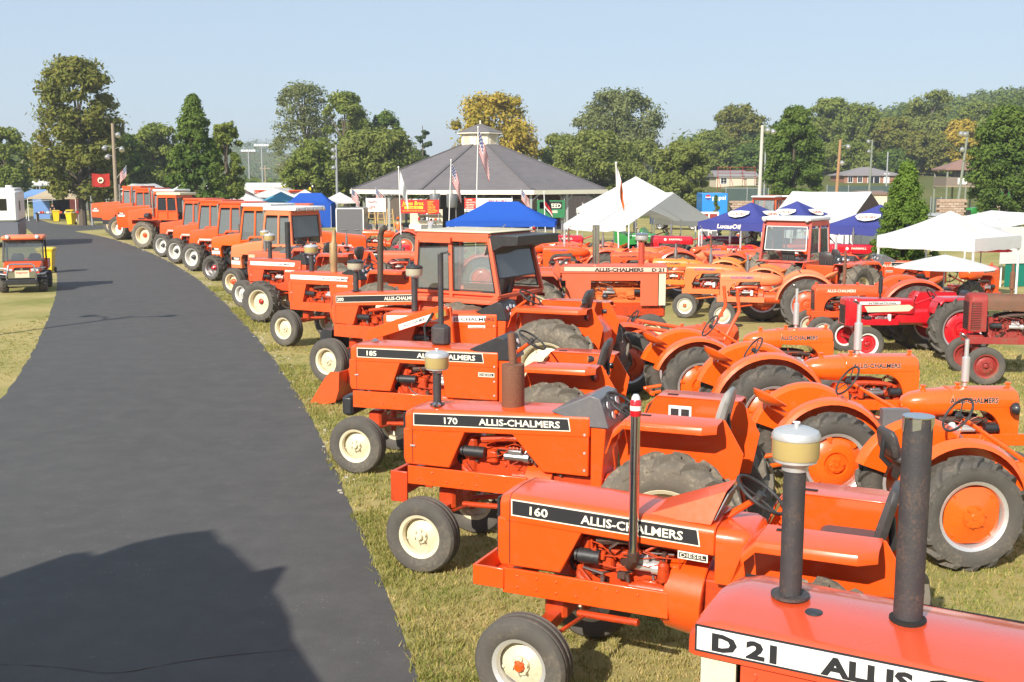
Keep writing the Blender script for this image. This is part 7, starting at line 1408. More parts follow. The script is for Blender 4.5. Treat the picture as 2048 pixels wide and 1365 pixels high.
# ================================================================== buildings at the right
def house(label, px0, px1, Y, eave_y, ridge_y, base_y, wallm, roofm, depth=7, wins=(), door=None, hip=True, over=.4):
    a, c = at(px0, base_y, Y), at(px1, eave_y, Y); z0 = min(a.z, hz(a.x, Y)); w_ = c.x - a.x; ez = c.z - z0; rz_ = at(px0, ridge_y, Y).z - z0
    t = thing('house', label, 'house', (a.x, Y, z0), 0); b = MB(); b.box((w_ / 2, depth / 2, ez / 2 - .2), (w_, depth, ez + .4)); b.ob('wall', wallm, t)
    b = MB(); o = over; ins = depth / 2 if hip else -o * 0
    vs = [(-o, -o, ez), (w_ + o, -o, ez), (w_ + o, depth + o, ez), (-o, depth + o, ez), (ins if hip else -o, depth / 2, rz_), (w_ - (ins if hip else -o), depth / 2, rz_)]; vs += [(x, y, z - .18) for x, y, z in vs[:4]]
    b.add(vs, [(0, 1, 5, 4), (1, 2, 5), (2, 3, 4, 5), (3, 0, 4), (6, 7, 1, 0), (7, 8, 2, 1), (8, 9, 3, 2), (9, 6, 0, 3), (9, 8, 7, 6)]); b.ob('roof', roofm, t, ang=.05)
    for x, z, ww, hh in wins: b = MB(); b.box((x, -.02, z), (ww + .16, .06, hh + .16)); f = b.ob('window', M_WHITE, t); b = MB(); b.box((x - ww * .26, -.055, z), (ww * .46, .012, hh)); b.box((x + ww * .26, -.055, z), (ww * .46, .012, hh)); b.ob('pane', M_DGLASS, f)
    if door: b = MB(); b.box((door, -.03, 1.05), (.95, .08, 2.1)); b.ob('door', M_WHITE, t)
    return t
M_GROOF = mat('grey_shingle_roof', (.22, .20, .20), .9, 0, 0, (.15, .13, .13), .5, 1); M_HBRICK = mat('red_brown_brick', (.30, .15, .10), .9, 0, 0, (.38, .24, .17), .6, 4, .2, 10, .1, vary=.25); M_TANW = mat('tan_siding', (.62, .52, .38), .7, 0, 0, (.5, .42, .3), .3, 1)
house('low brick ranch house with grey hip roof on the slope', 1688, 1800, 185, 350, 334, 373, M_HBRICK, M_GROOF, 8, ((1.0, 1.2, .7, 1.1), (2.6, 1.2, .7, 1.1), (4.9, 1.15, 1.9, 1.3)), 7.0)
house('tan sided house with low gabled roof behind the bleachers', 1432, 1492, 178, 352, 341, 378, M_TANW, M_GROOF, 6, ((1.2, 1.3, .9, 1.0),), None, False); house('small tan garage right of the tan house', 1493, 1512, 176, 352, 343, 378, M_TANW, M_GROOF, 4, (), None, False)
t = house('beige shed with a wide roller door before the brick house', 1726, 1775, 97, 386, 382, 430, M_TANW, mat('brown_metal_roof', (.22, .14, .10), .5), 4, (), None, False, .15); b = MB(); b.box((1.2, -.03, 1.4), (1.6, .05, 2.0)); b.ob('roller_door', mat('beige_door', (.68, .58, .42), .6), t)
house('white low building far behind the striped tents', 415, 640, 165, 372, 366, 402, M_WHITE, M_WHITE, 6, (), None, False, .1); house('white trailer like building behind the tan canopy', 112, 165, 150, 375, 371, 398, M_WHITE, M_WHITE, 4, (), None, False, .05)
t = thing('viewing_stand', 'two storey open stand with brown hip roof at the right', 'stand', (at(1893, 380, 112).x, 112, 0)); z0 = .0; b = MB(); b.add([(-.3, -.3, 5.2), (4.1, -.3, 5.2), (4.1, 3.6, 5.2), (-.3, 3.6, 5.2), (1.9, 1.6, 6.15), (-.3, -.3, 5.05), (4.1, -.3, 5.05), (4.1, 3.6, 5.05), (-.3, 3.6, 5.05)], [(0, 1, 4), (1, 2, 4), (2, 3, 4), (3, 0, 4), (5, 6, 1, 0), (6, 7, 2, 1), (7, 8, 3, 2), (8, 5, 0, 3), (8, 7, 6, 5)]); b.ob('roof', mat('brown_roof', (.24, .14, .11), .8), t, ang=.05)
for x in (0, 1.9, 3.8):
    for y in (0, 3.3): b = MB(); b.box((x, y, 2.55), (.15, .15, 5.1)); b.ob('post', M_GREENW, t)
b = MB(); b.box((1.9, 1.65, 3.45), (4.0, 3.5, .15)); b.ob('deck', M_WOOD, t); b = MB(); b.box((1.9, -.06, 3.95), (4.0, .05, .8)); b.box((-.06, 1.65, 3.95), (.05, 3.4, .8)); b.ob('railing', mat('grey_brown_boards', (.20, .16, .13), .8), t); b = MB(); b.box((1.5, -.10, 3.95), (.9, .03, .6)); b.ob('sign', M_WHITE, t); b = MB(); b.box((2.6, 1.8, 4.3), (1.6, 2.4, 1.5)); b.ob('cabin', M_GREY, t)
# green windscreen fences
def fence(label, px0, px1, Y, h, m):
    x0, x1 = (px0 - 1024) / F_PX * Y, (px1 - 1024) / F_PX * Y; t = thing('fence', label, 'fence', (x0, Y, hz((x0 + x1) / 2, Y) - .1)); n_ = max(2, int((x1 - x0) / 2.4)); b = MB(); b.box(((x1 - x0) / 2, 0, h / 2 + .1), (x1 - x0, .02, h)); b.ob('screen', m, t)
    for i in range(n_ + 1): b = MB(); b.cyl(((x1 - x0) * i / n_, -.05, -.3), ((x1 - x0) * i / n_, -.05, h + .25), .05, n=6); b.ob('post', M_POLEG, t)
M_SCR = mat('dark_green_screen', (.055, .085, .075), .8, 0, 0, (.12, .13, .11), .4, 1)
fence('dark green windscreen fence below the brick house', 1648, 1775, 140, 1.6, M_SCR); fence('dark green windscreen fence below the tan house', 1448, 1532, 135, 1.8, M_SCR); fence('dark screen fence left of the brown roofed stand', 1855, 1895, 125, 1.6, M_SCR)
t = thing('bleachers', 'steel bleacher frame behind the soft drink truck', 'bleachers', (at(1442, 380, 150).x, 150, hz(30, 150))); b = MB()
for i in range(6): b.box((2.6, i * .5, .5 + i * .35), (5.2, .3, .05))
b.ob('bench_boards', M_SILV, t)
for i in range(4): b = MB(); x = i * 1.7; b.cyl((x, 2.6, 0), (x, 2.6, 3.4), .04, n=6); b.cyl((x, 0, .4), (x, 2.6, 2.3), .04, n=6); b.ob('frame', M_RUST, t)
b = MB(); [b.cyl((0, 2.6, z), (5.2, 2.6, z), .03, n=6) for z in (2.5, 2.9, 3.3)]; b.ob('guard_rail', M_RUST, t)
# retaining walls of split blocks: each block its own piece
M_BLOCK = [mat('split_block', (.40, .29, .21), .95, 0, 0, (.25, .18, .13), .6, 5, .6, 20, .1, vary=.25), mat('split_block_pale', (.48, .37, .28), .95, 0, 0, (.3, .22, .16), .6, 5, .6, 20, .1, vary=.25)]
bm_ = [MB().box((0, 0, 0), (.44, .3, .19), ch=.02).mesh('block', m) for m in M_BLOCK]
def block_wall(label, px0, px1, Y, h):
    x0, x1 = (px0 - 1024) / F_PX * Y, (px1 - 1024) / F_PX * Y; t = thing('retaining_wall', label, 'wall', (x0, Y, 0), 0, 'block retaining walls'); nr = int(h / .2); nc = int((x1 - x0) / .46) + 1
    for j in range(nr):
        for i in range(nc): inst('block', bm_[rng.random() < .4], t, (i * .46 + .23 * (j % 2), rng.uniform(-.02, .02), .1 + j * .2))
    b = MB(); b.box((nc * .23, .4, h / 2), (nc * .46, .5, h)); b.ob('fill', M_BLOCK[0], t)
block_wall('tan split block retaining wall left of the green loader tractor', 1872, 1922, 92, 2.5); block_wall('tan split block retaining wall under the right edge tree', 1960, 2000, 90, 2.1); block_wall('long low block wall under the tan house', 1460, 1545, 100, 2.2)
# soft drink truck body
p = at(1390, 412, 96); t = thing('box_truck', 'bright blue soft drink box trailer with white lettering under the maple', 'truck', (p.x, 96, 0), R(-4)); b = MB(); b.box((1.7, 2.5, 1.85), (2.2, 5.0, 2.2), ch=.05); bx = b.ob('box_body', mat('soft_drink_blue', (.02, .22, .62), .4, 0, .4), t, bev=.02)
text(bx, 'pepsi', .5, M_TXW, (1.45, -.01, 2.4), (1, 0, 0), bold=.02, width=1.15)
for k, (m_, z0, z1) in enumerate(((M_RED, .02, .24), (M_WHITE, -.05, .06), (M_TXB, -.24, -.02))):
    b = MB(); b.plate([(1.12 + .24 * math.cos(a), -.006 - .002 * k, 2.58 + max(z0, min(z1, .24 * math.sin(a)))) for a in [2 * PI * j / 24 for j in range(24)]], -.003); b.ob('round_emblem', m_, bx)
for s in (.1, 2.8):
    for y in (.9, 4.0): b = MB(); b.lathe([(.25, -.11), (.42, -.12), (.45, -.06), (.45, .06), (.42, .12), (.25, .11)], 20, 'x', (s, y, .45), closed_prof=True); b.cyl((s - .05, y, .45), (s + .05, y, .45), .25, n=14); b.ob('wheel', M_TYRE, t)
b = MB(); b.box((1.45, 2.5, .62), (2.2, 4.8, .2)); b.ob('chassis', M_BLK, t)
# enclosed trailer
p = at(671, 412, 62); t = thing('enclosed_trailer', 'dark grey enclosed trailer with white edge trim left of the pavilion', 'trailer', (p.x, 62, 0), R(3)); b = MB(); b.box((.78, 1.6, 1.45), (1.56, 3.2, 2.1), ch=.04); b.ob('body', M_GREY, t, bev=.015); b = MB(); [b.box((x, -.01, 1.45), (.06, .04, 2.12)) for x in (.03, 1.53)]; b.box((.78, -.01, 2.48), (1.56, .04, .06)); b.ob('edge_trim', M_WHITE, t); b = MB(); [b.box((x, -.03, 1.3), (.25, .03, .05)) for x in (.45, 1.15)]; b.ob('latch', M_STEEL, t)
for x in (-.06, 1.62): b = MB(); b.lathe([(.18, -.08), (.31, -.09), (.33, 0), (.31, .09), (.18, .08)], 18, 'x', (x, 1.6, .33), closed_prof=True); b.cyl((x - .04, 1.6, .33), (x + .04, 1.6, .33), .18, n=12); b.ob('wheel', M_TYRE, t)
# camper at the left edge
t = thing('camper_trailer', 'white camper trailer with grey lower band cut by the left edge', 'camper', (-29.9, 67, 0), R(20)); b = MB(); b.box((-1.25, 3, 2.5), (2.5, 6.2, 1.9), ch=.12); b.ob('body', M_WHITE, t, bev=.02); b = MB(); b.box((-1.25, 3, 1.05), (2.52, 6.22, .98), ch=.05); b.ob('lower_band', mat('grey_band', (.13, .14, .17), .5), t); b = MB(); b.box((-1.25, 2.9, 3.52), (2.3, 5.6, .12), ch=.04); b.cyl((-.5, 1.2, 3.6), (-.5, 1.2, 3.75), .2, n=14); b.ob('roof_fitting', M_WHITE, t); b = MB(); b.box((.012, 1.6, 2.5), (.02, .9, .6)); b.box((-1.25, -.112, 2.6), (1.3, .02, .7)); b.ob('window', M_DGLASS, t); b = MB(); b.box((-2.0, -.12, 2.45), (.9, .03, 1.5)); b.ob('door', M_CREAM, t)
for y in (3.0, 3.9):
    for x in (-2.45, -.05): b = MB(); b.lathe([(.2, -.1), (.35, -.11), (.37, 0), (.35, .11), (.2, .1)], 18, 'x', (x, y, .37), closed_prof=True); b.cyl((x - .05, y, .37), (x + .05, y, .37), .2, n=12); b.ob('wheel', M_TYRE, t)
# ================================================================== wheeled bins
def bin_(label, X, Y, rz):
    t = thing('wheeled_bin', label, 'bin', (X, Y, 0), R(rz), 'yellow wheeled bins'); b = MB(); b.loft([[(x * sx_, y * sy_ - .03 * (z > .5), z) for x, y in ((-1, -1), (1, -1), (1, 1), (-1, 1))] for z, sx_, sy_ in ((.06, .24, .26), (.98, .32, .36), (1.0, .36, .40), (1.05, .36, .40), (1.05, .33, .37), (.95, .30, .33))]); b.ob('bin_body', M_YEL, t, bev=.02)
    b = MB(); b.loft([[(x * s_, y * s_ * 1.12 - .03, z) for x, y in ((-1, -1), (1, -1), (1, 1), (-1, 1))] for z, s_ in ((1.055, .38), (1.09, .37), (1.14, .26))]); b.ob('lid', M_YEL, t, bev=.02); b = MB(); b.cyl((-.3, .42, 1.0), (.3, .42, 1.0), .02, n=8); b.ob('handle', M_YEL, t)
    for s in (-1, 1): b = MB(); b.cyl((s * .25, .28, .12), (s * .31, .28, .12), .12, n=16); b.ob('wheel', M_RUB, t)
g1, g2 = G(113, 444), G(143, 450)
bin_('yellow wheeled bin close behind the orange utility vehicle', -20.55, 48.6, 10); bin_('yellow wheeled bin nearest the road on the grass island', g2.x, g2.y, -15); bin_('yellow wheeled bin at the left of the grass island', g1.x, g1.y, 20); bin_('yellow wheeled bin standing directly behind another on the grass island', g1.x + .55, g1.y + 2.2, 5)
# ================================================================== utility vehicle
t = thing('utility_vehicle', 'orange utility vehicle with silver bull bar facing the camera on the left grass', 'utility vehicle', (-18.05, 40.7, 0), R(-72))
# x forward, toward the camera
b = MB(); b.loft([[(.95, -.62, .62), (.95, .62, .62), (.95, .58, .92), (.95, -.58, .92)], [(.85, -.66, .58), (.85, .66, .58), (.85, .62, 1.0), (.85, -.62, 1.0)], [(.2, -.68, .58), (.2, .68, .58), (.2, .66, 1.12), (.2, -.66, 1.12)]][::-1]); b.ob('hood', M_OR, t, bev=.03)
b = MB(); b.box((.92, 0, .48), (.22, .9, .14), ch=.03); b.box((0, 0, .42), (2.6, 1.1, .18), ch=.03); b.ob('bumper', M_BLK, t)
for s in (1, -1): b = MB(); b.box((.93, s * .45, .82), (.08, .30, .12), ch=.02); b.ob('headlight', M_LAMP, t, bev=.01)
b = MB(); b.box((.958, 0, .86), (.03, .5, .09)); g_ = b.ob('grille', M_BLK, t); b = MB(); b.cyl((.97, 0, .86), (.985, 0, .86), .05, n=16); b.ob('round_emblem', M_CHROME, g_)
b = MB(); b.tube([(1.12, -.42, .30), (1.14, -.5, .6), (1.12, -.42, 1.0), (1.1, -.36, 1.05), (1.1, .36, 1.05), (1.12, .42, 1.0), (1.14, .5, .6), (1.12, .42, .30)], .032, 8); b.box((1.12, 0, .30), (.06, .95, .09), ch=.01); b.tube([(1.12, -.48, .68), (1.05, -.78, .72), (.9, -.8, .74)], .025, 6); b.tube([(1.12, .48, .68), (1.05, .78, .72), (.9, .8, .74)], .025, 6); b.tube([(1.12, -.48, .9), (1.0, -.8, .92)], .025, 6); b.tube([(1.12, .48, .9), (1.0, .8, .92)], .025, 6); b.box((1.1, 0, .66), (.03, .9, .22)); b.ob('bull_bar', M_CHROME, t)
b = MB(); b.box((1.13, .02, .7), (.02, .48, .26)); pl = b.ob('plate', M_CREAM, t); text(pl, 'Orange Power', .09, M_TXR, (1.142, -.19, .72), (0, 1, 0), width=.40, shear=.1)
b = MB(); b.box((1.15, .05, .44), (.02, .34, .14)); pl = b.ob('number_tag', M_BLK, t); text(pl, '479', .12, M_TXW, (1.162, -.06, .40), (0, 1, 0), width=.22, bold=.02)
fr = MB()
for s in (1, -1):
    fr.beam((.25, s * .68, 1.1), (-.05, s * .66, 1.86), .06); fr.beam((-1.0, s * .68, .9), (-1.0, s * .66, 1.86), .06); fr.beam((-.05, s * .66, 1.86), (-1.0, s * .66, 1.86), .06); fr.beam((.2, s * .68, .55), (-1.0, s * .68, .55), .08)
fr.beam((.25, -.68, 1.1), (.25, .68, 1.1), .05); fr.beam((-.05, -.66, 1.84), (-.05, .66, 1.84), .05); fr.ob('roll_frame', M_BLK, t)
b = MB(); b.add([(.22, -.64, 1.12), (.22, .64, 1.12), (-.03, .63, 1.82), (-.03, -.63, 1.82)], [(0, 1, 2, 3)]); b.ob('windscreen', glass('dark_windscreen', (.30, .36, .36), .2, .08), t)
b = MB(); b.box((-.45, 0, 1.95), (1.3, 1.46, .16), ch=.05); b.ob('roof', M_FADE2, t, bev=.03)
for s in (1, -1): lamp(t, (.24, s * .5, 1.99), (1, 0, 0), .075, M_BLK, M_LAMP, 'roof_lamp')
for s in (1, -1):
    for x in (.62, -1.35):
        wheel(t, 'wheel', (x, s * .66, .33), .33, .28, .16, s, 'lug', M_TYRE, M_BLK, M_BLK, M_BLK, 'plain', 0, (.04, .05))
        if x > 0: b = MB(); [b.box((x + .42 * math.cos(a) * .98, s * .68, .36 + .42 * math.sin(a)), (.16, .34, .04), None) for a in (PI / 2,)]; b.prism([(x - .45, .55), (x - .3, .76), (x + .3, .76), (x + .4, .6), (x + .4, .56), (x + .28, .72), (x - .28, .72), (x - .4, .52)], s * .5, s * .84); b.ob('fender', M_BLK, t)
seat(t, (-.6, .3, .85)); seat(t, (-.6, -.3, .85)); steering_wheel(t, (-.05, .3, 1.15), .6, .18, base=(.2, .3, 1.0), cm=M_BLK)
b = MB(); b.box((-1.5, 0, .72), (1.1, 1.4, .06)); [b.box((-1.5, s * .7, .9), (1.1, .05, .32)) for s in (1, -1)]; b.box((-.95, 0, .9), (.05, 1.4, .32)); b.box((-2.03, 0, .9), (.05, 1.4, .32)); b.ob('cargo_bed', M_OR, t)
b = MB(); b.box((-.3, 0, .52), (1.3, 1.25, .06)); b.box((-.75, 0, .72), (.5, 1.2, .3)); b.ob('floor', M_BLK, t)
# ================================================================== things around the pavilion
t = thing('food_counter', 'white food counter with racks of goods left of the blue canopy', 'counter', (at(818, 455, 74).x, 74, 0)); b = MB(); b.box((1.1, .5, .55), (2.2, .9, 1.1)); b.ob('counter_front', M_WHITE, t); b = MB(); b.box((1.1, .9, 1.6), (2.2, .05, 1.0)); b.ob('back_board', M_CREAM, t)
for z in (1.35, 1.75): b = MB(); b.box((1.3, .75, z), (1.6, .3, .04)); b.ob('shelf', M_STEEL, t)
for i in range(16): b = MB(); k = rng.uniform(.12, .24); b.box((0, 0, k / 2), (.12, .14, k), ch=.01); gn, gm_ = GOODS[rng.randrange(5)]; o = b.ob('goods_box', gm_, None, loc=(t.location.x + .6 + (i % 8) * .19, 74.74, (1.37, 1.77)[i // 8])); tag(o, 'small %s goods box on the food counter %s shelf' % (gn, ('lower', 'upper')[i // 8]), 'box', 'boxes on the food counter shelves')
t = thing('serving_table', 'dark red topped table in front of the food counter', 'table', (at(835, 455, 71).x, 71, 0)); b = MB(); b.box((.8, 0, .8), (2.0, .7, .05)); b.ob('table_top', M_RUST, t)
for x in (0, 1.6): b = MB(); b.box((x, 0, .4), (.06, .6, .78)); b.ob('leg', M_STEEL, t)
M_YWOOD = mat('yellow_pine', (.55, .35, .12), .7, 0, 0, (.4, .25, .1), .4, 3)
for lab, px in (('yellow wooden step ladder below the white banner, left one', 744), ('yellow wooden step ladder below the white banner, middle one', 762), ('yellow wooden step ladder nearest the steel post', 780)):
    t = thing('step_ladder', lab, 'ladder', (at(px, 450, 80).x, 80, 0), R(10), 'wooden step ladders')
    for s in (-1, 1): b = MB(); b.beam((s * .34, -.35, 0), (s * .18, 0, 2.0), .06); b.beam((s * .34, .35, 0), (s * .18, 0, 2.0), .06); b.ob('side_rail', M_YWOOD, t)
    for i in range(5): f = .15 + i * .17; b = MB(); b.box((0, -.35 * (1 - f), 2.0 * f), (.64 - .3 * f, .12, .03)); b.ob('step', M_YWOOD, t)
def lawn(label, X, Y, rz, m):
    t = thing('lawn_tractor', label, 'lawn tractor', (X, Y, 0), R(rz), 'small lawn tractors'); b = MB(); b.loft([hood_ring(x, .25, .42, z, .09, .01) for x, z in ((0, .88), (.08, .95), (.75, .98))]); b.ob('hood', m, t, ang=.8)
    for x, r_, s in ((.6, .2, 1), (.6, .2, -1), (-.45, .3, 1), (-.45, .3, -1)): wheel(t, 'wheel', (x, s * .38, r_), r_, .2, r_ * .5, s, 'lug', M_TYRE, M_WHITE, M_WHITE, None, 'plain')
    b = MB(); b.box((-.2, 0, .42), (.9, .5, .16), ch=.03); b.prism([(-.75, .5), (-.7, .66), (-.2, .66), (-.15, .5)], -.42, .42); b.ob('body', m, t); seat(t, (-.4, 0, .72), .4, M_BLK, back=.32); steering_wheel(t, (-.02, 0, 1.0), .5, .15, base=(.1, 0, .85), cm=M_BLK)
lawn('white lawn tractor with round hood behind the bent black stack', -6.9, 52, 200, M_WHITE); lawn('red lawn tractor with a black bagger before the banners', -5.7, 53, 20, M_RED); lawn('small red lawn tractor beside the enclosed trailer', -9.2, 59.5, 200, M_RED)
for lab, X, Y in (('dark grey power box on the pavilion post', -4.55, 84), ('second dark grey power box near the pavilion post', -5.9, 85)):
    t = thing('barrel', lab, 'barrel', (X, Y, 2.0), 0, 'dark grey barrels hung at the pavilion'); b = MB(); b.lathe([(.001, 0), (.36, 0), (.42, .1), (.42, .95), (.36, 1.05), (.001, 1.05)], 18, 'z', closed_prof=True); b.ob('shell', M_GREY, t); b = MB(); b.cyl((0, 0, 1.05), (0, 0, 1.3), .06, n=8); b.cyl((.3, 0, 0), (.3, 0, -2.0), .03, n=6); b.ob('fitting', M_STEEL, t)
# ================================================================== people
def person(label, X, Y, rz, pose, shirt, pants, hair, H_=1.75, cap=None):
    """one continuous skinned body; joints placed for the pose, x is the facing direction"""
    k = H_ / 1.75; lean = pose.get('lean', 0.0); cl, sl = math.cos(lean), math.sin(lean)
    def up(x, y, z): z0 = .95; return (x * cl + (z - z0) * sl, y, z0 + (z - z0) * cl - x * sl)
    J = {'pel': (0, 0, .95), 'sp': up(0, 0, 1.15), 'ch': up(0, 0, 1.35), 'nk': up(0, 0, 1.50), 'hd0': up(.02, 0, 1.58), 'hd1': up(.03, 0, 1.70)}; Rd = dict(pel=.145, sp=.135, ch=.15, nk=.06, hd0=.088, hd1=.095)
    E = [('pel', 'sp'), ('sp', 'ch'), ('ch', 'nk'), ('nk', 'hd0'), ('hd0', 'hd1')]
    for s, n_ in ((1, 'l'), (-1, 'r')):
        a = pose.get('arm' + n_, (0, .35)); sh = up(0, s * .19, 1.42); J['sh' + n_] = sh; an, be = a; el = (sh[0] + .29 * math.sin(an), s * .25, sh[2] - .29 * math.cos(an)); wr = (el[0] + .25 * math.sin(an + be), s * .24, el[2] - .25 * math.cos(an + be)); J['el' + n_] = el; J['wr' + n_] = wr; J['hn' + n_] = (wr[0] + .12 * math.sin(an + be), s * .23, wr[2] - .12 * math.cos(an + be))
        Rd.update({'sh' + n_: .065, 'el' + n_: .046, 'wr' + n_: .034, 'hn' + n_: .036}); E += [('ch', 'sh' + n_), ('sh' + n_, 'el' + n_), ('el' + n_, 'wr' + n_), ('wr' + n_, 'hn' + n_)]
        st = pose.get('step', 0.0) * s; J['hp' + n_] = (0, s * .09, .90); J['kn' + n_] = (st * .5 + .02, s * .11, .49); J['an' + n_] = (st, s * .11, .08); J['to' + n_] = (st + .16, s * .13, .04); Rd.update({'hp' + n_: .095, 'kn' + n_: .062, 'an' + n_: .045, 'to' + n_: .04}); E += [('pel', 'hp' + n_), ('hp' + n_, 'kn' + n_), ('kn' + n_, 'an' + n_), ('an' + n_, 'to' + n_)]
    names = list(J); me = bpy.data.meshes.new('body'); me.from_pydata([tuple(c * k for c in J[n_]) for n_ in names], [(names.index(a), names.index(b)) for a, b in E], []); tmp = bpy.data.objects.new('tmp', me); COL.objects.link(tmp); tmp.modifiers.new('s', 'SKIN'); sd = tmp.modifiers.new('d', 'SUBSURF'); sd.levels = 1; sd.render_levels = 1
    for i, n_ in enumerate(names): me.skin_vertices[0].data[i].radius = (Rd[n_] * k * (1.15 if n_ in ('ch', 'pel', 'sp') else 1), Rd[n_] * k * (.85 if n_ in ('ch', 'pel', 'sp') else 1))
    me.skin_vertices[0].data[0].use_root = True; dg = bpy.context.evaluated_depsgraph_get(); me2 = bpy.data.meshes.new_from_object(tmp.evaluated_get(dg)); bpy.data.objects.remove(tmp)
    SK = mat('skin', (.50, .27, .18), .5); me2.materials.clear(); [me2.materials.append(m) for m in (shirt, pants, SK, hair, M_BLK)]; nk = Vector(J['nk']) * k; hd = Vector(J['hd1']) * k
    for p_ in me2.polygons:
        c = p_.center; best = min(names, key=lambda n_: (Vector(J[n_]) * k - c).length); i_ = 0
        if best in ('hd0', 'hd1'): i_ = 3 if (c.z > hd.z + .01 or c.x < hd.x - .05) else 2
        elif best[:2] in ('wr', 'hn', 'el'): i_ = 2
        elif best[:2] in ('kn', 'hp') or (best == 'pel' and c.z < .98 * k): i_ = 1
        elif best[:2] in ('an',): i_ = 1
        elif best[:2] == 'to': i_ = 4
        elif best == 'nk': i_ = 2
        p_.material_index = i_; p_.use_smooth = True
    t = thing('person', label, 'person', (X, Y, 0), R(rz)); inst('body', me2, t)
    b = MB(); b.sphere(hd + Vector((.095, 0, -.03)) * k, .018, 8, 6, (1, .8, 1.4)); 
    for s in (1, -1): b.sphere(hd + Vector((0.0, s * .098, -.04)) * k, .026, 8, 6, (.7, .4, 1.2))
    b.ob('nose_and_ears', SK, t); b = MB(); [b.sphere(hd + Vector((.083, s * .035, -.005)) * k, .011, 6, 5) for s in (1, -1)]; b.ob('eyes', M_BLK, t)
    if cap: b = MB(); b.sphere(hd + Vector((-.005, 0, .03)) * k, .112, 14, 8, (1, 1, .8)); b.box(hd + Vector((.12, 0, .035)) * k, (.1, .15, .015)); b.ob('cap', cap, t)
    return t
JE, GT, DK = mat('blue_jeans', (.08, .12, .22), .85), mat('grey_shirt', (.32, .32, .34), .85), mat('dark_hair', (.03, .022, .018), .7)
person('person in orange shirt, orange cap and jeans standing at the food counter', at(796, 440, 68).x, 68, 75, dict(arml=(.5, 1.2), armr=(.3, 1.0), step=.06), mat('orange_shirt', (.72, .15, .03), .8), JE, DK, 1.76, C_ORANGE)
person('person with dark hair, grey shirt and pale shorts bending at the counter', at(860, 440, 72.5).x, 72.5, 80, dict(lean=.5, arml=(1.0, .4), armr=(1.1, .4)), GT, mat('pale_shorts', (.6, .57, .52), .85), DK, 1.7)
person('person in dark checked shirt beside the red tractor under the gabled tent', at(1204, 470, 45.5).x, 45.5, 150, dict(lean=.25, arml=(.6, .5), armr=(.4, .6)), mat('checked_shirt', (.10, .10, .11), .9, 0, 0, (.5, .5, .5), .6, 14), JE, DK)
person('person in blue overalls and white shirt seen past the big cab window', at(1008, 520, 39).x, 39, 95, dict(arml=(.2, .4), armr=(.1, .5), step=.04), C_FWHITE, JE, mat('grey_hair', (.35, .34, .33), .8), 1.78)
person('person in black standing under the tan canopy', at(104, 420, 112).x, 112.2, -100, dict(arml=(.3, .6)), C_BLACK, M_BLK, DK)
person('person in white shirt and jeans walking between the rear tractors', at(1120, 470, 50).x, 50, 200, dict(arml=(.3, .4), armr=(-.3, .3), step=.16), C_FWHITE, JE, DK, 1.74)
person('person in yellow safety shirt under the white gabled tent', at(1334, 460, 55).x, 55, 190, dict(arml=(.4, .8)), mat('safety_yellow', (.55, .62, .05), .8), JE, DK, 1.76)
person('person in red shirt and cap standing by the blue canopy legs', at(1068, 455, 53).x, 53, 250, dict(arml=(.2, .5), armr=(.6, .9)), mat('red_shirt', (.45, .03, .03), .8), mat('tan_trousers', (.38, .30, .2), .85), DK, 1.78, C_RED)
person('person in pale blue shirt seen between the long white tent and lucas canopy' .replace('lucas', 'blue'), at(1612, 470, 52).x, 52, 170, dict(arml=(.3, .6)), mat('pale_blue_shirt', (.35, .45, .62), .85), JE, DK, 1.72)
person('person in dark shirt near the enclosed trailer', at(736, 452, 66).x, 66, 120, dict(arml=(.2, .3), step=.1), GT, JE, DK, 1.75, C_BLACK)
# sheds, vans and stacked goods standing behind and under the pavilion
def shed(label, px0, px1, Y, h, m, rm, depth=3.0):
    x0, x1 = (px0 - 1024) / F_PX * Y, (px1 - 1024) / F_PX * Y; t = thing('shed', label, 'shed', (x0, Y, 0)); w_ = x1 - x0; n_ = max(2, int(w_ / .45))
    for i in range(n_): b = MB(); b.box((w_ * (i + .5) / n_, rng.uniform(-.008, .008), h / 2), (w_ / n_ - .02, .05, h)); b.ob('board', m, t)
    b = MB(); b.box((w_ / 2, depth / 2 + .04, h / 2 - .02), (w_ - .04, depth, h - .04)); b.ob('wall', m, t); b = MB(); b.prism([(-.2, h), (w_ + .2, h), (w_ + .2, h + .12), (-.2, h + .12)], -.3, depth + .3); b.ob('roof', rm, t); return t
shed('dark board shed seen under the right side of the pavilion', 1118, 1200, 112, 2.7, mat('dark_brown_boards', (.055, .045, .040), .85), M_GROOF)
shed('brown board shed seen under the left side of the pavilion', 742, 812, 113, 2.5, mat('mid_brown_boards', (.12, .09, .07), .85), M_GROOF)
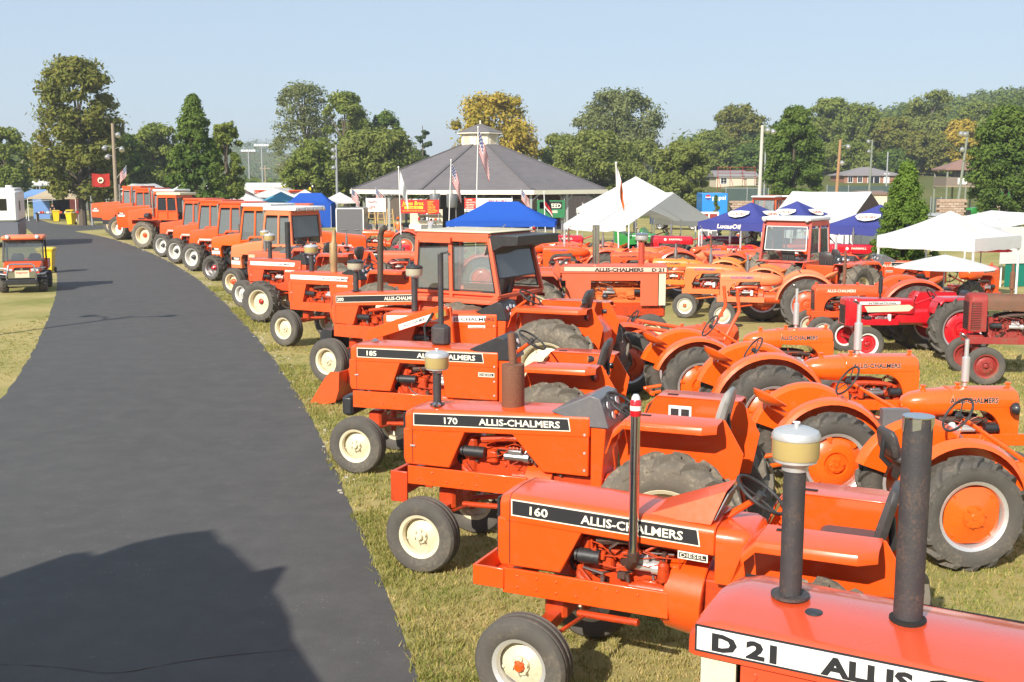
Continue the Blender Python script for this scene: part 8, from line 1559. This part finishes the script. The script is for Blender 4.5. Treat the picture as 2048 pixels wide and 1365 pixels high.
def van(label, X, Y, rz, m, L_=4.8, h=2.1):
    t = thing('van', label, 'van', (X, Y, 0), R(rz), 'parked vans and cars'); b = MB(); b.loft([[(-L_ / 2, y, z) for y, z in ((-.9, .4), (.9, .4), (.9, 1.1), (.75, h), (-.75, h), (-.9, 1.1))], [(L_ * .28, y, z) for y, z in ((-.9, .4), (.9, .4), (.9, 1.1), (.75, h), (-.75, h), (-.9, 1.1))], [(L_ * .42, y, z) for y, z in ((-.9, .4), (.9, .4), (.9, 1.1), (.7, 1.25), (-.7, 1.25), (-.9, 1.1))], [(L_ / 2, y, z) for y, z in ((-.85, .45), (.85, .45), (.85, .9), (.65, 1.05), (-.65, 1.05), (-.85, .9))]]); b.ob('body', m, t, bev=.03)
    for s in (1, -1):
        for x in (-L_ * .32, L_ * .30): wheel(t, 'wheel', (x, s * .82, .34), .34, .2, .2, s, 'rib', M_TYRE, M_STEEL, M_STEEL, None)
        b = MB(); b.prism([(-L_ * .45, 1.2), (L_ * .22, 1.2), (L_ * .2, h - .18), (-L_ * .45, h - .18)], s * .84, s * .88); b.ob('side_window', M_DGLASS, t)
    b = MB(); b.plate([(L_ * .285, -.72, h - .08), (L_ * .285, .72, h - .08), (L_ * .425, .70, 1.24), (L_ * .425, -.70, 1.24)], .012); b.ob('windscreen', M_DGLASS, t); return t
van('white van parked behind the pavilion posts', -10.8, 118, 10, M_WHITE); van('silver car parked beyond the long white tent', 19.5, 88, 15, M_SILV, 4.4, 1.5); van('dark blue car parked left of the soft drink trailer', 13.8, 92, 160, mat('dark_blue_car_paint', (.03, .05, .11), .3, 0, .8), 4.4, 1.5); van('white van behind the lamp poles at the right', 27.5, 93, 175, M_WHITE, 5.2, 2.2); van('silver car beside the block wall', 33.5, 88, 20, M_SILV, 4.3, 1.45)
t = thing('notice_board', 'pale notice board with dark panels left of the small dark fir', 'sign', (at(1398, 440, 62).x, 62, 0)); b = MB(); b.box((.55, 0, 1.55), (1.1, .06, 1.5)); b.ob('board', C_SWH, t)
for i in range(3):
    for j in range(2): b = MB(); b.box((.3 + j * .5, -.035, 1.05 + i * .48), (.42, .012, .36)); b.ob('panel', (M_GREY, C_SWH, M_RUST)[i], t)
for x in (.06, 1.04): b = MB(); b.box((x, 0, .45), (.06, .06, .9)); b.ob('post', M_POLEG, t)
tree('small dark fir standing right of the notice board', 1432, 392, 34, 64, 'cone', 'dark', 26, 120, .10, None, 77, .0, name='conifer', zbase=0)
p = at(538, 396, 150); t = thing('inflatable_slide', 'yellow and green inflatable slide far behind the striped tents', 'slide', (p.x, 150, 0))
for k, m_ in enumerate((M_YEL, C_ORANGE, mat('lime_vinyl', (.30, .50, .08), .5), M_YEL)): b = MB(); b.tube([(k * 1.1, 0, .3), (k * 1.1 + .6, .4, 1.4), (k * 1.1 + 1.6, .6, 2.6 + .2 * (k % 2)), (k * 1.1 + 2.4, .6, 2.9)], .5, 10); b.ob('slide_tube', m_, t)
p = at(43, 398, 133); t = thing('banner', 'long white banner on a scaffold above the tents at far left', 'banner', (p.x, 133, 0)); b = MB(); b.box((1.85, 0, 3.65), (3.7, .05, .62)); b.ob('sheet', C_WHITE, t)
for x in (.05, 1.85, 3.65): b = MB(); b.cyl((x, .06, 0), (x, .06, 4.0), .04, n=6); b.ob('scaffold_pole', M_POLEG, t)
# ================================================================== out of frame at the left: what throws the shadows on the road
t = thing('lamp_post', 'twin armed lamp post beyond the left edge that shades the road', 'lamp post', (-17.3, 22.2, 0)); b = MB(); b.tube([(0, 0, 0), (0, 0, 7.9)], [.11, .07], 10); b.ob('pole', M_POLEG, t)
for s in (-1, 1): b = MB(); b.tube([(0, 0, 7.2), (s * .5, .2, 7.6), (s * 1.1, .3, 7.7)], .04, 8); b.ob('arm', M_POLEG, t); lamp(t, (s * 1.2, .32, 7.66), (0, 0, -1), .22, M_POLEG, M_LAMP, 'lamp_head', .2)
# unseen body added to throw the shadow, shaped from its edge on the asphalt
YC = 4.2; ct = 1 / math.tan(SUN_EL); pr_ = []
for px, py in ((-420, 1300), (-200, 1215), (0, 1156), (140, 1108), (180, 1104), (192, 1112), (270, 1086), (345, 1070), (428, 1060), (446, 1088), (460, 1092), (514, 1143), (570, 1132), (574, 1137), (528, 1158), (560, 1196), (582, 1240), (587, 1278), (645, 1365), (690, 1440)):
    s_ = G(px, py); h_ = (s_.y - YC) / (ct * math.cos(SHADOW_AZ)); pr_.append((s_.x - ct * h_ * math.sin(SHADOW_AZ), h_))
xa, xb_ = pr_[0][0], pr_[-1][0]; t = thing('shadow_caster', 'unseen shadow combine harvester parked beside the photographer, out of frame', 'caster', (xa, YC, 0))
pr_ = [(x - xa, z) for x, z in pr_]; b = MB(); b.prism(pr_ + [(pr_[-1][0] - .1, .9), (0, .9)], -2.6, 0); b.ob('body', M_OR, t, ang=.4)
b = MB(); b.box((1.6, -1.3, 3.2), (1.8, 2.64, .5)); b.ob('side_window', M_DGLASS, t)
for x in (.9, pr_[-1][0] - 1.1):
    for y in (-2.3, -.4): wheel(t, 'wheel', (x, y, .85), .85, .5, .45, 1 if y > -1 else -1, 'lug', M_TYRE, M_CREAM, M_CREAM, M_OR, 'plain')
b = MB(); b.box((pr_[-1][0] / 2, -1.3, .8), (pr_[-1][0] * .8, 1.2, .4)); b.ob('chassis', M_BLK, t)
